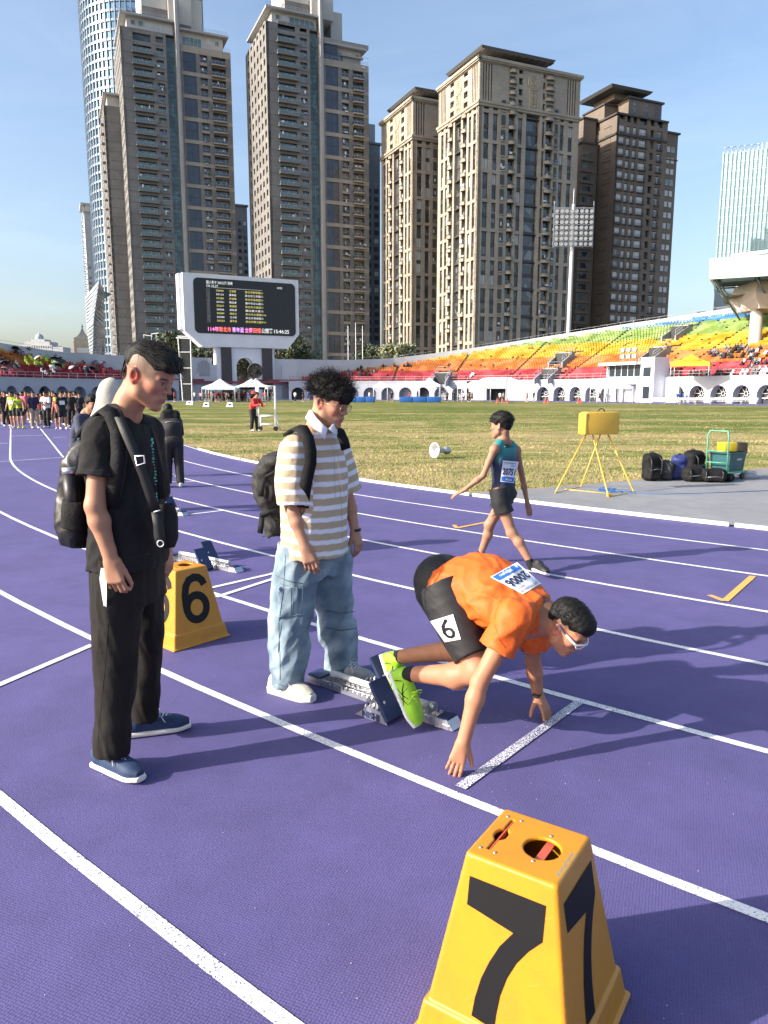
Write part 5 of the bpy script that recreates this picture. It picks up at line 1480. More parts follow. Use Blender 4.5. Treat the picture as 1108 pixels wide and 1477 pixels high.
g.build('rack', M_steel, mast)
lamp = MB(); lamp.lathe([(.12, 0), (.40, .35), (.44, .5), (.40, .5), (.02, .42)], 8, M=Matrix.Rotation(math.radians(115), 4, 'X')); lamp.box(-.04, .04, -.1, .3, -.05, .05)
lm = lamp.mesh('lamp', [M_whitem])
for j in range(7):
    for i in range(8):
        instance('lamp', lm, mast, (-wr+.6+i*(2*wr-1.2)/7, -.85, zr0+(zr1-zr0)*(j+.5)/7))
# flag poles by the far wall
for i, px in enumerate((503, 514, 524)):
    pt = aty(px-1+0*i, 470 if i != 1 else 466, 186); fp = MB(); fp.tube([(pt.x, 186, 0), (pt.x, 186, pt.z)], [.12, .07], 6)
    fp.build('flagpole', M_whitem, label=['white flagpole, left of three behind the far stand wall', 'tallest middle flagpole of three behind the far wall', 'white flagpole, right of three behind the far stand wall'][i], cat='flagpole', group='flagpoles behind the far wall')

# ---------------------------------------------------------------- grandstand canopy on the right
tc_ = HALF+34.0
cp = thing('grandstand_canopy', 'mint green cantilever roof of the main grandstand on a thick concrete column', 'canopy', (0, 0, 0))
pc = onpl(1088, 500, tp(tc_, 27), Vector((TN.x, TN.y, 0)))
Yc = 122.0
pc = aty(1088, 503, Yc)
g = MB(); g.tube([(pc.x, Yc, 0), (pc.x, Yc, aty(1092, 447, Yc).z)], .95, 18); g.build('column', mat('beige_concrete', (.50, .47, .42), .8, var=.08, vscale=.5), cp)
z0_, z1_ = aty(1092, 447, Yc).z, aty(1092, 408, Yc).z
k0_, k1_ = aty(1077, 430, Yc), aty(1180, 430, Yc); g = MB()
X0 = k0_.x-.2; X1 = X0+26; zm = aty(1080, 430, Yc).z
vs = []
for x, e_ in ((X0, 0), (X1, 0)):
    vs += [(x+1.2, Yc-2.6, z0_), (x, Yc-3.4, zm), (x+.5, Yc-2.4, z1_), (x+.5, Yc+5, z1_), (x, Yc+6, zm), (x+1.2, Yc+5, z0_)]
g.add(vs, [tuple(range(6)), tuple(range(6, 12))[::-1]]+[(i, 6+i, 6+(i+1) % 6, (i+1) % 6) for i in range(6)])
g.build('press_box', mat('beige_panel', (.52, .49, .45), .7, var=.06), cp)
g = MB(); g.box(X0+3.2, X1, Yc-3.3, Yc-2.6, zm+.2, z1_-.2); g.build('press_window', M_pane, cp)
Zf1, Zf0 = aty(1022, 373, 118).z, aty(1022, 403, 118).z
xa = aty(1022, 390, 118).x; e2 = Vector((.90, -.43, 0)); q2 = Vector((.43, .90, 0)); L_ = 50
o_ = Vector((xa, 118, 0)); M_mint = mat('mint_green_panel', (.50, .66, .58), .5, var=.03)
def PP(u_, v_, z): 
    w_ = o_+e2*u_+q2*v_; return (w_.x, w_.y, z)
g = MB(); g.hexa([PP(.25, 0, Zf0), PP(L_, 0, Zf0), PP(L_, .4, Zf0), PP(.25, .4, Zf0)], [PP(0, 0, Zf1), PP(L_, 0, Zf1), PP(L_, .4, Zf1), PP(0, .4, Zf1)])
g.hexa([PP(.25, .4, Zf0), PP(.65, .4, Zf0), PP(.65, 30, Zf0+2), PP(.25, 30, Zf0+2)], [PP(0, .4, Zf1), PP(.4, .4, Zf1), PP(.4, 30, Zf1), PP(0, 30, Zf1)])
g.hexa([PP(.4, .4, Zf1-.4), PP(L_, .4, Zf1-.4), PP(L_, 30, Zf1-.4), PP(.4, 30, Zf1-.4)], [PP(.4, .4, Zf1-.02), PP(L_, .4, Zf1-.02), PP(L_, 30, Zf1-.02), PP(.4, 30, Zf1-.02)])
g.build('fascia', M_mint, cp)
g = MB(); M_truss = mat('dark_green_truss', (.10, .14, .13), .5)
for i in range(9):
    u_ = .8+i*5.8
    g.tube([PP(u_, .5, Zf0+.1), PP(u_+4, 12, Zf0-5.2)], .16, 5); g.tube([PP(u_, .5, Zf0+.1), PP(u_, 28, Zf0+1.2)], .16, 5); g.tube([PP(u_+4, 12, Zf0-5.2), PP(u_, 24, Zf0+1)], .14, 5)
    for j in range(5): g.tube([PP(u_+j*.9, .5+j*2.6, Zf0+.1-j*1.15), PP(u_, 2.5+j*3.4, Zf1-.6)], .1, 4)
for v_, z_ in ((3.5, Zf0-.2), (8, Zf0+.1), (14, Zf0+.6), (20, Zf0+1)): g.tube([PP(.5, v_, z_), PP(L_, v_, z_)], .14, 5)
g.build('truss', M_truss, cp)
g = MB(); g.hexa([PP(3.5, 12.0, z1_-1.5), PP(10, 12.0, z1_-1.5), PP(10, 16, z1_-1.5), PP(3.5, 16, z1_-1.5)], [PP(2, 8.0, Zf0-1.6), PP(12, 8.0, Zf0-1.6), PP(12, 20, Zf0-1.6), PP(2, 20, Zf0-1.6)])
g.build('bracket', M_truss, cp)
ca = MB(); ca.bbox((0, 0, .35), (6, 1.2, .5), .1); ca.box(-1, 1, -.2, .2, 0, .3); o = ca.build('roof_lamp', M_whitem, cp); o.location = PP(6, 1.2, Zf1+.1); o.rotation_euler = (0, -.05, -.45)

# ---------------------------------------------------------------- trees behind the far wall
def tree(name, label, x, y, z0, h, r_, seed, dark, n=2600):
    rr = np.random.default_rng(seed); root = thing(name, label, 'tree', (x, y, z0), 0, 'trees behind the far stand wall')
    g = MB(); tips = []
    g.tube([(0, 0, 0), (.1*r_, .05, h*.3), (0, 0, h*.55)], [.05*h, .04*h, .02*h], 7)
    for i in range(9):
        a = rr.uniform(0, 6.28); q = (math.cos(a)*r_*rr.uniform(.4, .8), math.sin(a)*r_*rr.uniform(.4, .8), h*rr.uniform(.55, .9)); g.tube([(0, 0, h*rr.uniform(.25, .5)), (q[0]*.5, q[1]*.5, q[2]*.8), q], [.02*h, .015*h, .006*h], 5); tips.append(q)
    g.build('trunk', mat('tree_bark', (.10, .08, .06), .9), root)
    g = MB(); vs = []; fs = []
    cl = [(np.array(t), rr.uniform(.28, .5)*r_) for t in tips]+[(np.array([rr.uniform(-.5, .5)*r_, rr.uniform(-.5, .5)*r_, h*rr.uniform(.5, .95)]), rr.uniform(.25, .45)*r_) for _ in range(10)]
    for i in range(n):
        c_, s_ = cl[rr.integers(len(cl))]; d_ = rr.normal(size=3); d_ /= np.linalg.norm(d_); p = c_+d_*s_*rr.uniform(.55, 1.1)*np.array([1, 1, .7])
        u_ = rr.normal(size=3); u_ /= np.linalg.norm(u_); v_ = np.cross(u_, d_+.3*rr.normal(size=3)); v_ /= max(1e-6, np.linalg.norm(v_)); L = rr.uniform(.18, .42)*(.6+h/20)
        k = len(vs); vs += [tuple(p-u_*L), tuple(p+v_*L*.5), tuple(p+u_*L), tuple(p-v_*L*.5)]; fs.append((k, k+1, k+2, k+3))
    g.add(vs, fs); g.build('crown', dark, root, kind='stuff')
M_leafd = mat('dark_leaf', (.032, .048, .022), .6, var=.4, vscale=.8, color2=(.06, .078, .032)); M_leafl = mat('dusty_leaf', (.15, .17, .08), .6, var=.3, vscale=.8, color2=(.24, .24, .13))
for i, (px, yt, Y, hh, rr_, m, lb) in enumerate([(286, 496, 175, 10, 5.5, M_leafd, 'dark tree behind the left shoulder of the scoreboard'), (352, 508, 178, 9, 4.5, M_leafd, 'dark tree seen through the scoreboard arch'),
        (425, 485, 180, 12, 6.5, M_leafd, 'dark tree rising right of the scoreboard pylon'), (408, 480, 186, 12, 6, M_leafd, 'dark tree just behind the scoreboard right edge'), (528, 498, 196, 11, 5, M_leafd, 'dark tree below the dark blue grey tower'),
        (572, 492, 188, 12, 4.6, M_leafl, 'pale leafed tree at the foot of the stepped back stone tower'), (588, 496, 190, 11, 3.6, M_leafl, 'smaller pale leafed tree beside the stone tower foot'), (252, 478, 182, 11, 5, M_leafd, 'bare looking tree left of the scoreboard frame')]):
    p = aty(px, yt, Y); tree('tree', lb, p.x, Y, max(0, p.z-hh), hh, rr_, 40+i, m)
# ---------------------------------------------------------------- lane marker boxes
M_my = mat('yellow_moulded_plastic', (.58, .255, .012), .38, var=.10, vscale=9, bump=.15, bscale=110, bdist=.003, coat=.05, detail=10, color2=(.50, .205, .014))
M_num = mat('black_vinyl_number', (.006, .006, .007), .55, spec=.25, var=.1)
M_red = mat('faded_red_plastic', (.55, .10, .06), .5)
M_scr = mat('worn_grey_plastic', (.30, .27, .20), .8)
MKH, MKT, MKB = .5, .122, .207
def mk_half(z): return MKB+(MKT-MKB)*z/MKH
def marker_mesh():
    S = SDF(.0042); sl = (MKB-MKT)/MKH; nn = 1/math.sqrt(1+sl*sl)
    def body(off, z0, z1, rr=.012):
        def fn(X, Y, Z):
            w = MKB-sl*Z+off-rr
            ax, ay = np.abs(X)-w, np.abs(Y)-w
            q = np.sqrt(np.maximum(ax, 0)**2+np.maximum(ay, 0)**2)+np.minimum(np.maximum(ax, ay), 0)-rr
            q = q*nn
            dz = np.maximum(z0-Z, Z-z1)
            m = .008; a, b = q+m, dz+m
            return np.sqrt(np.maximum(a, 0)**2+np.maximum(b, 0)**2)+np.minimum(np.maximum(a, b), 0)-m
        return fn
    S.custom(body(0, 0, MKH), (-.22, -.22, 0), (.22, .22, MKH))
    S.custom(body(.009, 0, .098), (-.23, -.23, 0), (.23, .23, .1), k=.004)
    S.custom(body(.020, 0, .012), (-.24, -.24, 0), (.24, .24, .012), k=.006)
    S.custom(body(-.012, -.05, MKH-.012), (-.22, -.22, -.05), (.22, .22, MKH), k=.004, op='-')
    S.cap((.035, 0, MKH-.1), (.035, 0, MKH+.1), .047, k=.003, op='-')
    S.ell((-.078, 0, MKH), (.017, .029, .06), k=.002, op='-')
    S.box((-.078, 0, MKH), (.0045, .078, .05), rnd=.002, k=.002, op='-')
    return S.mesh('shell')
mk_me = marker_mesh(); mk_me.materials.append(M_my)
def digit7():
    c1 = [(.088, .318), (.060, .290), (.036, .258), (.018, .222), (.006, .182), (.001, .142), (.0, .112)]
    c2 = [(-.056, .118), (-.052, .155), (-.042, .198), (-.026, .238), (-.006, .276), (.022, .312)]
    return [(u*1.12, .447-(.388-v)*1.24) for u, v in [(-.092, .388), (.088, .388)]+c1+c2+[(-.092, .330)]]
def on_face(k, poly, th=.0012):
    """lift a face-plane outline (across, up) onto side k of the box"""
    sl = (MKB-MKT)/MKH; vs = []
    for (u, v) in poly:
        vs.append(Vector((u, -(MKB-sl*v)-th, v)))
    R_ = Matrix.Rotation(k*PI/2, 4, 'Z'); return [tuple(R_@v) for v in vs]
def marker(loc, rz, digit, label):
    r = thing('lane_marker_box', label, 'lane marker', loc, rz, 'yellow numbered lane marker boxes')
    link_mesh('shell', mk_me, r)
    for k in range(4):
        g = MB()
        if digit == '7':
            P = digit7(); n = len(P)
            bm = bmesh.new(); a = on_face(k, P, .0014); f = bm.faces.new([bm.verts.new(p) for p in a]); bmesh.ops.triangulate(bm, faces=[f]); me = bpy.data.meshes.new('number'); bm.to_mesh(me); bm.free()
            me.materials.append(M_num); link_mesh('number', me, r)
        else:
            sl = (MKB-MKT)/MKH; R_ = Matrix.Rotation(k*PI/2, 4, 'Z')
            path = [(.070, .300), (.060, .326), (.036, .347), (.004, .354), (-.030, .343), (-.055, .312), (-.068, .262), (-.071, .205), (-.066, .160)]
            cc = [(.0+.0665*math.cos(w*PI/14), .178+.071*math.sin(w*PI/14)) for w in range(29)]
            path, cc = [[(u*1.12, .30+(v-.23)*1.12) for u, v in q_] for q_ in (path, cc)]
            for P, hw, lift in ((path, .026, .0014), (cc, .026, .0018)):
                a = []; b = []
                for i, (u, v) in enumerate(P):
                    i0, i1 = max(0, i-1), min(len(P)-1, i+1)
                    if P is cc and i in (0, 28): dx, dy = 0, 1
                    else: dx, dy = P[i1][0]-P[i0][0], P[i1][1]-P[i0][1]
                    L = math.hypot(dx, dy); a.append((u-dy/L*hw, v+dx/L*hw)); b.append((u+dy/L*hw, v-dx/L*hw))
                n = len(P); g.add(on_face(k, a, lift)+on_face(k, b, lift), [(i, i+1, n+i+1, n+i) for i in range(n-1)])
            g.build('number', M_num, r)
    g = MB(); g.box(.026, .048, -.075, .075, MKH-.022, MKH-.017); g.build('carry_bar', M_red, r)
    g = MB(); g.box(-.080, -.076, -.076, .076, MKH-.06, MKH-.004); g.build('slot_divider', M_red, r)
    for x, y in ((.035, .062), (.035, -.062), (-.098, .084), (-.058, .084), (-.098, -.084), (-.058, -.084)):
        g = MB(); g.lathe([(.0045, 0), (.0045, .0018), (.0015, .0024), (.0001, .0012)], 8, M=Matrix.Translation((x, y, MKH))); g.build('screw', M_steel, r)
    return r
m7c = Vector((.375, 1.7475, 0)); m7 = marker(m7c, math.radians(-33.5), '7', 'yellow lane marker box numbered 7 at the bottom of the picture')
# chipped edge on the near top corner
g = MB(); rr = random.Random(8)
for i in range(11):
    y = -.085+.010*i; w = .004+.007*rr.random()
    g.add([(MKT-.011-w, y, MKH+.0012), (MKT-.004, y-.004, MKH-.0012), (MKT-.003, y+.010, MKH-.0018), (MKT-.012-w*.6, y+.010, MKH+.0012)], [(0, 1, 2, 3)])
g.build('chipped_edge', M_scr, m7)
g = MB(); rr = random.Random(31)
for i in range(34):
    k = rr.choice((0, 0, 0, 1)); u, v, a_, L_ = rr.uniform(-.12, .12), rr.uniform(.05, .45), rr.uniform(-.9, .9), rr.uniform(.008, .045); w_ = rr.uniform(.0003, .0007)
    ca, sa = math.cos(a_), math.sin(a_); u *= 1-v*.5; g.add(on_face(k, [(u, v), (u+ca*L_, v+sa*L_), (u+ca*L_-sa*w_, v+sa*L_+ca*w_), (u-sa*w_, v+ca*w_)], .0006), [(0, 1, 2, 3)])
g.build('scratches', mat('pale_scratch', (.62, .42, .10), .7), m7, kind='stuff')
marker(Vector((-1.367, 4.855, 0)), math.atan2(.752, .659), '6', 'yellow lane marker box numbered 6 behind the man in black')

# ---------------------------------------------------------------- starting blocks
LF = Vector((.770, -.638, 0)); LL = Vector((.638, .770, 0)); L_ANG = math.atan2(LF.y, LF.x)
M_blue = mat('navy_rubber_pad', (.018, .035, .105), .55, var=.15, bump=.2, bscale=300, bdist=.002)
def blocks(loc, rz, label, x_near, x_far, nishi=True, padfront=True):
    r = thing('starting_blocks', label, 'starting blocks', loc, rz, 'starting blocks on the track')
    g = MB(); g.box(-.48, .48, -.050, .050, .004, .012)
    for y in (-.050, .043):
        g.box(-.48, .48, y, y+.007, .012, .026)
        for i in range(24): g.box(-.39+i*.034, -.370+i*.034, y, y+.007, .026, .044)
    g.hexa([(.40,-.055,.004),(.50,-.045,.004),(.50,.045,.004),(.40,.055,.004)], [(.40,-.055,.05),(.465,-.045,.05),(.465,.045,.05),(.40,.055,.05)])
    g.box(-.50, -.40, -.058, .058, .004, .045); g.build('rail', M_alu, r)
    g = MB(); g.tube([(-.36, 0, .078), (.33, 0, .078)], .0175, 14); g.build('tube', M_whitem, r)
    g = MB(); g.tube([(.33, 0, .078), (.365, 0, .078)], .0215, 14); g.box(.31, .34, -.03, .03, .04, .07); g.box(-.35, -.32, -.03, .03, .04, .07)
    for y in (-.028, .022):
        for i in range(18): g.box(-.33+i*.036, -.308+i*.036, y, y+.006, .05, .066)
        g.box(-.36, .34, y, y+.006, .044, .052)
    g.build('rack', M_alu, r)
    g = MB(); g.box(-.50, -.405, -.05, .05, .045, .055); g.build('grip_pad', M_blue, r); g = MB(); g.box(.402, .468, -.043, .043, .048, .0515)
    for i in range(9): g.box(.405+i*.0068, .409+i*.0068, -.042, .042, .05, .056)
    g.build('grip_pad', M_blue, r)
    for (x, y, s_) in ((x_near, -.135, -1), (x_far, .135, 1)):
        A_ = math.radians(57); c_, n_ = math.cos(A_), math.sin(A_)
        g = MB(); w_ = .062
        def pp(u, v, y_): return (x-c_*u+n_*v, y_, .012+n_*u+c_*v)
        b_ = [pp(0, 0, y-w_), pp(0, .018, y-w_), pp(0, .018, y+w_), pp(0, 0, y+w_)]; t_ = [pp(.215, 0, y-w_), pp(.215, .018, y-w_), pp(.215, .018, y+w_), pp(.215, 0, y+w_)]
        g.hexa(b_, t_); p_ = g.build('foot_pad', M_blue, r)
        g = MB(); yo = y+s_*(w_+.004)
        tri = [(x-.20, .006), (x+.012, .006), (x-.03, .062), (x-.11, .075)]
        for (ya, yb) in ((yo-.003, yo+.003),):
            n = 4; g.add([(a, ya, b) for a, b in tri]+[(a, yb, b) for a, b in tri], [(0, 1, 2, 3), (7, 6, 5, 4)]+[(i, 4+i, 4+(i+1) % 4, (i+1) % 4) for i in range(4)])
        g.box(x-.19, x-.02, min(0, y), max(0, y), .014, .022); g.tube([(x-.075, y-w_*s_*-1, .05), (x-.075, y-s_*w_, .05)], .008, 6)
        for k in range(5): g.tube([(x-.17+.03*k, y-.03, .02), (x-.155+.03*k, y-.03, .06+.012*k)], .006, 6)
        g.build('bracket', M_alu, r)
        if nishi and s_ < 0:
            text('lettering', 'NISHI', .047, M_blue, r, frame((x-.092, yo-.0045, .026), (1, 0, 0), (0, 0, 1)), bold=.0016, fit=.115)
    return r
rc = LF*(-2.42)+LL*2.89
bl6 = blocks(rc, L_ANG, 'aluminium starting blocks with navy pads under the crouching runner', .20, -.03)
c5 = atz(294, 816); e5 = (atz(341, 823)-atz(252, 805)); blocks(c5-Vector((.0, -.02, 0)), math.atan2(e5.y, e5.x), 'empty starting blocks with navy pads behind the lane marker numbered 6', .20, -.02)
c4 = atz(236, 739); blocks(c4, math.atan2(e5.y, e5.x)-.03, 'small distant starting blocks right of the man in black', .22, .05, nishi=False)

# ---------------------------------------------------------------- photo-finish box on its yellow tripod
Y0 = 12.35; P0 = aty(862, 612, Y0)
cam_box = thing('timing_device', 'yellow metal timing box on a folding yellow tube stand', 'timing device', (P0.x, P0.y, 0), math.radians(14))
zb = aty(862, 626, Y0).z; zt = aty(862, 596, Y0).z
M_ty = mat('mustard_painted_metal', (.58, .36, .045), .42, var=.06, vscale=6); M_tyl = mat('mustard_tube', (.62, .40, .06), .38, var=.06)
g = MB(); g.bbox((0.04, 0, (zb+zt)/2+.01), (.60, .22, zt-zb+.03), .02); g.build('housing', M_ty, cam_box)
g = MB(); g.bbox((-.267, 0, (zb+zt)/2), (.05, .235, zt-zb+.01), .015); g.build('end_cap', M_ty, cam_box)
g = MB(); g.box(-.298, -.292, -.06, .06, zb+.06, zt-.06); g.build('hatch', M_tyl, cam_box)
g = MB(); g.tube([(.0, 0, zt+.02), (.015, 0, zt+.06), (.06, 0, zt+.075), (.105, 0, zt+.06), (.12, 0, zt+.02)], .009, 6); g.build('handle', M_black, cam_box)
inv = cam_box.matrix_basis.inverted() if False else None
Rm = Matrix.Rotation(math.radians(14), 4, 'Z'); Rm.translation = (P0.x, P0.y, 0); Ri = Rm.inverted()
def lc_(px, py, z=None, Y=None): return Ri @ (atz(px, py, .012) if z is None and Y is None else aty(px, py, Y))
g = MB()
a = Ri @ aty(845, 627, Y0-.02); b = lc_(801, 711); c = lc_(838, 702); d = Ri @ aty(866, 627, Y0+.1)
def fil(p, q, r_, s): return [p.lerp(q, 1-s), q.lerp(r_, s*.25)]
g.tube([a, b.lerp(a, .06), b+Vector((0, 0, .0)), b.lerp(c, .12), c.lerp(b, .1), c, c.lerp(d, .06), d], .013, 7); g.build('leg_frame', M_tyl, cam_box)
g = MB(); a = Ri @ aty(855, 628, Y0-.05); b = lc_(878, 717); c = lc_(914, 709); d = Ri @ aty(876, 624, Y0+.06)
g.tube([a, b.lerp(a, .06), b, b.lerp(c, .12), c.lerp(b, .1), c, c.lerp(d, .06), d], .013, 7); g.build('leg_frame', M_tyl, cam_box)
g = MB(); g.tube([lc_(815, 706), lc_(880, 712)], .011, 6); g.bbox(lc_(879, 716)+Vector((0, 0, .02)), (.07, .07, .05), .01); g.build('spreader_bar', M_tyl, cam_box)
rr = random.Random(4); g = MB()
for k in range(7):
    pts = []; c0 = atz(rr.uniform(868, 900), rr.uniform(706, 713))
    for i in range(16): w = i*.55+k; pts.append(c0+Vector((math.cos(w)*rr.uniform(.05, .16), math.sin(w)*rr.uniform(.05, .14), .012+.02*rr.random())))
    g.tube(pts, .004, 4)
g.tube([Vector((p.x, p.y, .016)) for p in (atz(905, 712), atz(960, 714), atz(1030, 712), atz(1108, 709))], .005, 4)
g.build('cable', mat('blue_cable', (.03, .16, .45), .5), label='tangled thin blue cable at the foot of the yellow stand', cat='cable')

# ---------------------------------------------------------------- bags
def backpack(name, label, px, py, w, h, d, m, seed, rz=0.0, lean=.1, pock=True, m2=None):
    p = atz(px, py); r = thing(name, label, 'bag', (p.x, p.y, .010), rz)
    S = SDF(.014)
    S.box((0, lean*.5*h, h*.5), (w*.5, d*.5, h*.5), rnd=min(w, d)*.38, k=.03)
    S.ell((0, lean*h, h*.84), (w*.45, d*.45, h*.18), k=.05)
    if pock: S.box((0, -d*.42, h*.28), (w*.38, d*.18, h*.22), rnd=.035, k=.015)
    me = S.mesh('body', disp=wrinkle(seed, 22, .012, axis=(0, 0, 1))); put(me, 'body', m, r)
    g = MB()
    for sx in (-1, 1): g.tube([(sx*w*.25, lean*h-d*.40, h*.95), (sx*w*.32, -d*.56, h*.75), (sx*w*.30, -d*.60, h*.4), (sx*w*.22, -d*.5, h*.1)], .014, 5)
    g.tube([(-.04, lean*h, h*1.0), (-.03, lean*h, h*1.07), (.03, lean*h, h*1.07), (.04, lean*h, h*1.0)], .010, 5); g.build('strap', m2 or M_black, r)
    if pock:
        g = MB(); g.tube([(-w*.34, -d*.60, h*.42), (0, -d*.62, h*.47), (w*.34, -d*.60, h*.42)], .005, 4); g.build('zip', M_steel, r)
    return r
M_bn = mat('black_nylon', (.0075, .0075, .0085), .75, spec=.25, var=.3, vscale=12, bump=.3, bscale=90); M_bbl = mat('blue_nylon', (.022, .035, .16), .6, var=.3, vscale=9, bump=.3, bscale=60); M_bg = mat('charcoal_nylon', (.03, .032, .036), .7, var=.3, vscale=9, bump=.3, bscale=60)
backpack('backpack', 'black backpack standing upright at the left end of the bag row', 940, 694, .34, .50, .26, M_bn, 1, .2)
backpack('backpack', 'small dark backpack slumped between the black and the blue backpack', 960, 693, .26, .36, .22, M_bg, 2, -.3, -.15)
backpack('backpack', 'navy blue backpack leaning in the middle of the bag row', 977, 692, .30, .46, .24, M_bbl, 3, -.2, -.25)
backpack('backpack', 'black backpack lying behind the low holdalls near the cart', 1003, 688, .40, .50, .3, M_bn, 4, .4, .2)
backpack('holdall', 'low black holdall in front of the blue backpack', 1000, 695, .42, .26, .26, M_bn, 5, .1, 0)
backpack('holdall', 'black holdall lying nearest the green cart', 1028, 696, .46, .24, .25, M_bn, 6, -.2, 0)
backpack('drawstring_bag', 'flat black bag at the right end of the bag row', 1046, 695, .30, .14, .22, M_bn, 7, -.4, 0, pock=False)

# ---------------------------------------------------------------- hand cart with crate
pc = atz(1046, 692); cart = thing('hand_cart', 'green folding platform cart with tall tube handle', 'cart', (pc.x, pc.y, .010), math.radians(38))
M_gr = mat('green_painted_tube', (.09, .32, .20), .45, var=.08); M_bin = mat('teal_plastic_crate', (.015, .085, .10), .45, var=.1); 
k = 13.9/1067.0; bw = .72
g = MB(); g.bbox((0, 0, .15), (bw, .46, .035), .01); g.build('platform', M_gr, cart)
g = MB(); xh = -bw/2+.02; hz = .93
g.tube([(xh, -.20, .16), (xh-.03, -.20, hz-.08), (xh-.01, -.17, hz), (xh+.0, .17, hz), (xh-.03, .20, hz-.08), (xh, .20, .16)], .016, 8)
for z in (.55, .34): g.tube([(xh-.02, -.2, z), (xh-.02, .2, z)], .012, 6)
o = g.build('handle', M_gr, cart)
for x in (-.26, .26):
    for y in (-.19, .19): g = MB(); g.tube([(x, y-.018, .06), (x, y+.018, .06)], .058, 14); g.build('wheel', M_black, cart)
crate = thing('storage_crate', 'dark teal plastic crate standing on the green cart', 'crate', (pc.x, pc.y, .1775), math.radians(38))
def tub(g, a, b, c, d, h, th=.02, fl=.03):
    g.hexa([(a+fl, c+fl, 0), (b-fl, c+fl, 0), (b-fl, d-fl, 0), (a+fl, d-fl, 0)], [(a, c, h), (b, c, h), (b, d, h), (a, d, h)]); g.bbox(((a+b)/2, (c+d)/2, h-.02), (b-a+.03, d-c+.03, .04), .008)
g = MB(); tub(g, -.26, .35, -.20, .20, .36); g.build('body', M_bin, crate)
MB().box(.02, .2, -.196, -.192, .20, .24).build('label', mat('grey_print', (.4, .42, .42), .6), crate)
yb = thing('equipment_case', 'yellow and black equipment box on top of the teal crate', 'case', (pc.x+.08, pc.y, .54), math.radians(10))
g = MB(); g.bbox((-.10, 0, .09), (.26, .24, .18), .015); g.build('body', mat('bright_yellow_case', (.72, .50, .02), .4), yb)
g = MB(); g.bbox((.14, 0, .09), (.22, .25, .17), .015); g.build('front', mat('brown_black_case', (.06, .045, .03), .5), yb)
g = MB(); rr = random.Random(2); cp_ = atz(1079, 690)
for k_ in range(9):
    rad = rr.uniform(.11, .19); g.tube([cp_+Vector((rad*math.cos(i*PI/8)+rr.uniform(-.01, .01), rad*.8*math.sin(i*PI/8), .02+.014*k_+rr.uniform(0, .01))) for i in range(17)], .007, 5)
g.build('cable_coil', mat('pale_cable', (.55, .56, .62), .5), label='coil of pale cable on the ground beside the green cart', cat='cable')

# ---------------------------------------------------------------- loudspeaker horn on the grass
ph = atz(634, 661); hn = thing('megaphone', 'grey loudspeaker horn lying on the grass facing the runners', 'megaphone', (ph.x, ph.y, .20), math.radians(-28))
Mh = Matrix.Rotation(math.radians(90), 4, 'Y')@Matrix.Rotation(PI, 4, 'X')
M_horn = mat('grey_horn_plastic', (.42, .43, .46), .45, var=.06); Mh2 = Matrix.Rotation(math.radians(-115), 4, 'Z')@Matrix.Rotation(math.radians(86), 4, 'Y')
g = MB(); g.lathe([(.055, -.22), (.06, -.05), (.10, .06), (.155, .13), (.195, .16), (.20, .175), (.185, .17), (.145, .135), (.09, .065), (.05, -.02), (.001, -.03)], 24, M=Mh2); g.build('horn', M_horn, hn)
g = MB(); g.lathe([(.001, -.32), (.09, -.31), (.10, -.2), (.075, -.16), (.05, -.14)], 16, M=Mh2); g.build('driver', M_steel, hn)
g = MB(); g.lathe([(.001, .12), (.035, .10), (.045, .0), (.04, -.04)], 12, M=Mh2); g.build('inner_cone', M_whitem, hn)

# ---------------------------------------------------------------- wheeled white frame with black fan beside the official in red
Y = 31.8; p = aty(386, 622, Y); fr = thing('wheeled_frame', 'white tube frame on wheels holding a round black fan on a mast', 'stand', (p.x, Y, .005), 0)
def X_(px): return aty(px, 600, Y).x-p.x
def Z_(py): return aty(386, py, Y).z-.005
g = MB()
for x in (X_(373.5), X_(397.5)): 
    for y in (0, .5): g.tube([(x, y, .05), (x, y, Z_(557) if y == 0 else Z_(600))], .045, 6)
for z in (Z_(557), Z_(600), Z_(612)): g.tube([(X_(373.5), 0, z), (X_(399), 0, z)], .035, 6); 
g.tube([(X_(371), 0, Z_(600)), (X_(371), 0, Z_(545))], .04, 6); g.tube([(X_(373.5), .5, Z_(600)), (X_(397.5), .5, Z_(600))], .035, 6)
g.tube([(X_(397.5), 0, Z_(600)), (X_(403), .2, .06)], .03, 5); g.build('frame', M_whitem, fr)
g = MB(); zc = Z_(535)
g.tube([(X_(370)+.30*math.cos(w*PI/12), -.02, zc+.30*math.sin(w*PI/12)) for w in range(25)], .025, 6)
for q in range(10):
    for w in range(24): 
        pass
g.tube([(X_(370), .12, zc), (X_(370), -.12, zc)], .09, 10)
for w in range(10): a_ = w*PI/5; g.tube([(X_(370), 0, zc), (X_(370)+.3*math.cos(a_), -.02, zc+.3*math.sin(a_))], .012, 4)
g.build('fan', M_black, fr)
g = MB(); g.tube([(X_(370), .01, zc), (X_(370), .03, zc)], .285, 20); g.build('fan_guard', mat('dark_mesh', (.05, .05, .045), .8, var=.3, vscale=30), fr)
for x in (X_(397.5), X_(375)): g = MB(); g.tube([(x, -.05, .11), (x, .05, .11)], .1, 10); g.build('wheel', M_black, fr)
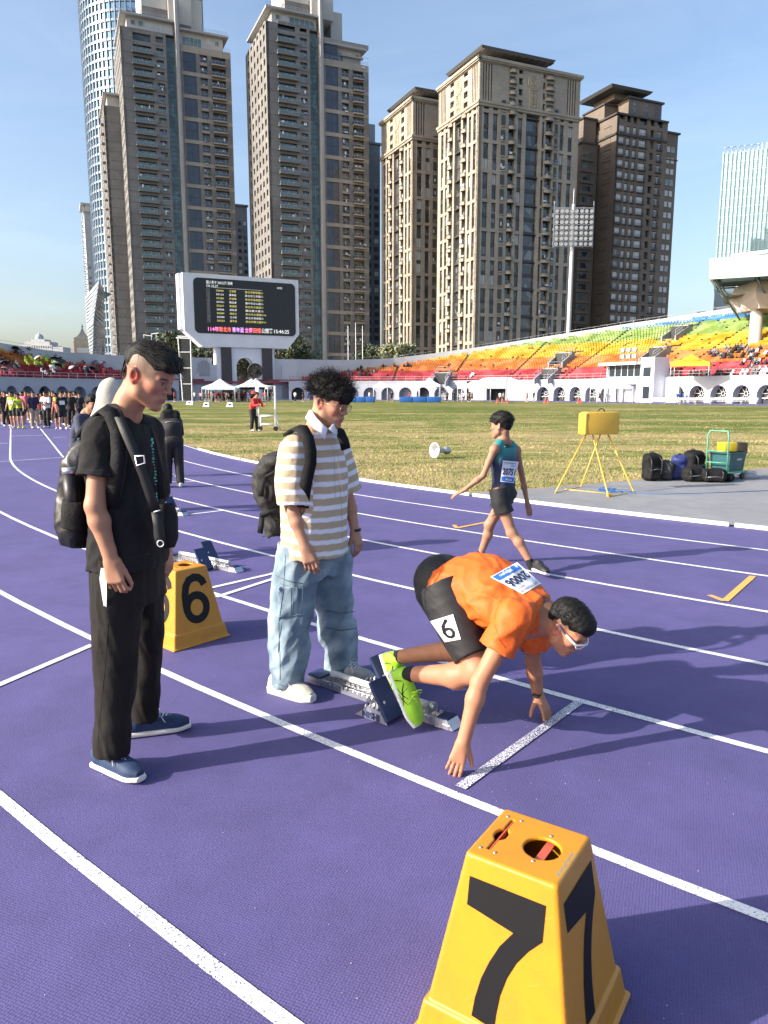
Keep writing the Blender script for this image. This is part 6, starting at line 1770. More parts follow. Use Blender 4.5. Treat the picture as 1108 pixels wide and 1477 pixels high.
# cone shaped white thing and white marker boards on the lawn
for i, (px, py, w_, lb) in enumerate([(297, 585, .45, 'small white distance board on the lawn, left of two below the scoreboard'), (331, 585, .48, 'small white distance board on the lawn, right of two below the scoreboard'), (273, 582, .6, 'low white board on the lawn beside the dark lattice tower')]):
    p = atz(px, py+2); b = thing('distance_board', lb, 'board', (p.x, p.y, .004), 0, 'white distance boards on the lawn')
    g = MB(); g.hexa([(-w_*.8, 0, 0), (w_*.8, 0, 0), (w_*.8, .8, 0), (-w_*.8, .8, 0)], [(-w_*.6, .3, .5), (w_*.6, .3, .5), (w_*.6, .5, .5), (-w_*.6, .5, .5)]); g.build('panel', M_whitem, b)
    g = MB(); g.box(-.12, .12, .10, .16, .15, .35); g.build('number', M_black, b)
# lattice tower with black net, and bare posts, at the far side of the lawn
def seg(g, a, b, r=.16): g.tube([a, b], r*.6, 5, caps=False)
Y = 118; t_ = thing('net_tower', 'tall white lattice frame with a black net panel left of the scoreboard', 'tower', (0, 0, 0)); g = MB()
A_, B_ = (lambda py: aty(258+(575-py)*-.015, py, Y)), (lambda py: aty(277+(575-py)*.0, py, Y))
P_ = lambda px, py: aty(px, py, Y)
seg(g, P_(257, 487), P_(264, 578)); seg(g, P_(275, 487), P_(277.5, 578)); seg(g, P_(254, 487.5), P_(277, 488.5), .2); seg(g, P_(256, 485), P_(270, 485.5))
for py in (508, 531, 554): seg(g, P_(259+(py-487)*.07, py), P_(276, py), .13)
g.build('frame', M_whitem, t_)
g = MB(); g.add([tuple(P_(261, 489)), tuple(P_(274, 489)), tuple(P_(276.5, 577)), tuple(P_(266, 577))], [(0, 1, 2, 3)]); v = [tuple(Vector(q)+Vector((0, .3, 0))) for q in g.v]; g.add(v, [(3, 2, 1, 0)]); g.build('net', mat('black_net', (.02, .021, .024), .8, var=.3, vscale=1), t_)
t_ = thing('post_frame', 'white goal shaped post frame rising behind the head of the man in black', 'post', (0, 0, 0)); g = MB()
for px, py in ((207.5, 483), (218.5, 482), (225.5, 480.5)): seg(g, P_(px, py), P_(px+3, 578), .08)
seg(g, P_(207, 483), P_(220, 485), .13); seg(g, P_(218, 482), P_(229, 480.5), .13); g.build('frame', M_whitem, t_)
# ---------------------------------------------------------------- people
M_skin = mat('skin', (.5, .3, .2), .55, var=.09, vscale=17, attr=True, bump=.22, bscale=190, bdist=.0022, sub=.10, spec=.38, detail=8)
M_hair = mat('black_hair', (.006, .0055, .005), .62, spec=.25, var=.5, vscale=60, bump=.5, bscale=160, bdist=.004)
M_shirt = mat('person_shirt', (.5, .5, .5), .8, objcol=True, var=.12, vscale=14, bump=.35, bscale=28, bdist=.02)
M_short = mat('person_shorts', (.5, .5, .5), .75, objcol=True, var=.12, vscale=14, bump=.3, bscale=28, bdist=.02)
M_shoeo = mat('person_shoe', (.5, .5, .5), .6, objcol=True, var=.1)
SK = (.40, .205, .125); SKD = (.36, .19, .12)
def arm(S, sh, el, wr, k=1.0, r=(.047, .040, .036, .024)):
    S.cap(sh, el, r[0]*k, r[1]*k*.92, k=.03)
    el, wr = V3(el), V3(wr); m_ = el+(wr-el)*.28
    S.cap(el, m_, r[1]*k*.92, r[1]*k, k=.02); S.cap(m_, wr, r[1]*k*.98, r[3]*k, k=.02)
def leg(S, hp, kn, an, k=1.0, r=(.082, .056, .050, .035), back=None):
    S.cap(hp, kn, r[0]*k, r[1]*k, k=.03); kn, an = V3(kn), V3(an); b = V3(back) if back is not None else V3((0, 0, 0))
    S.ell(kn, (r[1]*1.02*k,)*3, k=.02); m_ = kn+(an-kn)*.3+b*.018*k
    S.cap(kn, m_, r[2]*k*.95, r[2]*k*1.08, k=.03); S.cap(m_, an, r[2]*k*1.05, r[3]*k, k=.03)
def shoe_mesh(h, L=.28, W=.095, H=.11, toe=.055, sole=.028, chunky=0):
    """local: heel at x=0, toe at x=L, ground z=0"""
    S = SDF(h)
    S.loft([(0, 0, .055), (L*.25, 0, .055), (L*.6, .004, .045), (L*.85, .003, .038), (L, 0, .034)], [(.032, .040), (.037, .046), (.044, .040), (.042, .032), (.020, .018)], (0, 1, 0), k=.01, e=2.4)
    S.cap((.035, 0, .06), (.050, 0, H), .036, .037, k=.02)
    S.custom(lambda X, Y, Z: (.006-Z), (-.1, -.1, -.1), (L+.1, .1, .012), k=.004, op='-') if False else None
    S.cap((.040, 0, H-.005), (.055, 0, H+.05), .029, .032, k=.004, op='-')
    up = S.mesh('upper')
    T = SDF(h); T.loft([(-.008, 0, .014), (L*.25, 0, .014), (L*.6, .004, .014), (L*.85, .003, .015), (L+.008, 0, .020)], [(.034, sole*.6), (.038, sole*.62), (.049, sole*.6), (.047, sole*.55), (.026, sole*.45)], (0, 1, 0), k=.006, e=3.2)
    so = T.mesh('sole'); return up, so
def place_shoe(parent, up, so, heel, toe, mu, ms, roll=None, lace=None, extra=None, col=None):
    """heel, toe: points on the sole line; roll = up vector"""
    heel, toe = Vector(heel), Vector(toe); x = (toe-heel).normalized(); u = Vector(roll or (0, 0, 1)); y = u.cross(x).normalized(); z = x.cross(y)
    M = Matrix((x, y, z)).transposed().to_4x4(); M.translation = heel
    o = link_mesh('shoe', up, parent); o.matrix_local = M
    if not up.materials: up.materials.append(mu)
    s = link_mesh('sole', so, o)
    if not so.materials: so.materials.append(ms)
    if lace is not None:
        g = MB()
        for i in range(6):
            xx = .128+.015*i; zz = .104-.0072*i; g.tube([(xx, -.022, zz-.010), (xx+.004, 0, zz+.006), (xx, .022, zz-.010)], .0026, 5)
            g.tube([(xx, -.022, zz-.010), (xx+.010, 0, zz+.005), (xx+.016, .022, zz-.016)], .0022, 5)
        for s_ in (-1, 1): g.tube([(.128, 0, .110), (.136, .020*s_, .126), (.150, .036*s_, .104), (.140, .020*s_, .098)], .0024, 5); g.tube([(.128, 0, .110), (.15, .034*s_, .094), (.17, .047*s_, .064)], .002, 5)
        g.build('lace', lace, o)
    return o, M
def hair_strands(parent, H, n, seed, length, r=.0012, curl=.0, zone=None, m=None, out=.4, down=.0, comb=None):
    """thin locks rooted on the skull"""
    rr = np.random.default_rng(seed); g = MB(); c = 0
    while c < n:
        d = rr.normal(size=3); d /= np.linalg.norm(d)
        if not zone(d): continue
        c += 1
        p = np.array([-.008+.104*d[0], .082*d[1], .044+.088*d[2]])
        v = d*out+(np.array(comb) if comb is not None else 0)*(.5+rr.random()*.6)+rr.normal(size=3)*.35; v /= np.linalg.norm(v)
        pts = [p-d*.012]; L = length*(.6+.7*rr.random()); ph = rr.random()*6.28; a = np.cross(v, d); a /= max(1e-6, np.linalg.norm(a)); b = np.cross(v, a)
        N = 6 if curl else 4
        for i in range(1, N+1):
            t = i/N; q = p+v*L*t+np.array([0, 0, -down])*L*t*t
            if curl: q = q+(a*math.cos(ph+t*7)+b*math.sin(ph+t*7))*curl*t
            pts.append(q)
        g.tube([tuple(H.w(*q)) for q in pts], [r*(1.15-.9*i/N) for i in range(N+1)], 3, caps=False)
    return g.build('hair_locks', m or M_hair, parent, kind='stuff')

def simple_person(h, pose, seed=0):
    """small figure for the middle distance: returns meshes by part, feet at the origin, facing +x, height 1.72"""
    r = random.Random(seed); lean = pose.get('lean', 0); st = pose.get('stride', .06); ay = pose.get('arm', (.0, .0)); bend = pose.get('bend', .1)
    hipz = .90; hc = V3((-.02-lean*.1, 0, hipz)); ch = V3((lean*.5, 0, 1.28-lean*.10)); nk = V3((lean*.68, 0, 1.46-lean*.28)); hd = Head(nk+V3((.03+lean*.1, 0, .13)), (1, 0, -.12-lean*.6), (lean*.3, 0, 1), .98)
    S = SDF(h); hd.add(S, ears=h < .012); S.cap(nk-V3((.01, 0, .05)), hd.w(-.02, 0, -.05), .055, .052, k=.03); S.ell(ch, (.09, .14, .22), k=.03); S.ell(hc, (.09, .13, .12), k=.04)
    Sh = SDF(h); P_ = SDF(h)
    for s_, q in ((-1, 0), (1, 1)):
        sh = nk+V3((0, s_*.175, -.07)); a = ay[q]; el = sh+V3((math.sin(a)*.27, s_*.05, -math.cos(a)*.27)); b = a+bend; wr = el+V3((math.sin(b)*.24, -s_*pose.get('cross', 0)*.15+s_*.02, -math.cos(b)*.24))
        arm(S, sh, el, wr); S.ell(wr+(wr-el)*.3, (.045, .03, .05), k=.02)
        hp = hc+V3((0, s_*.09, -.03)); fx = st*(1 if q else -1); kn = V3((fx*.5+.03, s_*.10, .48)); an = V3((fx, s_*.11, .09)); leg(S, hp, kn, an, back=(-1, 0, 0))
        e2 = V3(sh)+(V3(el)-V3(sh))*pose.get('sleeve', .75); 
        if pose.get('sleeve', .75) > 0: Sh.cap(sh, e2, .066, .062, k=.03)
        if pose.get('long_sleeve'): Sh.cap(el, V3(wr)*.95+V3(el)*.05, .052, .042, k=.02); Sh.cap(sh, el, .065, .055, k=.02)
        kz = pose.get('leg', .45)
        if kz < 1: P_.cap(hp, V3(hp)+(kn-V3(hp))*kz*1.4 if kz < .7 else kn, .10, .095, k=.03)
        else: P_.cap(hp, kn, .10, .088, k=.03); P_.cap(kn, an+V3((0, 0, .02)), .088, .072, k=.02)
    Sh.loft([hc+V3((0, 0, -.06)), hc+V3((0, 0, .15)), ch, nk+V3((0, 0, -.04))], [(.175, .125), (.165, .118), (.185, .122), (.13, .085)], (0, 1, 0), k=.04, disp=wrinkle(seed, 18, .008))
    Sh.cap(nk+V3((0, -.15, -.05)), nk+V3((0, .15, -.05)), .06, .06, k=.04); Sh.ell(nk+V3((.02, 0, .05)), (.07, .07, .06), k=.01, op='-')
    P_.ell(hc+V3((0, 0, -.02)), (.125, .172, .13), k=.04)
    Hr = SDF(h); Hr.ell(hd.w(-.012, 0, .058), (.105, .086, .084), hd.ax, k=.02); Hr.ell(hd.w(-.04, 0, .0), (.07, .080, .07), hd.ax, k=.03); Hr.box(hd.w(.085, 0, -.03), (.055, .12, .075), hd.ax, rnd=.02, k=.01, op='-')
    if pose.get('long'): Hr.cap(hd.w(-.06, 0, 0), hd.w(-.10, 0, -.22), .07, .05, k=.03)
    skin = S.mesh('body', paint=hd.paint(), base=SK)
    return dict(body=skin, shirt=Sh.mesh('shirt'), bottoms=P_.mesh('bottoms'), hair=Hr.mesh('hair', disp=wrinkle(seed+3, 90, .004)), feet=[V3((st*(-1), -.11, 0)), V3((st, .11, 0))])
_sp = {}
SHOE_UP, SHOE_SO = shoe_mesh(.012)
def person(key, pose, x, y, rz, label, shirt, bottoms, shoe=(.6, .6, .6), s=1.0, h=.014, hair=(.012, .011, .011), cat='person', group=None, cap_=None, bib=None, z=.003):
    if key not in _sp:
        d = simple_person(h, pose, len(_sp)); d['body'].materials.append(M_skin); d['shirt'].materials.append(M_shirt); d['bottoms'].materials.append(M_short); d['hair'].materials.append(M_hair); _sp[key] = d
    d = _sp[key]; r = thing('person', label, cat, (x, y, z), rz, group); r.scale = (s, s, s)
    link_mesh('body', d['body'], r)
    o = link_mesh('shirt', d['shirt'], r); o.color = (*shirt, 1); o = link_mesh('bottoms', d['bottoms'], r); o.color = (*bottoms, 1)
    link_mesh('hair', d['hair'], r)
    for f in d['feet']:
        o = link_mesh('shoe', SHOE_UP, r); o.location = (f[0]-.07, f[1], 0); o.color = (*shoe, 1)
    if not SHOE_UP.materials: SHOE_UP.materials.append(M_shoeo)
    if cap_:
        g = MB(); g.lathe([(.11, 1.585), (.108, 1.64), (.08, 1.69), (.01, 1.705)], 12, M=Matrix.Translation((.035, 0, 0))); g.box(.10, .21, -.07, .07, 1.60, 1.615); g.build('cap', mat('cap_%02d' % int(cap_[0]*99), cap_, .7), r)
    if bib: MB().box(.128, .134, -.11, .11, 1.12, 1.30).build('bib', M_whitem, r)
    return r
# ---------------------------------------------------------------- main figures: joints placed where the photograph shows them
def J(px, py, Y): return V3(aty(px, py, Y))
def mid(a, b, t=.5): return V3(a)*(1-t)+V3(b)*t
# ===== man in the black shirt
man1 = thing('person', 'man in black t-shirt and black track pants with undercut hair', 'person', (0, 0, 0))
Y = 3.18
h1f = nrm((math.cos(.27)*math.cos(.42), -math.sin(.27)*math.cos(.42), -math.sin(.42)))
h1u = nrm(np.cross(h1f, np.cross((0, 0, 1), h1f)))
o_ = J(196.8, 541.7, 3.10); H1 = Head(o_, h1f, h1u, 1.06); H1.o = o_+H1.l*.078*1.06
nb = J(178, 600, 3.20)
shR, shL = J(148, 630, 3.04), J(212, 622, 3.38)
elR, wrR = J(137, 730, 2.98), J(160, 806, 2.98); elL, wrL = J(226, 735, 3.42), J(240, 788, 3.38)
hR, hL = J(172, 838, 3.10), J(202, 838, 3.30); knR, anR = J(168, 985, 3.03), J(161, 1085, 3.02); knL, anL = J(214, 940, 3.34), J(207, 1032, 3.36)
S = SDF(.0036); H1.add(S)
S.chain([H1.w(-.03, 0, -.04), mid(H1.w(-.03, 0, -.06), nb, .5), nb+V3((0, 0, .0))], [.058, .057, .062], k=.03)
S.cap(mid(nb, shR, .1), shR, .058, .050, k=.03); S.cap(mid(nb, shL, .1), shL, .058, .050, k=.03)
S.loft([mid(hR, hL)+V3((0, 0, .05)), mid(shR, shL)+V3((0, 0, -.03))], [(.12, .08), (.13, .08)], shL-shR, k=.03)
arm(S, shR, elR, wrR, 1.05); arm(S, shL, elL, wrL, 1.0)
hdR = nrm(J(168, 850, 2.97)-wrR)
hand(S, wrR, hdR, (-.15, -1, .1), 1, 1.12, curl=((25, 50, 40), (25, 50, 40), (28, 50, 40), (30, 50, 40)), spread=2, thumb=(18, 10))
hand(S, wrL, nrm(J(244, 815, 3.37)-wrL), (.95, -.3, .1), -1, .95, curl=(14, 22, 16), spread=2, thumb=(20, 10))
def buzz1(P):
    f, l, u = H1.loc(P); lim = .030-.10*np.clip(f-.02, 0, 1)
    return soft(-(u-.012)-np.maximum(0, f-.025)*.5, .02)*soft(f-.062, .03)*soft(-(np.abs(l)-.02), .02)*.78+0*lim
put(S.mesh('body', paint=H1.paint(buzz=buzz1, buzzcol=(.155, .115, .08), ear=(.56, .09, .055)), base=SK), 'body', M_skin, man1)
# hair: long top swept forward over shaved sides
S = SDF(.0034); A = H1.ax; w = H1.w; k1 = 1.06
S.ell(w(-.010, 0, .056), (.106*k1, .080*k1, .082*k1), A, k=.02); S.ell(w(.060, 0, .090), (.056*k1, .070*k1, .036*k1), A, k=.03); S.ell(w(.090, 0, .074), (.032*k1, .062*k1, .022*k1), A, k=.02)
for q in (-1, 1):
    pc_ = w(0, q*.105, .012); S.box(w(.02, q*.125, .002), (.20, .062, .080), [nrm(h1f*.97-h1u*.22), H1.l, nrm(h1u*.97+h1f*.22)], rnd=.02, k=.006, op='-')
S.box(w(.14, 0, -.03), (.075, .2, .085), A, rnd=.02, k=.01, op='-'); S.box(w(-.02, 0, -.09), (.2, .2, .10), A, rnd=.02, k=.008, op='-')
me = S.mesh('hair', disp=wrinkle(5, 170, .0022, axis=h1f, stretch=5)); put(me, 'hair', M_hair, man1)
hair_strands(man1, H1, 900, 3, .055, .0011, 0, zone=lambda d: d[2] > .45 or (d[2] > .2 and abs(d[1]) < .5), comb=(1.3, 0, .05), out=.35, down=.25)
# long lock at the nape
g = MB(); rr = random.Random(3)
for i in range(70):
    a = Vector(w(-.085+rr.uniform(-.01, .01), rr.uniform(-.05, .06), .06+rr.uniform(-.03, .02))); b = a+Vector((-.016+rr.uniform(-.012, .012), rr.uniform(-.01, .02), -.07)); c = b+Vector((-.012+rr.uniform(-.01, .015), 0, -.045)); g.tube([a, b, c], [.0035, .003, .0006], 4, caps=False)
g.build('hair_locks', M_hair, man1, kind='stuff')
# shirt
M_tee = mat('black_cotton', (.013, .0125, .013), .9, var=.22, vscale=9, bump=.45, bscale=22, bdist=.012, spec=.3); M_tr = mat('black_polyester_trouser', (.015, .0128, .0115), .8, var=.2, vscale=7, bump=.35, bscale=13, bdist=.02, spec=.2)
side = nrm(shL-shR)
S = SDF(.005)
ax_hem = J(185, 815, 3.18); S.loft([ax_hem, J(186, 760, 3.18), J(184, 700, 3.2), J(180, 650, 3.2), J(177, 612, 3.2)], [(.200, .142), (.192, .138), (.194, .134), (.196, .126), (.155, .09)], side, k=.03, e=2.3, disp=wrinkle(4, 13, .012, axis=(.5, 0, 1), stretch=3))
S.cap(mid(nb, shR, .35)+V3((0, 0, -.02)), shR+V3((0, 0, -.012)), .072, .074, k=.03); S.cap(mid(nb, shL, .35)+V3((0, 0, -.02)), shL+V3((0, 0, -.012)), .072, .070, k=.03)
sR = mid(shR, elR, .58); S.loft([shR+V3((0, 0, .015)), mid(shR, sR, .5), sR], [(.078, .076), (.082, .076), (.088, .078)], (1, 0, 0), k=.025, cut=(False, True), disp=wrinkle(9, 20, .006, axis=(0, 0, 1)))
S.cap(mid(shR, elR, .45), mid(shR, elR, .9), .058, .060, k=.004, op='-')
S.cap(shL, mid(shL, elL, .75), .072, .074, k=.03)
S.ell(nb+V3((.015, -.01, .045)), (.082, .078, .062), k=.012, op='-')
S.loft([ax_hem+V3((0, 0, -.06)), ax_hem+V3((0, 0, .03))], [(.186, .130), (.181, .126)], side, k=.004, op='-', e=2.3)
put(S.mesh('shirt', disp=wrinkle(14, 42, .0025, axis=(.3, 0, 1), ridged=True)), 'shirt', M_tee, man1)
# trousers
S = SDF(.005)
def tleg(hp, kn, an, wt, wk, wa, seed):
    S.loft([hp+V3((0, 0, .10)), mid(hp, kn, .5), kn, mid(kn, an, .55), an+V3((0, 0, -.01))], [(wt, wt*.92), (wt*.93, wt*.9), (wk, wk), (wk*.9, wk*.88), (wa, wa*1.05)], (0, 1, 0), k=.035, disp=lambda X, Y, Z: wrinkle(seed, 15, .011, axis=(.1, 0, 1), stretch=2.2)(X, Y, Z)+wrinkle(seed+1, 34, .008, axis=(1, .3, .2), stretch=2.5)(X, Y, Z)*np.clip((an[2]+.30-Z)/.25, .12, 1))
tleg(hR, knR, anR, .110, .086, .071, 3); tleg(hL, knL, anL, .107, .079, .068, 6)
S.loft([mid(hR, hL)+V3((0, 0, -.08)), mid(hR, hL)+V3((0, 0, .14))], [(.185, .135), (.175, .13)], side, k=.05)
put(S.mesh('trousers', disp=wrinkle(8, 40, .0035, axis=(0, .2, 1), ridged=True)), 'trousers', M_tr, man1)
g = MB()       # white side piping
pp_ = [J(149.5, 819, 2.985), J(149.5, 836, 2.975), J(151, 858, 2.972), J(153.0, 893, 2.975)]
g.add([tuple(pp_[0]+V3((-.009, -.004, 0))), tuple(pp_[0]+V3((.010, -.010, 0))), tuple(pp_[1]+V3((.016, -.01, 0))), tuple(pp_[2]+V3((.012, -.01, 0))), tuple(pp_[3]), tuple(pp_[2]+V3((-.010, -.004, 0))), tuple(pp_[1]+V3((-.016, -.004, 0)))], [tuple(range(7))]); 
g.build('side_piping', mat('white_fabric', (.8, .8, .8), .8), man1)
M_nb = mat('navy_knit_shoe', (.018, .042, .105), .7, var=.2, vscale=20, bump=.3, bscale=200, bdist=.003); M_sl = mat('cream_rubber_sole', (.66, .65, .60), .6, var=.1); M_lace = mat('white_lace', (.72, .73, .76), .8)
up, so = shoe_mesh(.004, .285, H=.10)
place_shoe(man1, up, so, atz(140, 1104, .004), atz(214, 1133, .004), M_nb, M_sl, lace=M_lace); place_shoe(man1, up, so, atz(186, 1062, .004), atz(268, 1050, .004), M_nb, M_sl, lace=M_lace)
# backpack of the first man
def thick_strip(g, pts, w, th, nrmv, m=0):
    """strap: flat band following pts, nrmv = outward normals"""
    vs = []; n = len(pts)
    for i, p in enumerate(pts):
        p = Vector(p); t = (Vector(pts[min(n-1, i+1)])-Vector(pts[max(0, i-1)])).normalized(); nn = Vector(nrmv[i] if isinstance(nrmv[0], (tuple, list, Vector, np.ndarray)) else nrmv).normalized(); s_ = t.cross(nn).normalized()*w/2; nn = s_.cross(t).normalized()*th/2 if False else nn*th/2
        vs += [tuple(p-s_-nn), tuple(p+s_-nn), tuple(p+s_+nn), tuple(p-s_+nn)]
    fs = [(4*i+a, 4*i+(a+1) % 4, 4*i+4+(a+1) % 4, 4*i+4+a) for i in range(n-1) for a in range(4)]+[(3, 2, 1, 0), tuple(4*(n-1)+i for i in range(4))]
    return g.add(vs, fs, m, True)
bp = thing('backpack', 'glossy black backpack with a steel bottle worn by the man in the black t-shirt', 'backpack', (0, 0, 0))
S = SDF(.006); bk = nrm(np.cross(side, (0, 0, 1))); bk = bk if bk[0] < 0 else -bk
cB = J(112, 712, 3.26); up_ = nrm(J(118, 640, 3.26)-J(108, 775, 3.26))
S.loft([J(119, 786, 3.25), J(118, 765, 3.25), J(119, 715, 3.26), J(127, 665, 3.27), J(139, 632, 3.28)], [(.12, .060), (.14, .080), (.14, .078), (.13, .068), (.09, .042)], side, k=.03, e=2.8, disp=wrinkle(2, 18, .008))
M_pu = mat('glossy_black_nylon', (.008, .008, .009), .42, var=.3, vscale=10, bump=.2, bscale=40, bdist=.006)
put(S.mesh('body', disp=wrinkle(21, 45, .0022, ridged=True)), 'body', M_pu, bp)
S = SDF(.006); S.loft([J(106, 762, 3.09), J(107, 742, 3.09), J(109, 722, 3.09)], [(.052, .045), (.052, .045), (.048, .04)], (1, 0, 0), k=.02, e=2.6); put(S.mesh('side_pocket', disp=wrinkle(7, 40, .003)), 'side_pocket', M_bn, bp)
bt = thing('bottle', 'black bottle with a steel rim in the side pocket of the black backpack', 'bottle', (0, 0, 0))
a, b = J(107, 745, 3.08), J(101, 683, 3.09); a = Vector(a); b = Vector(b)
g = MB(); g.tube([a, b], .031, 18); g.build('body', M_black, bt)
g = MB(); g.tube([b, b+(b-a).normalized()*.026], [.032, .030], 18); g.build('rim', M_alu, bt)
M_web = mat('black_webbing', (.007, .007, .008), .6, var=.15, bump=.3, bscale=220, bdist=.002)
g = MB()
thick_strip(g, [J(118, 628, 3.2), J(132, 606, 3.08), J(148, 590, 3.03), J(160, 596, 3.015), J(170, 622, 2.985), J(172, 655, 2.97), J(168, 690, 2.97), J(160, 730, 3.0)], .060, .014, [(-.3, 0, 1), (-.2, -.3, 1), (0, -.5, 1), (.2, -1, .5), (.2, -1, .2), (.1, -1, 0), (0, -1, 0), (-.2, -1, 0)]); g.build('shoulder_strap', M_bn, bp)
g = MB(); thick_strip(g, [J(196, 600, 3.28), J(207, 612, 3.24), J(216, 640, 3.2), J(226, 680, 3.2), J(229, 720, 3.2)], .05, .012, (.6, -1, .2)); g.build('shoulder_strap', M_bn, bp)
# sling bag
sb_ = thing('sling_bag', 'small black crossbody bag at the hip of the man in black', 'bag', (0, 0, 0))
g = MB(); thick_strip(g, [J(160, 583, 3.13), J(170, 596, 3.02), J(182, 625, 2.965), J(195, 655, 2.962), J(207, 685, 2.965), J(217, 715, 2.97), J(226, 738, 2.98)], .038, .005, [(.2, -.5, 1), (.3, -1, .6), (.25, -1, .2), (.3, -1, .1), (.35, -1, .1), (.4, -1, .05), (.4, -1, 0)]); g.build('strap', M_web, sb_)
M_ring = mat('white_metal_buckle', (.75, .76, .78), .3, metal=.3)
g = MB(); c = [J(195, 658, 2.952), J(207.5, 657, 2.95), J(209, 668, 2.95), J(197.5, 671.5, 2.952)]; g.tube([tuple(x) for x in c]+[tuple(c[0]), tuple(mid(c[0], c[1], .3))], .0032, 6); g.build('buckle', M_ring, sb_)
S = SDF(.0045); S.loft([J(240, 790, 3.04), J(240, 772, 3.04), J(239, 750, 3.05), J(238, 726, 3.05)], [(.028, .036), (.038, .052), (.038, .052), (.028, .036)], nrm((.9, -.42, 0)), k=.02, e=2.8); put(S.mesh('pouch', disp=wrinkle(11, 40, .002)), 'pouch', M_bn, sb_)
g = MB(); thick_strip(g, [J(226, 738, 2.972), J(229, 757, 2.965), J(231, 775, 2.965), J(231.5, 783, 2.965)], .042, .008, (.4, -1, 0)); g.build('strap_loop', M_web, sb_)
g = MB(); g.tube([J(222, 738.5, 2.962), J(231, 736, 2.962)], .003, 6); g.tube([(J(231.5, 784, 2.955)+V3((.013*math.cos(w*PI/8), 0, .013*math.sin(w*PI/8)))) for w in range(-16, 1)], .002, 6); g.build('ring', M_ring, sb_)
# turquoise print down the front edge of the shirt
g = MB(); rr = random.Random(5); MT_ = mat('turquoise_print', (.12, .50, .47), .7, var=.2)
for i in range(26):
    y_ = 634+i*4.6; xx = 219.2+(y_-634)*.088+rr.uniform(-1, 1); 
    if 700 < y_ < 708: continue
    a = J(xx, y_, 3.035); ww = rr.uniform(.004, .011); hh = rr.uniform(.006, .013); q_ = nrm((.7, -.7, 0))
    g.add([tuple(a-q_*ww-V3((0, 0, hh*.5))), tuple(a+q_*ww-V3((0, 0, hh*.3))), tuple(a+q_*ww*.8+V3((0, 0, hh*.5))), tuple(a-q_*ww*.9+V3((0, 0, hh*.4)))], [(0, 1, 2, 3)])
g.build('chest_print', MT_, man1, kind='stuff')

# ===== man in the striped shirt
man2 = thing('person', 'young man with curly hair, glasses, beige striped shirt and baggy jeans', 'person', (0, 0, 0))
h2f = nrm((math.cos(.5)*math.cos(.30), -math.sin(.5)*math.cos(.30), -math.sin(.30))); h2u = nrm(np.cross(h2f, np.cross((0, 0, 1), h2f)))
o_ = J(463.8, 581.6, 3.93); H2 = Head(o_, h2f, h2u, 1.0); H2.o = o_+H2.l*.078
nb = J(456, 622, 4.02); shR, shL = J(424, 650, 3.88), J(484, 645, 4.14); elR, wrR = J(424, 741, 3.84), J(440, 788, 3.80); elL, wrL = J(503, 722, 4.18), J(512, 764, 4.12)
hR, hL = J(430, 812, 3.95), J(474, 812, 4.10); knR, anR = J(419, 905, 3.90), J(414, 978, 3.92); knL, anL = J(484, 895, 4.12), J(496, 965, 4.16)
S = SDF(.0038); H2.add(S); S.chain([H2.w(-.03, 0, -.04), mid(H2.w(-.03, 0, -.06), nb, .5), nb], [.056, .055, .06], k=.03)
S.cap(mid(nb, shR, .1), shR, .05, .048, k=.03); S.cap(mid(nb, shL, .1), shL, .05, .048, k=.03); S.loft([mid(hR, hL), mid(shR, shL)+V3((0, 0, -.03))], [(.12, .08), (.13, .08)], shL-shR, k=.03)
arm(S, shR, elR, wrR, .92); arm(S, shL, elL, wrL, .92)
hand(S, wrR, nrm(J(446, 808, 3.78)-wrR), (.1, -1, .1), 1, .98, curl=((15, 25, 18), (20, 28, 20), (24, 34, 24), (28, 36, 26)), spread=3, thumb=(16, 12))
hand(S, wrL, nrm(J(518, 786, 4.1)-wrL), (.8, -.6, .0), -1, .95, curl=(20, 30, 22), spread=2, thumb=(22, 12))
put(S.mesh('body', paint=H2.paint(buzz=lambda P: soft(-(H2.loc(P)[2]-.004), .02)*soft(H2.loc(P)[0]-.035, .02)*.8, buzzcol=(.06, .045, .038)), base=(.41, .215, .135)), 'body', M_skin, man2)
S = SDF(.0036); A = H2.ax; w = H2.w
S.ell(w(-.012, 0, .066), (.114, .096, .086), A, k=.02); S.ell(w(.060, 0, .070), (.062, .082, .050), A, k=.03); S.ell(w(-.085, 0, .045), (.035, .07, .045), A, k=.03)
S.box(w(.16, 0, -.055), (.10, .2, .082), A, rnd=.02, k=.01, op='-'); S.box(w(-.02, 0, -.085), (.2, .2, .105), A, rnd=.02, k=.01, op='-')
put(S.mesh('hair', disp=lambda X, Y, Z: wrinkle(31, 75, .007)(X, Y, Z)+wrinkle(32, 190, .003)(X, Y, Z)), 'hair', M_hair, man2)
hair_strands(man2, H2, 1500, 8, .060, .0014, .012, zone=lambda d: d[2] > -.05 and not (d[0] > .5 and d[2] < .35), out=1.0, comb=(.25, 0, .1))
g = MB(); M_gold = mat('gold_wire', (.62, .45, .28), .3, metal=.8)    # glasses
for q in (-1, 1):
    g.tube([tuple(w(.108-.012*abs(math.cos(a_))*0, q*.033+.024*math.cos(a_), .002+.022*math.sin(a_))) for a_ in [i*PI/10 for i in range(21)]], .0012, 5)
    g.tube([w(.106, q*.057, .008), w(.08, q*.076, .010), w(-.005, q*.082, .006)], .0012, 5)
g.tube([w(.110, -.009, .006), w(.114, 0, .009), w(.110, .009, .006)], .0012, 5)
gl = g.build('glasses', M_gold, man2)
g = MB(); M_lens = mat('tinted_lens', (.20, .13, .10), .08, alpha=.32, var=0)
for q in (-1, 1): g.add([tuple(w(.107, q*.033+.023*math.cos(i*PI/8), .002+.021*math.sin(i*PI/8))) for i in range(16)], [tuple(range(16))])
g.build('lens', M_lens, gl)
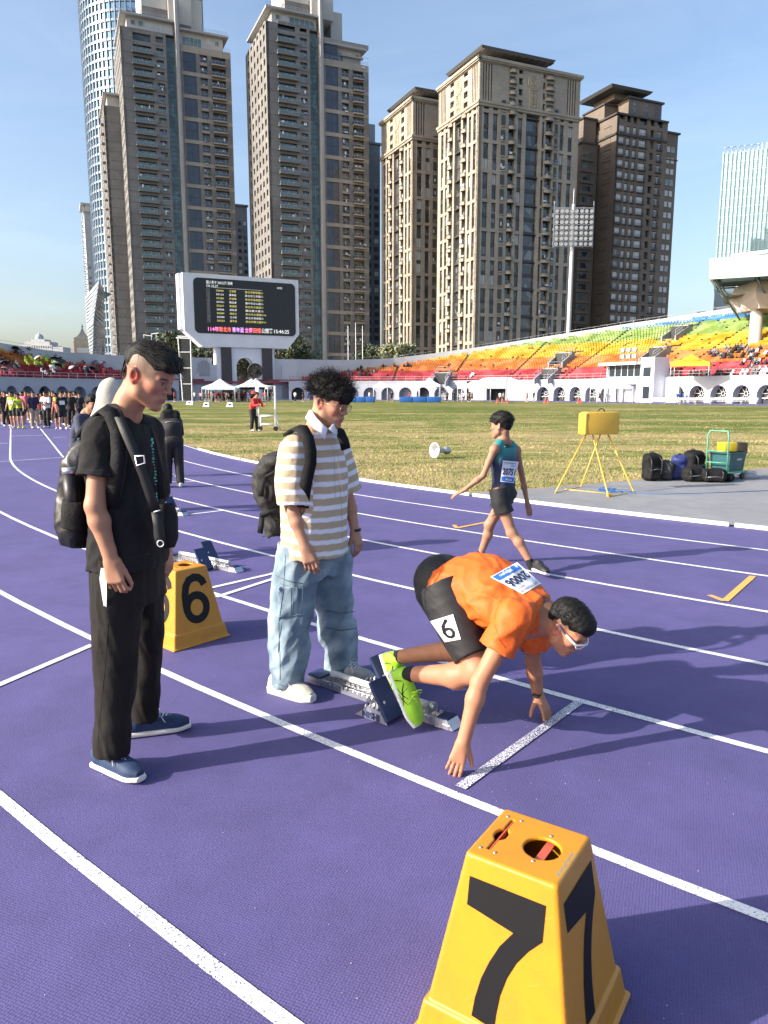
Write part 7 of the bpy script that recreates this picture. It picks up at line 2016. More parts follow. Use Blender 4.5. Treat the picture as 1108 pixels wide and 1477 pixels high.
# striped shirt: colours follow the cloth
def stripe_mat():
    m = bpy.data.materials.new('beige_white_striped_cotton'); m.use_nodes = True; N, K = m.node_tree.nodes, m.node_tree.links; b = N['Principled BSDF']
    a = N.new('ShaderNodeVertexColor'); a.layer_name = 'Col'; K.new(a.outputs['Color'], b.inputs['Base Color']); b.inputs['Roughness'].default_value = .85
    tc = N.new('ShaderNodeTexCoord'); n = N.new('ShaderNodeTexNoise'); n.inputs['Scale'].default_value = 24; K.new(tc.outputs['Object'], n.inputs['Vector'])
    n2 = N.new('ShaderNodeTexNoise'); n2.inputs['Scale'].default_value = 500; K.new(tc.outputs['Object'], n2.inputs['Vector'])
    p = N.new('ShaderNodeBump'); p.inputs['Strength'].default_value = .4; p.inputs['Distance'].default_value = .012; K.new(n.outputs['Fac'], p.inputs['Height'])
    q = N.new('ShaderNodeBump'); q.inputs['Strength'].default_value = .2; q.inputs['Distance'].default_value = .001; K.new(n2.outputs['Fac'], q.inputs['Height']); K.new(p.outputs['Normal'], q.inputs['Normal']); K.new(q.outputs['Normal'], b.inputs['Normal'])
    return m
side = nrm(shL-shR); fw = nrm(np.cross(side, (0, 0, 1))); fw = fw if fw[0] > 0 else -fw
axA, axB = J(456, 798, 4.0), J(455, 626, 4.02); ax_ = nrm(axB-axA)
beige, white = np.array((.47, .365, .235)), np.array((.76, .77, .82))
wob = wrinkle(77, 9, .006)
def stripes(P):
    dR = np.linalg.norm(P-(V3(shR)+np.clip(((P-shR)@nrm(elR-shR)), 0, .3)[:, None]*nrm(elR-shR)), axis=1); dL = np.linalg.norm(P-(V3(shL)+np.clip(((P-shL)@nrm(elL-shL)), 0, .3)[:, None]*nrm(elL-shL)), axis=1)
    v = (P-axB)@nrm(ax_+fw*.10)+.06*0; vr = (P-shR)@nrm(shR-elR)-.03; vl = (P-shL)@nrm(shL-elL)-.03
    v = np.where((dR < .105) & ((P@side) < (shR@side)+.055), vr, v); v = np.where((dL < .10) & ((P@side) > (shL@side)-.03), vl, v)
    ph = ((v+wob(P[:,0], P[:,1], P[:,2])) / .0615) % 1.0
    return np.clip((.5*.82-np.abs(ph-.5)*1.0)*14+.5-1.0, 0, 1) if False else np.clip((np.abs(ph-.5)-.30)*30+.5, 0, 1)
S = SDF(.0048)
S.loft([axA+V3((0, 0, -.008)), J(456, 760, 4.0), J(456, 710, 4.01), J(456, 668, 4.02), axB], [(.212, .155), (.206, .148), (.202, .142), (.198, .13), (.125, .075)], side, k=.03, e=2.3, disp=wrinkle(41, 11, .014, axis=(0, 0, 1), stretch=3))
S.cap(mid(nb, shR, .3)+V3((0, 0, -.02)), shR+V3((0, 0, -.018)), .070, .075, k=.03); S.cap(mid(nb, shL, .3)+V3((0, 0, -.02)), shL+V3((0, 0, -.018)), .070, .072, k=.03)
sR = mid(shR, elR, .86); S.loft([shR+V3((0, 0, .01)), mid(shR, sR, .5)+V3((-.008, 0, 0)), sR], [(.080, .078), (.088, .082), (.092, .080)], (1, 0, 0), k=.02, cut=(False, True), disp=wrinkle(19, 15, .009, axis=(0, 0, 1)))
S.cap(mid(shR, elR, .79), mid(shR, elR, .89), .060, .066, k=.004, op='-')
sL = mid(shL, elL, .82); S.loft([shL+V3((0, 0, .01)), mid(shL, sL, .5), sL], [(.078, .074), (.082, .076), (.086, .076)], (1, 0, 0), k=.02, cut=(False, True), disp=wrinkle(29, 15, .008, axis=(0, 0, 1)))
S.ell(nb+V3((.02, -.015, .04)), (.078, .074, .055), k=.01, op='-')
S.loft([axA+V3((0, 0, -.09)), axA+V3((0, 0, .03))], [(.200, .142), (.194, .138)], side, k=.004, op='-', e=2.3)
me = S.mesh('shirt', paint=[(stripes, white)], base=beige, disp=wrinkle(44, 40, .0028, axis=(0, 0, 1), ridged=True)); put(me, 'shirt', stripe_mat(), man2)
# collar
g = MB(); M_col = mat('white_collar_cotton', (.76, .77, .80), .8, var=.04, bump=.15, bscale=60, bdist=.004)
ck = J(456, 606, 4.02); e1_ = fw; s1_ = side
def CP(a, r, z): return ck+e1_*r*math.cos(a)+s1_*r*.92*math.sin(a)+V3((0, 0, z))
N_ = 22; vs = []; 
for i in range(N_+1):
    a = -2.85+5.7*i/N_; a = a; dr = .045*(1-math.cos(a))*.5; f_ = (1+math.cos(a))*.5
    vs += [tuple(CP(a, .070+.006*f_, .010-.022*f_)), tuple(CP(a, .062+.010*f_, .040-.055*f_+.0)), tuple(CP(a, .088+.02*f_, -.020-.045*f_**2)),]
fs = [(3*i+1, 3*i+4, 3*i+5, 3*i+2) for i in range(N_)]+[(3*i, 3*i+3, 3*i+4, 3*i+1) for i in range(N_)]
g.add(vs, [], 0)
rim_ = []; 
def CC(px, py, Y): return tuple(J(px, py, Y))
pts_o = [CC(446, 593, 4.10), CC(446.5, 591, 4.02), CC(449, 592, 3.94), CC(456, 602, 3.885), CC(466, 612, 3.855), CC(473, 618, 3.86)]
pts_i = [CC(444, 603, 4.12), CC(440, 603, 4.03), CC(442, 605, 3.93), CC(448, 612, 3.865), CC(457, 623, 3.83), CC(468.5, 633.5, 3.825)]
g = MB(); g.add(pts_o+pts_i, [(i, 6+i, 7+i, i+1) for i in range(5)], 0, True)
g.add([CC(473.5, 618, 3.862), CC(479.5, 612, 3.93), CC(484, 610, 3.99), CC(488, 618, 4.0), CC(485, 629, 3.90)], [(0, 1, 3, 4), (1, 2, 3)], 0, True)
co = g.build('collar', M_col, man2); md = co.modifiers.new('thickness', 'SOLIDIFY'); md.thickness = .004
# placket line
g = MB(); g.tube([J(474, 634, 3.83), J(487, 660, 3.845), J(492, 700, 3.845), J(497, 712, 3.85)], .0008, 4); g.build('placket', mat('beige_seam', (.42, .33, .22), .8), man2)
# jeans
S = SDF(.0052)
def jleg(hp, kn, an, seed, dx):
    S.loft([hp+V3((0, 0, .10)), mid(hp, kn, .5), kn+V3((dx, 0, 0)), mid(kn, an, .55), an+V3((0, 0, -.035))], [(.118, .116), (.120, .118), (.112, .110), (.106, .105), (.092, .096)], (1, 0, 0), k=.03, disp=wrinkle(seed, 12, .018, axis=(.2, 0, 1), stretch=1.6))
jleg(hR, knR, anR, 51, -.01); jleg(hL, knL, anL, 53, .0)
S.loft([mid(hR, hL)+V3((0, 0, -.06)), mid(hR, hL)+V3((0, 0, .18))], [(.185, .142), (.178, .135)], side, k=.05)
S.box(J(405, 868, 3.865), (.018, .065, .085), [nrm((1, .2, 0)), (-.2, 1, 0), (0, 0, 1)], rnd=.012, k=.004); S.box(J(417, 868, 3.80), (.055, .012, .085), [(1, 0, 0), (0, 1, 0), (0, 0, 1)], rnd=.008, k=.004)
M_jean = mat('faded_blue_denim', (.155, .225, .285), .85, var=.30, vscale=6, bump=.3, bscale=90, bdist=.004, color2=(.24, .315, .36), detail=9)
put(S.mesh('jeans', disp=lambda X, Y, Z: wrinkle(57, 22, .008, axis=(.5, 0, 1), stretch=2, ridged=True)(X, Y, Z)+wrinkle(58, 70, .002)(X, Y, Z)), 'jeans', M_jean, man2)
g = MB(); M_st = mat('dark_denim_seam', (.07, .11, .15), .85)
for pts in ([(398, 830, 3.80), (415, 838, 3.77), (437, 842, 3.775)], [(422, 846, 3.775), (423, 886, 3.775)], [(437, 842, 3.775), (436, 886, 3.78), (423, 888, 3.772)], [(470, 880, 3.99), (490, 884, 3.985), (512, 882, 4.03)], [(472, 906, 3.99), (492, 910, 3.985), (515, 906, 4.03)], [(400, 975, 3.82), (402, 930, 3.80), (407, 895, 3.80)]): g.tube([J(*p) for p in pts], .0022, 4)
g.build('seam', M_st, man2, kind='stuff')
M_cr = mat('cream_leather', (.60, .56, .46), .6, var=.1, vscale=20, bump=.3, bscale=60, bdist=.006)
up, so = shoe_mesh(.0045, .285, H=.11, sole=.05); ups, sos = shoe_mesh(.0045, .285, H=.11, sole=.05)
p1, p2 = atz(392, 996, .004), atz(451, 1012, .004); place_shoe(man2, up, so, p1, p2, M_cr, M_sl, lace=M_lace)
M_gs = mat('grey_suede', (.40, .39, .36), .8, var=.15, vscale=30, bump=.3, bscale=60, bdist=.006)
place_shoe(man2, ups, sos, atz(480, 975, .004), atz(550, 990, .004), M_gs, M_sl, lace=M_lace)
g = MB(); g.tube([wrL+V3((.0, -.03, .0)), wrL+V3((.028, -.012, 0)), wrL+V3((.03, .015, 0)), wrL+V3((0, .03, 0))], .008, 6); g.build('watch_strap', M_black, man2)
# rucksack of the second man
b2 = thing('backpack', 'black rucksack with hanging buckle straps worn by the man in the striped shirt', 'backpack', (0, 0, 0))
S = SDF(.006)
S.loft([J(408, 770, 4.15), J(404, 740, 4.15), J(400, 710, 4.15), J(398, 680, 4.15), J(403, 655, 4.15)], [(.12, .05), (.14, .080), (.14, .080), (.14, .075), (.11, .05)], side, k=.03, e=2.6, disp=wrinkle(61, 14, .014))
S.ell(J(400, 664, 4.13), (.065, .14, .05), k=.02); S.ell(J(405, 752, 4.12), (.05, .10, .05), k=.02)
M_rk = mat('matt_black_canvas', (.012, .0115, .011), .75, var=.3, vscale=10, bump=.4, bscale=50, bdist=.008)
put(S.mesh('body', disp=wrinkle(66, 38, .005, ridged=True)), 'body', M_rk, b2)
g = MB()
thick_strip(g, [J(383, 687, 4.03), J(380, 693, 4.0), J(377, 705, 3.99), J(376.5, 716, 3.99)], .030, .010, (-.3, -1, 0)); thick_strip(g, [J(392, 700, 3.99), J(393, 712, 3.98), J(391, 723, 3.98)], .028, .010, (-.3, -1, 0))
thick_strip(g, [J(384, 742, 4.03), J(378, 745, 4.0), J(377, 757, 3.99), J(375, 769, 3.99)], .030, .008, (-.3, -1, 0)); g.tube([J(376, 743, 4.0), J(390, 738, 3.99), J(405, 735, 4.0)], .014, 6); g.tube([J(382, 688, 4.02), J(393, 683, 3.99), J(402, 676, 4.0)], .010, 6)
g.build('hanging_strap', M_bn, b2)
g = MB(); thick_strip(g, [J(415, 626, 3.93), J(426, 617, 3.86), J(436, 618, 3.81), J(444, 632, 3.775), J(448, 650, 3.765), J(448, 668, 3.765), J(444, 685, 3.775), J(440, 705, 3.79), J(437, 732, 3.82)], .062, .014, [(-.1, -.2, 1), (0, -.5, 1), (.2, -1, .7), (.2, -1, .3), (.2, -1, .1), (.1, -1, 0), (.1, -1, 0), (0, -1, 0), (0, -1, 0)])
g.build('shoulder_strap', M_bn, b2)
g = MB(); thick_strip(g, [J(482, 616, 4.02), J(490, 622, 3.96), J(496, 635, 3.93), J(499, 648, 3.94)], .050, .014, [(.3, -.5, 1), (.4, -1, .4), (.5, -1, .1), (.5, -1, 0)]); g.build('shoulder_strap', M_bn, b2)
# ---------------------------------------------------------------- prints that lie on cloth
from mathutils.bvhtree import BVHTree
def bvh_of(o):
    me = o.data; return BVHTree.FromPolygons([v.co.copy() for v in me.vertices], [tuple(p.vertices) for p in me.polygons])
def on_cloth(bv, quad, pts, lift):
    """quad: photographed corners (u0v0, u1v0, u1v1, u0v1); pts: (u, v) in 0..1"""
    out = []; ds = []; rs_ = []
    for u, v in pts:
        px = (1-v)*((1-u)*quad[0][0]+u*quad[1][0])+v*((1-u)*quad[3][0]+u*quad[2][0]); py = (1-v)*((1-u)*quad[0][1]+u*quad[1][1])+v*((1-u)*quad[3][1]+u*quad[2][1])
        r = ray(px, py).normalized(); h, n, i, d = bv.ray_cast(Vector((0, 0, CAM_H)), r)
        rs_.append(r)
        if h is None: out.append(None); continue
        ds.append(d)
        if n.dot(r) > 0: n = -n
        out.append(h+(n*.4-r*.6)*lift)
    dm = max(ds) if ds else 3.0
    return [Vector((0, 0, CAM_H))+rs_[i]*(dm-.01) if o is None else o for i, o in enumerate(out)]
def sheet(name, bv, quad, m, parent, lift=.003, n=10, rect=(0, 0, 1, 1)):
    P = [(rect[0]+(rect[2]-rect[0])*i/n, rect[1]+(rect[3]-rect[1])*j/n) for j in range(n+1) for i in range(n+1)]
    V = on_cloth(bv, quad, P, lift); g = MB(); g.add([tuple(v) for v in V], [(j*(n+1)+i, j*(n+1)+i+1, (j+1)*(n+1)+i+1, (j+1)*(n+1)+i) for j in range(n) for i in range(n)], 0, True)
    return g.build(name, m, parent)
def cloth_text(name, s_, bv, quad, box, m, parent, lift=.005, bold=.0):
    cu = bpy.data.curves.new(name, 'FONT'); cu.body = s_; cu.size = 1; cu.offset = bold; cu.resolution_u = 2
    t = bpy.data.objects.new('t', cu); COL.objects.link(t); me = bpy.data.meshes.new_from_object(t.evaluated_get(bpy.context.evaluated_depsgraph_get())); bpy.data.objects.remove(t)
    xs = [v.co.x for v in me.vertices]; ys = [v.co.y for v in me.vertices]; x0, x1, y0, y1 = min(xs), max(xs), min(ys), max(ys)
    P = [(box[0]+(box[2]-box[0])*(v.co.x-x0)/(x1-x0), box[1]+(box[3]-box[1])*(v.co.y-y0)/(y1-y0)) for v in me.vertices]
    for v, q in zip(me.vertices, on_cloth(bv, quad, P, lift)): v.co = q
    me.materials.clear(); me.materials.append(m); return link_mesh(name, me, parent)
M_bib = mat('white_bib_paper', (.78, .79, .82), .6, var=.03); M_bibb = mat('bib_blue', (.03, .16, .55), .6, var=.05); M_ink = mat('navy_ink', (.02, .03, .10), .6); M_inkl = mat('grey_ink', (.22, .25, .35), .6)
def race_bib(bv, quad, num, parent, lift=.004):
    b = sheet('bib', bv, quad, M_bib, parent, lift, 12)
    sheet('blue_band', bv, quad, M_bibb, b, lift+.0015, 8, (.04, .03, .96, .25)); cloth_text('lettering', 'Mizuno', bv, quad, (.34, .08, .80, .20), M_bib, b, lift+.004, .02)
    cloth_text('bib_number', num, bv, quad, (.08, .33, .92, .66), M_ink, b, lift+.003, .035)
    cloth_text('lettering', '國小男子組', bv, quad, (.58, .74, .86, .81), M_inkl, b, lift+.003, .02); cloth_text('lettering', '114年新北市青年盃全國田徑公開賽', bv, quad, (.06, .86, .94, .94), M_inkl, b, lift+.003, .02)

# ===== crouching runner
run = thing('person', 'runner in orange shirt and black shorts crouching on the starting blocks', 'person', (0, 0, 0))
lc0 = 2.92
def K(px, py, l): return V3(onpl(px, py, LL*l, LL))
Fv, Lv, Uv = V3(LF), V3(LL), V3((0, 0, 1))
h3f = nrm(Fv*math.cos(.70)-Uv*math.sin(.70)); h3u = nrm(Fv*math.sin(.70)+Uv*math.cos(.70))
e3 = K(805.6, 910, 2.86); H3 = Head(e3, h3f, h3u, .95); H3.o = e3+H3.l*.078
nb = mid(H3.w(-.04, 0, -.07), K(775, 872, lc0), .6)
shR, shL = K(742, 892, lc0-.17), K(772, 884, lc0+.17); elR, wrR = K(692, 984, lc0-.30), K(668.5, 1070, lc0-.385); elL, wrL = K(769, 957, lc0+.30), K(776.5, 1002, lc0+.37)
hR, hL = K(642, 856, lc0-.10), K(650, 852, lc0+.10); knR, anR = K(690, 968, lc0-.16), K(593, 972, lc0-.165); knL, anL = K(700, 925, lc0+.12), K(572, 948, lc0+.115)
pel = mid(hR, hL)+Uv*.03; chest = mid(shR, shL)
S = SDF(.0038); H3.add(S)
S.chain([H3.w(-.035, 0, -.02), mid(H3.w(-.03, 0, -.06), nb, .5), nb], [.056, .056, .062], k=.03)
S.cap(nb, shR, .056, .052, k=.03); S.cap(nb, shL, .056, .052, k=.03); S.cap(pel, chest, .11, .11, k=.04)
arm(S, shR, elR, wrR, 1.0, r=(.050, .040, .037, .026)); arm(S, shL, elL, wrL, 1.0, r=(.050, .040, .037, .026))
leg(S, hR, knR, anR, 1.0, r=(.085, .060, .056, .036), back=-Uv); leg(S, hL, knL, anL, 1.0, r=(.085, .058, .054, .036), back=-Uv)
tipR = V3(atz(655, 1117, .012)); fR = nrm(tipR-wrR)
hand(S, wrR, nrm(mid(tipR, wrR, .45)+Uv*.012-wrR), nrm(Fv*.55-Lv*.75+Uv*.45), 1, 1.0, curl=((6, 14, 10), (8, 14, 10), (10, 14, 10), (12, 16, 10)), spread=3, thumb=(38, 10))
tipL = V3(atz(790, 1033, .012)); hand(S, wrL, nrm(mid(tipL, wrL, .5)+Uv*.006-wrL), nrm(Fv*.75+Uv*.55-Lv*.1), -1, .98, curl=((10, 18, 12), (12, 18, 12), (14, 18, 12), (18, 20, 12)), spread=7, thumb=(55, 8))
put(S.mesh('body', paint=H3.paint(buzz=lambda P: soft(-(H3.loc(P)[2]-.0), .04)*soft(H3.loc(P)[0]-.03, .03)*.75, buzzcol=(.07, .05, .04), ear=(.52, .16, .11)), base=(.45, .205, .115)), 'body', M_skin, run)
S = SDF(.0036); A = H3.ax; w = H3.w; k_ = .91
S.ell(w(-.014, 0, .056), (.108*k_, .081*k_, .086*k_), A, k=.02); S.ell(w(.050, 0, .078), (.058*k_, .072*k_, .045*k_), A, k=.03); S.ell(w(-.075, 0, .010), (.035, .066, .055), A, k=.02)
S.box(w(.155, 0, -.045), (.095, .2, .092), A, rnd=.02, k=.012, op='-'); S.box(w(.075, 0, -.10), (.085, .2, .115), A, rnd=.02, k=.012, op='-'); S.box(w(-.02, 0, -.15), (.2, .2, .095), A, rnd=.02, k=.012, op='-')
put(S.mesh('hair', disp=wrinkle(71, 160, .0018)), 'hair', M_hair, run)
hair_strands(run, H3, 1400, 12, .013, .0011, 0, zone=lambda d: d[2] > .05 or d[0] < -.4, out=.9, comb=(.6, 0, .1))
g = MB(); q = -1
fr_ = [w(.112, 0, .012)] 
for q in (-1, 1): g.tube([w(-.015, q*.083, .020), w(.04, q*.083, .016)], [.003, .003], 6, m=1); g.tube([w(.035, q*.083, .016), w(.075, q*.074, .012), w(.096, q*.060, .006), w(.112, q*.030, .013), w(.121, 0, .016)], [.0045, .006, .0065, .004, .0032], 6, m=0); g.tube([w(.096, q*.060, .002), w(.106, q*.044, -.014), w(.116, q*.020, -.010), w(.120, 0, .010)], .0028, 6, m=0)
gl = g.build('sunglasses', [mat('white_glossy_frame', (.80, .80, .82), .2), M_nb], run); g = MB()
for q in (-1, 1): g.ell = None; g.add([tuple(w(.104-.004*j, q*(.018+.038*i/4), .010-.024*j/2)) for j in range(3) for i in range(5)], [(j*5+i, j*5+i+1, j*5+6+i, j*5+5+i) for j in range(2) for i in range(4)], 0, True)
g.build('lens', mat('dark_blue_lens', (.008, .012, .03), .05), gl)
# orange shirt
M_or = mat('orange_polyester', (.72, .125, .014), .65, var=.06, vscale=8, bump=.45, bscale=20, bdist=.012, spec=.4)
hem = K(643, 845, lc0); side = nrm(shR-shL); dn = -Uv
S = SDF(.005)
S.loft([K(644, 848, lc0), K(668, 845, lc0), K(700, 850, lc0), K(738, 868, lc0), K(778, 884, lc0)], [(.175, .145), (.180, .150), (.185, .150), (.195, .135), (.115, .080)], Lv, k=.04, e=2.2, disp=wrinkle(81, 13, .014, axis=(.6, -.5, -.6), stretch=3))
S.ell(K(692, 882, lc0), (.13, .14, .055), [Fv, Lv, Uv], k=.06)
S.cap(nb-Fv*.04, shR, .080, .078, k=.04); S.cap(nb-Fv*.04, shL, .080, .078, k=.04)
sR = mid(shR, elR, .50); S.loft([shR+Uv*.01, mid(shR, sR, .5), sR], [(.082, .085), (.088, .088), (.095, .090)], Fv, k=.03, cut=(False, True), disp=wrinkle(83, 17, .008))
S.cap(mid(shR, elR, .40), mid(shR, elR, .62), .062, .070, k=.004, op='-')
S.cap(shL, mid(shL, elL, .5), .082, .086, k=.03); S.cap(mid(shL, elL, .42), mid(shL, elL, .6), .06, .066, k=.004, op='-')
S.cap(nb, H3.w(-.02, 0, -.02), .070, .064, k=.012, op='-')
me = S.mesh('shirt', disp=lambda X, Y, Z: wrinkle(84, 30, .005, axis=(.5, -.4, -.5), ridged=True)(X, Y, Z)+wrinkle(85, 70, .0015)(X, Y, Z)); sh_o = put(me, 'shirt', M_or, run)
S = SDF(.006); S.ell(K(688, 906, lc0), (.12, .10, .040), [nrm(Fv+Uv*.1), Lv, Uv], k=.02); put(S.mesh('undershirt'), 'undershirt', mat('pink_fabric', (.62, .17, .15), .8), run)
# tight shorts
M_lyc = mat('black_lycra', (.016, .0155, .0165), .65, var=.15, vscale=8, bump=.15, bscale=30, bdist=.008, spec=.4)
S = SDF(.005); S.ell(mid(hR, hL)+Uv*.02-Fv*.0, (.185, .165, .150), [nrm(Fv*.8-Uv*.6), Lv, nrm(Fv*.6+Uv*.8)], k=.05)
for hp, kn in ((hR, knR), (hL, knL)):
    S.loft([hp+(hp-kn)*.10, mid(hp, kn, .45), mid(hp, kn, .82)], [(.122, .132), (.105, .110), (.086, .090)], Lv, k=.04, disp=wrinkle(87, 14, .003))
so_ = put(S.mesh('shorts', disp=wrinkle(88, 45, .0012, axis=Lv, ridged=True)), 'shorts', M_lyc, run)
bv1 = bvh_of(sh_o); race_bib(bv1, [(746, 811), (707, 832.6), (754, 857.4), (781, 841.6)], '20006', run)
bv2 = bvh_of(so_); qd = [(642, 926), (665, 922), (653.6, 886), (621, 896)]; hb = sheet('hip_number', bv2, qd, M_bib, run, .004, 8); cloth_text('bib_number', '6', bv2, qd, (.20, .08, .82, .93), M_num, hb, .0065, .008)
# shoes in neon green with black stripes, socks
M_neon = mat('neon_green_mesh', (.33, .66, .03), .6, var=.10, vscale=25, bump=.35, bscale=260, bdist=.003); M_ws = mat('white_foam_sole', (.75, .75, .72), .6); M_sock = mat('black_sock', (.010, .010, .011), .9)
upn, son = shoe_mesh(.004, .285, H=.105, sole=.022); M_neonl = mat('neon_lace', (.55, .85, .06), .7)
for (h_, t_, l_, an, kn) in (((564, 970), (597, 1047), 2.89-.135, anR, knR), ((551, 945), (575, 1012), 2.89+.135, anL, knL)):
    hp, tp_ = Vector(K(*h_, l_)), Vector(K(*t_, l_)); tp_ = hp+(tp_-hp).normalized()*.285
    up_ = Fv*.9+Uv*.45; o, M = place_shoe(run, upn, son, hp, tp_, M_neon, M_ws, roll=tuple(up_), lace=M_neonl)
    S = SDF(.004); a0 = V3(M @ Vector((.045, 0, .07))); S.cap(a0, mid(a0, an, .75), .036, .036, k=.01); S.cap(mid(a0, an, .7), an+(kn-an)*.05, .037, .0385, k=.01); put(S.mesh('sock'), 'sock', M_sock, run)
    bv = bvh_of(link_mesh('x', upn, None)); bpy.data.objects.remove(bpy.data.objects['x'])
    g = MB()
    def side_pt(x, z):
        h, n, i, d = bv.ray_cast(Vector((x, -.2, z)), Vector((0, 1, 0))); return (h+Vector((0, -.0015, 0))) if h else Vector((x, -.04, z))
    for cur in ([(.07, .085), (.10, .06), (.14, .045), (.175, .022)], [(.10, .088), (.115, .055), (.125, .018)], [(.085, .03), (.12, .048), (.15, .07)], [(.105, .022), (.14, .036), (.175, .058)], [(.045, .02), (.045, .05), (.06, .085)]):
        g.tube([side_pt(*c) for c in cur], [.0012]+[.0034]*(len(cur)-2)+[.0012], 5)
    g.build('stripe', M_black, o)
g = MB(); g.tube([wrL+V3((.032*math.cos(i*PI/8)*Lv[0]+.028*math.sin(i*PI/8)*.2, .032*math.cos(i*PI/8)*Lv[1]+.030*math.sin(i*PI/8)*-.9, .006*math.cos(i*PI/8)))-nrm(wrL-elL)*.012 for i in range(17)], .0065, 6); g.tube([wrL+V3((-.03, -.02, .012)), wrL+V3((-.012, -.034, .004))], .011, 8); g.build('watch', M_black, run)

# ===== boy walking away
boy = thing('person', 'boy in a teal running vest and black shorts walking away with a race bib', 'person', (0, 0, 0))
by = nrm((-.80, .60, 0)); bl_ = np.cross((0, 0, 1), by); 
def B(px, py, Y): return V3(aty(px, py, Y))
h4f = nrm(by+V3((0, 0, -.05))); eb = B(718, 614.5, 6.80); H4 = Head(eb, h4f, (0, 0, 1), .95); H4.o = eb-H4.l*.078*.95
nb = B(727, 634, 6.86); shL, shR = B(713, 648, 6.74), B(745, 649, 6.98); elL, wrL = B(697, 686, 6.72), B(668, 708, 6.76); elR, wrR = B(754, 692, 7.02), B(761, 727, 7.0)
hL, hR = B(719, 712, 6.78), B(733, 712, 6.94); knR, anR = B(706, 757, 7.02), B(692, 803, 7.10); knL, anL = B(738, 768, 6.72), B(767, 815, 6.62)
S = SDF(.0055); H4.add(S); S.chain([H4.w(-.03, 0, -.05), nb], [.045, .048], k=.02); S.cap(nb, shR, .04, .038, k=.03); S.cap(nb, shL, .04, .038, k=.03)
S.loft([mid(hL, hR), mid(shL, shR)+Uv*-.02], [(.10, .075), (.13, .08)], shR-shL, k=.03)
arm(S, shL, elL, wrL, .78, r=(.046, .036, .034, .022)); arm(S, shR, elR, wrR, .78, r=(.046, .036, .034, .022)); leg(S, hL, knL, anL, .83, back=-by); leg(S, hR, knR, anR, .83, back=-by)
hand(S, wrL, nrm(B(655, 714, 6.78)-wrL), (-.2, -.2, 1), -1, .8, curl=(10, 14, 10), spread=8, thumb=(40, 10)); hand(S, wrR, nrm(B(765, 745, 7.0)-wrR), (.3, -1, .1), 1, .8, curl=(12, 20, 14), spread=4, thumb=(25, 10))
put(S.mesh('body', paint=H4.paint(ear=(.48, .19, .12)), base=(.36, .185, .11)), 'body', M_skin, boy)
S = SDF(.005); w = H4.w; A = H4.ax; S.ell(w(-.014, 0, .056), (.108, .088, .086), A, k=.02); S.ell(w(.05, 0, .068), (.055, .074, .05), A, k=.03); S.ell(w(-.07, 0, .01), (.035, .066, .05), A, k=.02)
S.box(w(.15, 0, -.05), (.09, .2, .085), A, rnd=.02, k=.012, op='-'); S.box(w(.09, 0, -.10), (.105, .2, .105), A, rnd=.02, k=.012, op='-'); S.box(w(-.02, 0, -.15), (.2, .2, .10), A, rnd=.02, k=.012, op='-'); put(S.mesh('hair', disp=wrinkle(91, 90, .005)), 'hair', M_hair, boy)
hair_strands(boy, H4, 700, 5, .036, .0014, 0, zone=lambda d: d[2] > .0, out=.9, comb=(.3, 0, .2), down=.3)
side = nrm(shR-shL); pc_ = mid(hL, hR)
S = SDF(.0055); S.loft([pc_-Uv*.04, mid(pc_, nb, .45), mid(pc_, nb, .75), mid(shL, shR)+Uv*.02], [(.135, .10), (.135, .098), (.148, .10), (.118, .062)], side, k=.02, disp=wrinkle(92, 18, .006)); S.cap(mid(nb, shL, .45), mid(nb, shL, .72), .046, .044, k=.02); S.cap(mid(nb, shR, .45), mid(nb, shR, .72), .046, .044, k=.02); S.ell(nb+Uv*.035, (.062, .062, .05), k=.01, op='-')
zt_, zm_ = nb[2]-.05, nb[2]-.22
ve = put(S.mesh('vest', paint=[(lambda P: np.clip((P[:,2]-zm_)/(zt_-zm_), 0, 1), (.03, .24, .24))], base=(.012, .020, .055), disp=wrinkle(93, 45, .002)), 'vest', mat('vest_cloth', (.5, .5, .5), .7, attr=True, var=.08), boy)
S = SDF(.0055); S.ell(pc_+Uv*.0, (.125, .155, .10), [by, side, Uv], k=.04)
for hp, kn in ((hL, knL), (hR, knR)): S.loft([hp+Uv*.05, mid(hp, kn, .22), mid(hp, kn, .50)], [(.092, .09), (.092, .092), (.088, .092)], side, k=.03, disp=wrinkle(94, 18, .006))
put(S.mesh('shorts', disp=wrinkle(95, 40, .002)), 'shorts', mat('black_sport_cloth', (.010, .010, .011), .75, bump=.3, bscale=24, bdist=.01), boy)
race_bib(bvh_of(ve), [(722, 694.5), (741, 696.8), (748.5, 666), (725.3, 664)], '20751', boy)
M_bs = mat('black_mesh_shoe', (.014, .014, .016), .6); upb, sob = shoe_mesh(.006, .235, H=.09, sole=.022)
place_shoe(boy, upb, sob, tuple(B(769, 823, 6.62)), tuple(B(787, 836, 6.44)) if False else tuple(B(788, 831, 6.40)), M_bs, M_ws, roll=(.3, .2, 1)); place_shoe(boy, upb, sob, tuple(B(699, 826, 7.02)), tuple(B(672, 817, 7.22)), M_bs, M_ws)
for an, kn in ((anL, knL), (anR, knR)): S = SDF(.006); S.cap(an+Uv*-.02, an+(kn-an)*.13, .034, .036, k=.01); put(S.mesh('sock'), 'sock', M_sock, boy)

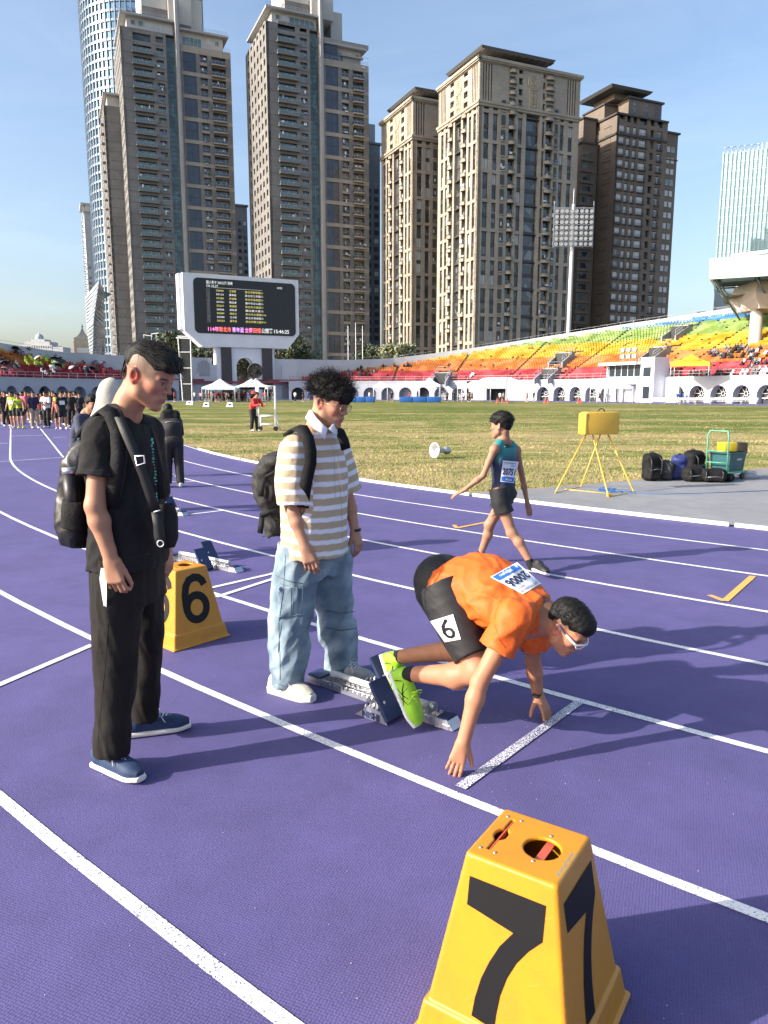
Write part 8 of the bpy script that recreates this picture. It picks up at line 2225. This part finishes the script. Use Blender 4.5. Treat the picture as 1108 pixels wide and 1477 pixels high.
# ---------------------------------------------------------------- seams and hems lying on the cloth
def child(o, n): return [c for c in o.children if c.name.split('.')[0] == n][0]
def seam(parent, bv, px, m, name='seam', r=.0011):
    pts = []
    for (a, b) in zip(px[:-1], px[1:]):
        n = max(2, int(math.hypot(b[0]-a[0], b[1]-a[1])/4))
        for i in range(n):
            x, y = a[0]+(b[0]-a[0])*i/n, a[1]+(b[1]-a[1])*i/n; d = ray(x, y).normalized(); h = bv.ray_cast(Vector((0, 0, CAM_H)), d)
            if h[0] is not None and (not pts or (h[0]-pts[-1]).length < .06): pts.append(h[0]-d*.0004)
    if len(pts) > 2: MB().tube(pts, r, 4).build(name, m, parent)
M_sk = mat('black_thread', (.004, .004, .004), .9); M_hl = mat('tee_stitch', (.03, .029, .03), .9)
t1, t2 = child(man1, 'trousers'), child(man1, 'shirt'); b1, b2_ = bvh_of(t1), bvh_of(t2)
seam(man1, b1, [(156, 900), (153, 950), (148, 1000), (143, 1050), (140, 1085)], M_sk); seam(man1, b1, [(199, 870), (199, 920), (197, 950)], M_sk)
seam(man1, b2_, [(113, 676), (125, 678), (140, 680), (157, 678)], M_hl); seam(man1, b2_, [(150, 800), (175, 805), (200, 803), (222, 797)], M_hl); seam(man1, b2_, [(152, 612), (160, 640), (163, 672)], M_sk)
j2, s2 = child(man2, 'jeans'), child(man2, 'shirt'); b3, b4 = bvh_of(j2), bvh_of(s2)
for p in ([(412, 800), (409, 850), (402, 900), (404, 950), (404, 985)], [(404, 842), (422, 847), (436, 846)], [(420, 848), (420, 886), (435, 889), (437, 848)], [(466, 825), (467, 880), (472, 930), (476, 965)], [(468, 882), (490, 886), (512, 883)], [(470, 905), (492, 909), (513, 906)], [(398, 985), (415, 992), (432, 990)], [(478, 968), (500, 966), (515, 960)]): seam(man2, b3, p, M_st, r=.0017)
M_bs2 = mat('shirt_stitch', (.30, .24, .16), .85)
for p in ([(411, 724), (425, 726), (437, 724)], [(487, 650), (490, 690), (493, 740), (494, 785)], [(482, 652), (483, 690), (484, 718), (497, 716)], [(442, 640), (441, 665), (440, 690)]): seam(man2, b4, p, M_bs2, r=.0009)
b5, b6 = bvh_of(sh_o), bvh_of(so_); M_os = mat('orange_stitch', (.42, .06, .008), .8)
for p in ([(713, 900), (722, 925), (732, 938)], [(642, 830), (648, 855), (655, 875), (668, 890)], [(725, 862), (716, 880), (713, 898)]): seam(run, b5, p, M_os, r=.0012)
seam(run, b6, [(660, 944), (680, 947), (696, 944)], M_hl)
# ---------------------------------------------------------------- people in the middle distance
STAND = dict(arm=(.05, -.05), bend=.25); WALK = dict(stride=.22, arm=(.35, -.35), bend=.4); CROSS = dict(arm=(.35, .35), bend=1.45, cross=1.0, leg=1); LONGP = dict(arm=(.0, .1), bend=.15, leg=1); VEST = dict(arm=(.1, -.1), bend=.3, sleeve=0.0, leg=.42); LOOK = dict(lean=.25, arm=(.5, .5), bend=1.2, cross=.6, leg=1, long_sleeve=True); HAIRL = dict(arm=(0, 0), leg=1, long=True)
NEON, NAVY, WHT, BLK, PNK, RED, YEL, ORG, KHA, GRY, BLU, TEA = (.38, .60, .04), (.012, .018, .05), (.68, .68, .68), (.012, .012, .013), (.60, .10, .18), (.50, .03, .03), (.66, .42, .03), (.75, .10, .05), (.36, .30, .21), (.2, .2, .21), (.03, .10, .35), (.03, .30, .30)
def at_ground(px, py): p = atz(px, py); return p.x, p.y
front = [(2, 613, 'S', BLK, BLK, 'man in black at the left edge of the waiting crowd'), (10, 615, 'H', BLK, BLK, 'long haired person in black near the left edge of the crowd'), (20, 617.5, 'V', NEON, BLK, 'runner in yellow green vest carrying a white bag, left of the khaki trousers'),
 (31, 618, 'V2', NEON, BLK, 'runner in neon vest and neon shoes leaning in the front row of the crowd'), (51, 618, 'L', NAVY, KHA, 'man in navy sleeveless top and khaki trousers in the front row of the crowd'), (69, 617, 'C', WHT, BLK, 'person in white t-shirt and black trousers with folded arms in the crowd'),
 (85, 619, 'V', ORG, BLK, 'short runner in an orange red vest with white bib in the crowd front'), (91.5, 619.5, 'S', BLK, BLK, 'runner in black standing right behind the orange red vest'), (99, 614, 'V', BLU, BLK, 'runner in blue vest towards the right end of the crowd'), (104, 616, 'L', BLK, BLK, 'person in black by the right end of the crowd')]
POSE = dict(S=STAND, H=HAIRL, V=VEST, V2=dict(lean=.35, arm=(.5, .3), bend=.6, sleeve=0, leg=.42), L=LONGP, C=CROSS, W=WALK, K=LOOK)
for i, (px, py, k, c1, c2, lb) in enumerate(front):
    x, y = at_ground(px, py); person(k, POSE[k], x, y, math.radians(-75+23*math.sin(i*2.1)), lb, c1, c2, s=.98 if 'short' not in lb else .86, shoe=NEON if 'neon shoes' in lb else (.6, .6, .6), group='people waiting on the track at the left', bib=('vest' in lb), h=.016)
back = [(5, 'W', GRY, 'grey'), (14, 'S', WHT, 'white with a white cap'), (26, 'S', BLK, 'black'), (35.5, 'S', PNK, 'pink'), (40, 'V', PNK, 'a pink vest'), (44, 'S', BLK, 'black with dark hair'), (58, 'S', RED, 'red'), (63, 'C', BLK, 'black with folded arms'), (75, 'V', PNK, 'a rose vest'), (79, 'S', BLK, 'a black t-shirt'), (83, 'S', YEL, 'a dull yellow shirt'), (89, 'V', RED, 'a red vest'), (95, 'H', WHT, 'white with long hair'), (107, 'S', YEL, 'bright yellow'), (111, 'S', GRY, 'a grey shirt'), (117, 'L', BLK, 'black looking to the side'), (101, 'V', TEA, 'a teal vest'), (48, 'V', GRY, 'a grey vest'), (9, 'V', RED, 'a dark red vest'), (70, 'H', NAVY, 'navy with long hair')]
for i, (px, k, c1, nm) in enumerate(back):
    x, y = at_ground(px, 611.5-2.2*(i % 3)-1.2*math.sin(i*3)); person(k, POSE[k], x, y, math.radians(-80+40*math.sin(i*1.7)), 'person in %s in the back of the waiting crowd' % nm, c1, BLK if i % 3 else NAVY, s=.95+.05*math.sin(i*5), group='people waiting on the track at the left', h=.016, cap_=(.7, .7, .7) if 'cap' in nm else None)
# official in red beside the wheeled frame
x, y = at_ground(367, 622); person('K', LOOK, x, y, math.radians(-40), 'official in red vest and red cap beside the wheeled white frame', RED, BLK, shoe=(.4, .4, .4), cap_=(.6, .02, .02), h=.016)
# navy man with sunglasses behind the first man's shoulder
x, y = -4.05, 10.0; p_ = person('N', dict(lean=.28, arm=(.45, .5), bend=1.35, cross=.8, leg=1, long_sleeve=True), x, y, math.radians(-35), 'man in navy long sleeved top and sunglasses behind the black backpack', (.035, .042, .075), BLK, s=.985, h=.010)
g = MB(); g.box(.30, .325, -.075, .075, 1.575, 1.605); g.build('sunglasses', M_black, p_)
# person in a cream headscarf
sx, sy = -2.60, 7.1; p_ = person('S', STAND, sx, sy, math.radians(200), 'person in a cream headscarf just behind the neck of the man in black', (.55, .53, .46), BLK, shoe=BLK, s=.97, h=.016)
S = SDF(.007); c = V3(aty(159, 566, 7.05)); S.ell(c, (.108, .11, .140), k=.03); S.cap(c+V3((-.03, 0, -.06)), c+V3((-.10, 0, -.27)), .095, .11, k=.05); S.cap(c+V3((.02, 0, -.1)), c+V3((.03, 0, -.3)), .10, .15, k=.05); S.ell(c+V3((-.08, .05, -.02)), (.07, .09, .08), k=.02)
o = put(S.mesh('headscarf', disp=wrinkle(3, 16, .012, axis=(.3, 0, 1))), 'headscarf', mat('cream_scarf', (.46, .44, .37), .85, bump=.3, bscale=20, bdist=.01), p_)
o.matrix_parent_inverse = (Matrix.Translation((sx, sy, .003)) @ Matrix.Rotation(math.radians(200), 4, 'Z') @ Matrix.Scale(.97, 4)).inverted()
# stooping person with black backpack
x, y = at_ground(252, 703); s_ = dict(lean=.62, arm=(.5, .6), bend=1.0, leg=1, long_sleeve=True, stride=.03); p_ = person('B', s_, x, y, math.radians(112), 'stooping person in black with hood and white shoes on the inner lanes', BLK, BLK, shoe=(.62, .62, .60), s=.93, h=.012, hair=BLK)
S = SDF(.012); S.ell((.51, 0, 1.33), (.13, .12, .14), k=.03); S.ell((.41, 0, 1.27), (.12, .15, .12), k=.04); put(S.mesh('hood'), 'hood', M_bn, p_)
bb = thing('backpack', 'bulky black backpack on the stooping person in black', 'backpack', (x, y, 0), math.radians(112))
S = SDF(.012); S.box((.10, 0, 1.10), (.10, .165, .25), [nrm((1, 0, -.45)), (0, 1, 0), nrm((.45, 0, 1))], rnd=.07, k=.03); S.box((-.03, 0, .99), (.05, .12, .15), [nrm((1, 0, -.45)), (0, 1, 0), nrm((.45, 0, 1))], rnd=.04, k=.02); put(S.mesh('body', disp=wrinkle(5, 25, .010)), 'body', M_bn, bb)
g = MB(); g.tube([(-.09, -.12, 1.14), (-.10, 0, 1.16), (-.09, .12, 1.14)], .004, 5); g.build('zip', M_rail, bb)
x, y = at_ground(233, 690); person('V', VEST, x, y+.3, math.radians(20), 'child half hidden beside the stooping person in black', BLK, BLK, s=.72, h=.016)

# ---------------------------------------------------------------- far people: small, one shared body per pose
def far(px, py, c1, c2, label, group, k=0, s=1.0, z=.003, Y=None):
    p = atz(px, py, z) if Y is None else aty(px, py, Y)
    if Y is not None: p.z = z
    return person('F%d' % (k % 4), [STAND, WALK, CROSS, LONGP][k % 4], p.x, p.y, (px*7.3) % 6.28, label, c1, c2, s=s, h=.034, group=group, z=z)
rr = random.Random(12); CN = {BLK: 'black', NAVY: 'navy', WHT: 'white', BLU: 'blue', RED: 'red', GRY: 'grey', PNK: 'pink'}
for i in range(64):
    c1 = rr.choice([BLK, NAVY, WHT, BLU, BLU, GRY, NAVY, BLK, RED, PNK]); px = rr.uniform(288, 398)
    far(px, rr.uniform(578.2, 579.6), c1, rr.choice([BLK, NAVY, GRY]), 'distant person in %s in the crowd by the scoreboard tents' % CN[c1], 'people by the scoreboard tents', i)
for i, (px, c1, pl) in enumerate([(252, PNK, 'pink left of the lattice tower'), (265, NAVY, 'navy right of the lattice tower'), (281, WHT, 'white between lattice tower and tents'), (426, WHT, 'white right of the scoreboard arches'), (437, BLK, 'black in front of the dark arch'), (444.5, BLU, 'blue walking on the lawn by the dark arch'), (459, BLK, 'black behind the curly haired man'), (533, WHT, 'white beside the left high jump mat'), (565, NAVY, 'navy and white standing between the blue mats'), (591, RED, 'red beside the long blue mat'), (645, GRY, 'grey left of the long white tent'), (656, BLK, 'black at the left end of the long white tent'), (760, RED, 'red on the track right of the gate'), (770, BLK, 'black on the track right of the gate')]):
    far(px, 579.5, c1, BLK, 'distant person in %s' % pl, 'far people on the track', i, 1.05)
for i in range(12):
    c1 = rr.choice([BLK, GRY, WHT]); far(rr.uniform(668, 699) if i < 6 else rr.uniform(860, 900), rr.uniform(578.5, 580), c1, BLK, 'distant person in %s under the white %s tent' % (CN[c1], 'gate' if i < 6 else 'booth'), 'people under the far tents', i)
for i, px in enumerate((1002, 1018, 1022, 1030, 1062, 1068, 1076, 1100, 985, 980, 976, 721, 726)):
    pl = 'leaning by the far right arches' if px > 1000 else 'in the open arch beside the booth' if px > 900 else 'in the north gate doorway'
    c1 = BLK if px > 1000 else BLU if px > 900 else WHT; far(px, 580.8, c1, BLK, 'distant person in %s %s' % (CN[c1], pl), 'people along the arcade', i)
# seated spectators
def seated():
    S = SDF(.045); S.cap((0, 0, .05), (.03, 0, .48), .17, .15, k=.05); S.cap((0, -.1, .02), (.42, -.12, .05), .09, .07, k=.05); S.cap((0, .1, .02), (.42, .12, .05), .09, .07, k=.05); S.cap((.42, -.12, .05), (.45, -.12, -.36), .07, .06, k=.03); S.cap((.42, .12, .05), (.45, .12, -.36), .07, .06, k=.03)
    S.cap((.03, -.2, .42), (.25, -.2, .15), .06, .05, k=.03); S.cap((.03, .2, .42), (.25, .2, .15), .06, .05, k=.03); a = S.mesh('torso'); a.materials.append(M_shirt)
    S = SDF(.04); S.ell((.06, 0, .70), (.10, .08, .13), k=.02); b = S.mesh('head'); b.materials.append(mat('far_skin', (.30, .17, .11), .7)); S = SDF(.04); S.ell((.03, 0, .75), (.11, .10, .11), k=.02); c = S.mesh('hair'); c.materials.append(M_hair); return a, b, c
SE = seated(); dome = MB(); dome.lathe([(.0, .0), (.3, -.04), (.55, -.16), (.68, -.32)][::-1], 10); dome_me = dome.mesh('canopy', mat('dark_umbrella', (.02, .02, .024), .5)); dm2 = dome_me.copy(); dm2.materials[0] = mat('pale_umbrella', (.5, .5, .52), .5)
def spectator(px, py, c1, label, group, umb=0):
    q = on_seats(px, py)
    if not q: return
    t, o_, P = q; row = max(0, round((o_-15.6-.4)/RO)); p = tp(t, 15.6+RO*row+.42, 4.0+RZ*row+.44); outw = (tp(t, 20)-tp(t, 15)).normalized()
    r = thing('spectator', label, 'spectator', p, math.atan2(-outw.y, -outw.x), group)
    o = link_mesh('torso', SE[0], r); o.color = (*c1, 1); link_mesh('head', SE[1], r); link_mesh('hair', SE[2], r)
    if umb: 
        u = thing('umbrella', ('dark' if umb == 1 else 'pale')+' umbrella open above the '+group, 'umbrella', (p.x, p.y, p.z), rr.uniform(0, 6), 'umbrellas in the stands')
        c_ = link_mesh('canopy', dome_me if umb == 1 else dm2, u); c_.location = (.1, 0, 1.15); c_.rotation_euler = (.5, .2, 0); MB().tube([(.1, 0, .3), (.1, 0, 1.12)], .02, 5).build('shaft', M_black, u)
def cluster(n, px0, px1, py0, py1, cols, label, group, um=0):
    for i in range(n):
        f = rr.random(); px = px0+(px1-px0)*f; py = py0+(py1-py0)*rr.random(); c_ = rr.choice(cols); spectator(px, py, c_, label.replace(' in dark clothes', '')+' in '+CN.get(c_, 'neon'), group, 0 if rr.random() > um else (1 if rr.random() < .7 else 2))
cluster(16, 37, 76, 519, 528, [NEON, NEON, (.5, .7, .1)], 'spectator in the neon group of the left stand', 'neon dressed spectators in the left stand', .15)
cluster(12, 18, 46, 510, 515, [BLK, GRY], 'spectator in dark clothes at the top of the left stand', 'spectators high in the left stand', .2)
cluster(20, 78, 92, 522, 535, [BLK, NEON, GRY, PNK], 'spectator among umbrellas right of the neon group', 'spectators in the middle of the left stand', .3)
cluster(26, 96, 158, 526, 541, [BLK, PNK, GRY, RED], 'spectator near the right end of the left stand', 'spectators at the right of the left stand', .35)
cluster(22, 0, 26, 526, 545, [BLK, RED, GRY, PNK], 'spectator at the far left edge of the stands', 'spectators at the left edge', .2)
cluster(10, 60, 84, 536, 545, [WHT, GRY, BLK], 'spectator by the railing of the left stand', 'spectators by the left railing', .2)
cluster(16, 500, 545, 533, 544, [BLK, BLK, GRY], 'spectator in dark clothes left of the first portal', 'spectators right of the scoreboard')
cluster(8, 540, 592, 527, 532, [BLK], 'spectator in black on the orange seats right of the scoreboard', 'spectators on the low orange seats')
cluster(3, 680, 684, 541, 547, [WHT, BLK], 'spectator beside the stand railing above the long white tent', 'spectators above the long white tent')
cluster(34, 1022, 1075, 503, 520, [BLK, BLK, GRY, NAVY], 'spectator on the orange seats left of the canopy column', 'spectators left of the canopy column')
cluster(36, 1070, 1106, 505, 548, [BLK, GRY, NAVY, WHT], 'spectator at the right edge of the stands below the canopy', 'spectators below the canopy')
cluster(24, 956, 1100, 541, 549, [BLK, GRY, BLK, WHT], 'spectator in the front rows right of the judges booth', 'spectators right of the judges booth')

# ---------------------------------------------------------------- tents, mats, cones, benches
M_tent = mat('white_tent_fabric', (.70, .71, .73), .7, var=.04)
def tent(px, py, w, d, h, top, label, m=M_tent, z=0.0, peaks=1, Y=None, valance=.35):
    p = atz(px, py) if Y is None else aty(px, py, Y); r = thing('tent', label, 'tent', (p.x, p.y, z), .0)
    g = MB(); n = peaks; ww = w/n
    for k in range(n):
        a = -w/2+k*ww; b_ = a+ww; c = (a+b_)/2; P4 = [(a, -d/2, h), (b_, -d/2, h), (b_, d/2, h), (a, d/2, h)]; mid4 = [(c+(x-c)*.45, y*.45, h+(top-h)*.42) for x, y, z_ in P4]
        g.add(P4+mid4+[(c, 0, top)], [(0, 1, 5, 4), (1, 2, 6, 5), (2, 3, 7, 6), (3, 0, 4, 7), (4, 5, 8), (5, 6, 8), (6, 7, 8), (7, 4, 8)])
        g.box(a+.02, b_-.02, -d/2, -d/2+.03, h-valance, h); 
    g.box(-w/2, -w/2+.03, -d/2, d/2, h-valance, h); g.box(w/2-.03, w/2, -d/2, d/2, h-valance, h); g.build('canopy', m, r)
    for x in [-w/2+.06+(w-.12)*k/n for k in range(n+1)]:
        for y in (-d/2+.06, d/2-.06): MB().tube([(x, y, 0), (x, y, h-.02)], .05, 5).build('leg', M_whitem, r)
    return r
tent(341, 579.3, 11, 5, 2.5, 4.0, 'row of white peaked tents in front of the scoreboard arch', peaks=2); tent(370, 579.3, 5, 5, 2.5, 4.0, 'single white peaked tent right of the scoreboard tents'); tent(322, 579.8, 5, 4, 2.4, 3.2, 'low white tent at the left of the scoreboard tents')
tent(683, 580, 4.8, 7, 2.6, 3.6, 'long white tent on the track left of the north gate', peaks=1); tent(619, 579.5, 3.6, 3.5, 2.9, 4.2, 'white tent behind the blue high jump mats'); tent(881, 581, 5.6, 4, 2.5, 3.9, 'white tent in front of the judges booth'); tent(549, 579, 2.6, 2.6, 2.8, 3.6, 'white parasol tent beside the left mat')
q = on_seats(996, 549); ty_ = tent(996, 548, 5.4, 4, 2.0, 3.3, 'bright yellow tent with lettering on the lower seats', mat('yellow_tent_fabric', (.80, .62, .02), .6), z=4.0, Y=114, valance=.5); ty_.rotation_euler = (0, 0, -.5)
text('lettering', '新北市 田徑', .8, mat('brown_print', (.25, .12, .02), .7), ty_, frame((0, -1.75, 2.42), (1, 0, 0), (0, .52, .86)), fit=2.8, bold=.02)
M_mat = mat('blue_mat_vinyl', (.02, .11, .38), .5, var=.1)
for px0, px1, lb in ((500, 541, 'blue landing mat behind the curly haired man'), (576, 636, 'long blue landing mat at the far end of the lawn'),):
    a, b = atz(px0, 580.5), atz(px1, 580.5); t_ = thing('landing_mat', lb, 'mat', (a.x, a.y, .005), math.atan2((b-a).y, (b-a).x)); L_ = (b-a).length
    nb_ = 3; 
    for k in range(nb_): g = MB(); g.bbox((L_*(k+.5)/nb_, 1.5, .45), (L_/nb_-.05, 3, .9), .08); g.build('foam_block', M_mat, t_)
M_cone = mat('orange_red_cone', (.70, .10, .04), .5)
for i, px in enumerate((717, 724.5, 732, 786, 791, 834, 838)):
    p = atz(px, 581.5); g = MB(); g.lathe([(.28, 0), (.28, .05), (.16, .06), (.04, .75), (.001, .76)], 8, m=0, M=Matrix.Translation(p)); g.build('traffic_cone', M_cone, label='orange cone on the far track near the north gate' if px < 740 else 'orange cone on the far track left of the judges booth', cat='cone', group='orange cones on the far track')
for i in range(7):
    p = atz(948+i*22, 583.4); t_ = thing('bench', 'white bench along the far arches right of the booth', 'bench', (p.x, p.y, .004), -.45, 'white benches along the arches'); g = MB(); g.box(-1.1, 1.1, -.2, .2, .42, .48); g.build('seat', M_whitem, t_); g = MB(); g.box(-1.1, 1.1, .18, .22, .6, .9); g.build('backrest', M_whitem, t_)
    for x in (-.9, .9): MB().box(x-.04, x+.04, -.18, .18, 0, .42).build('leg', M_steel, t_)
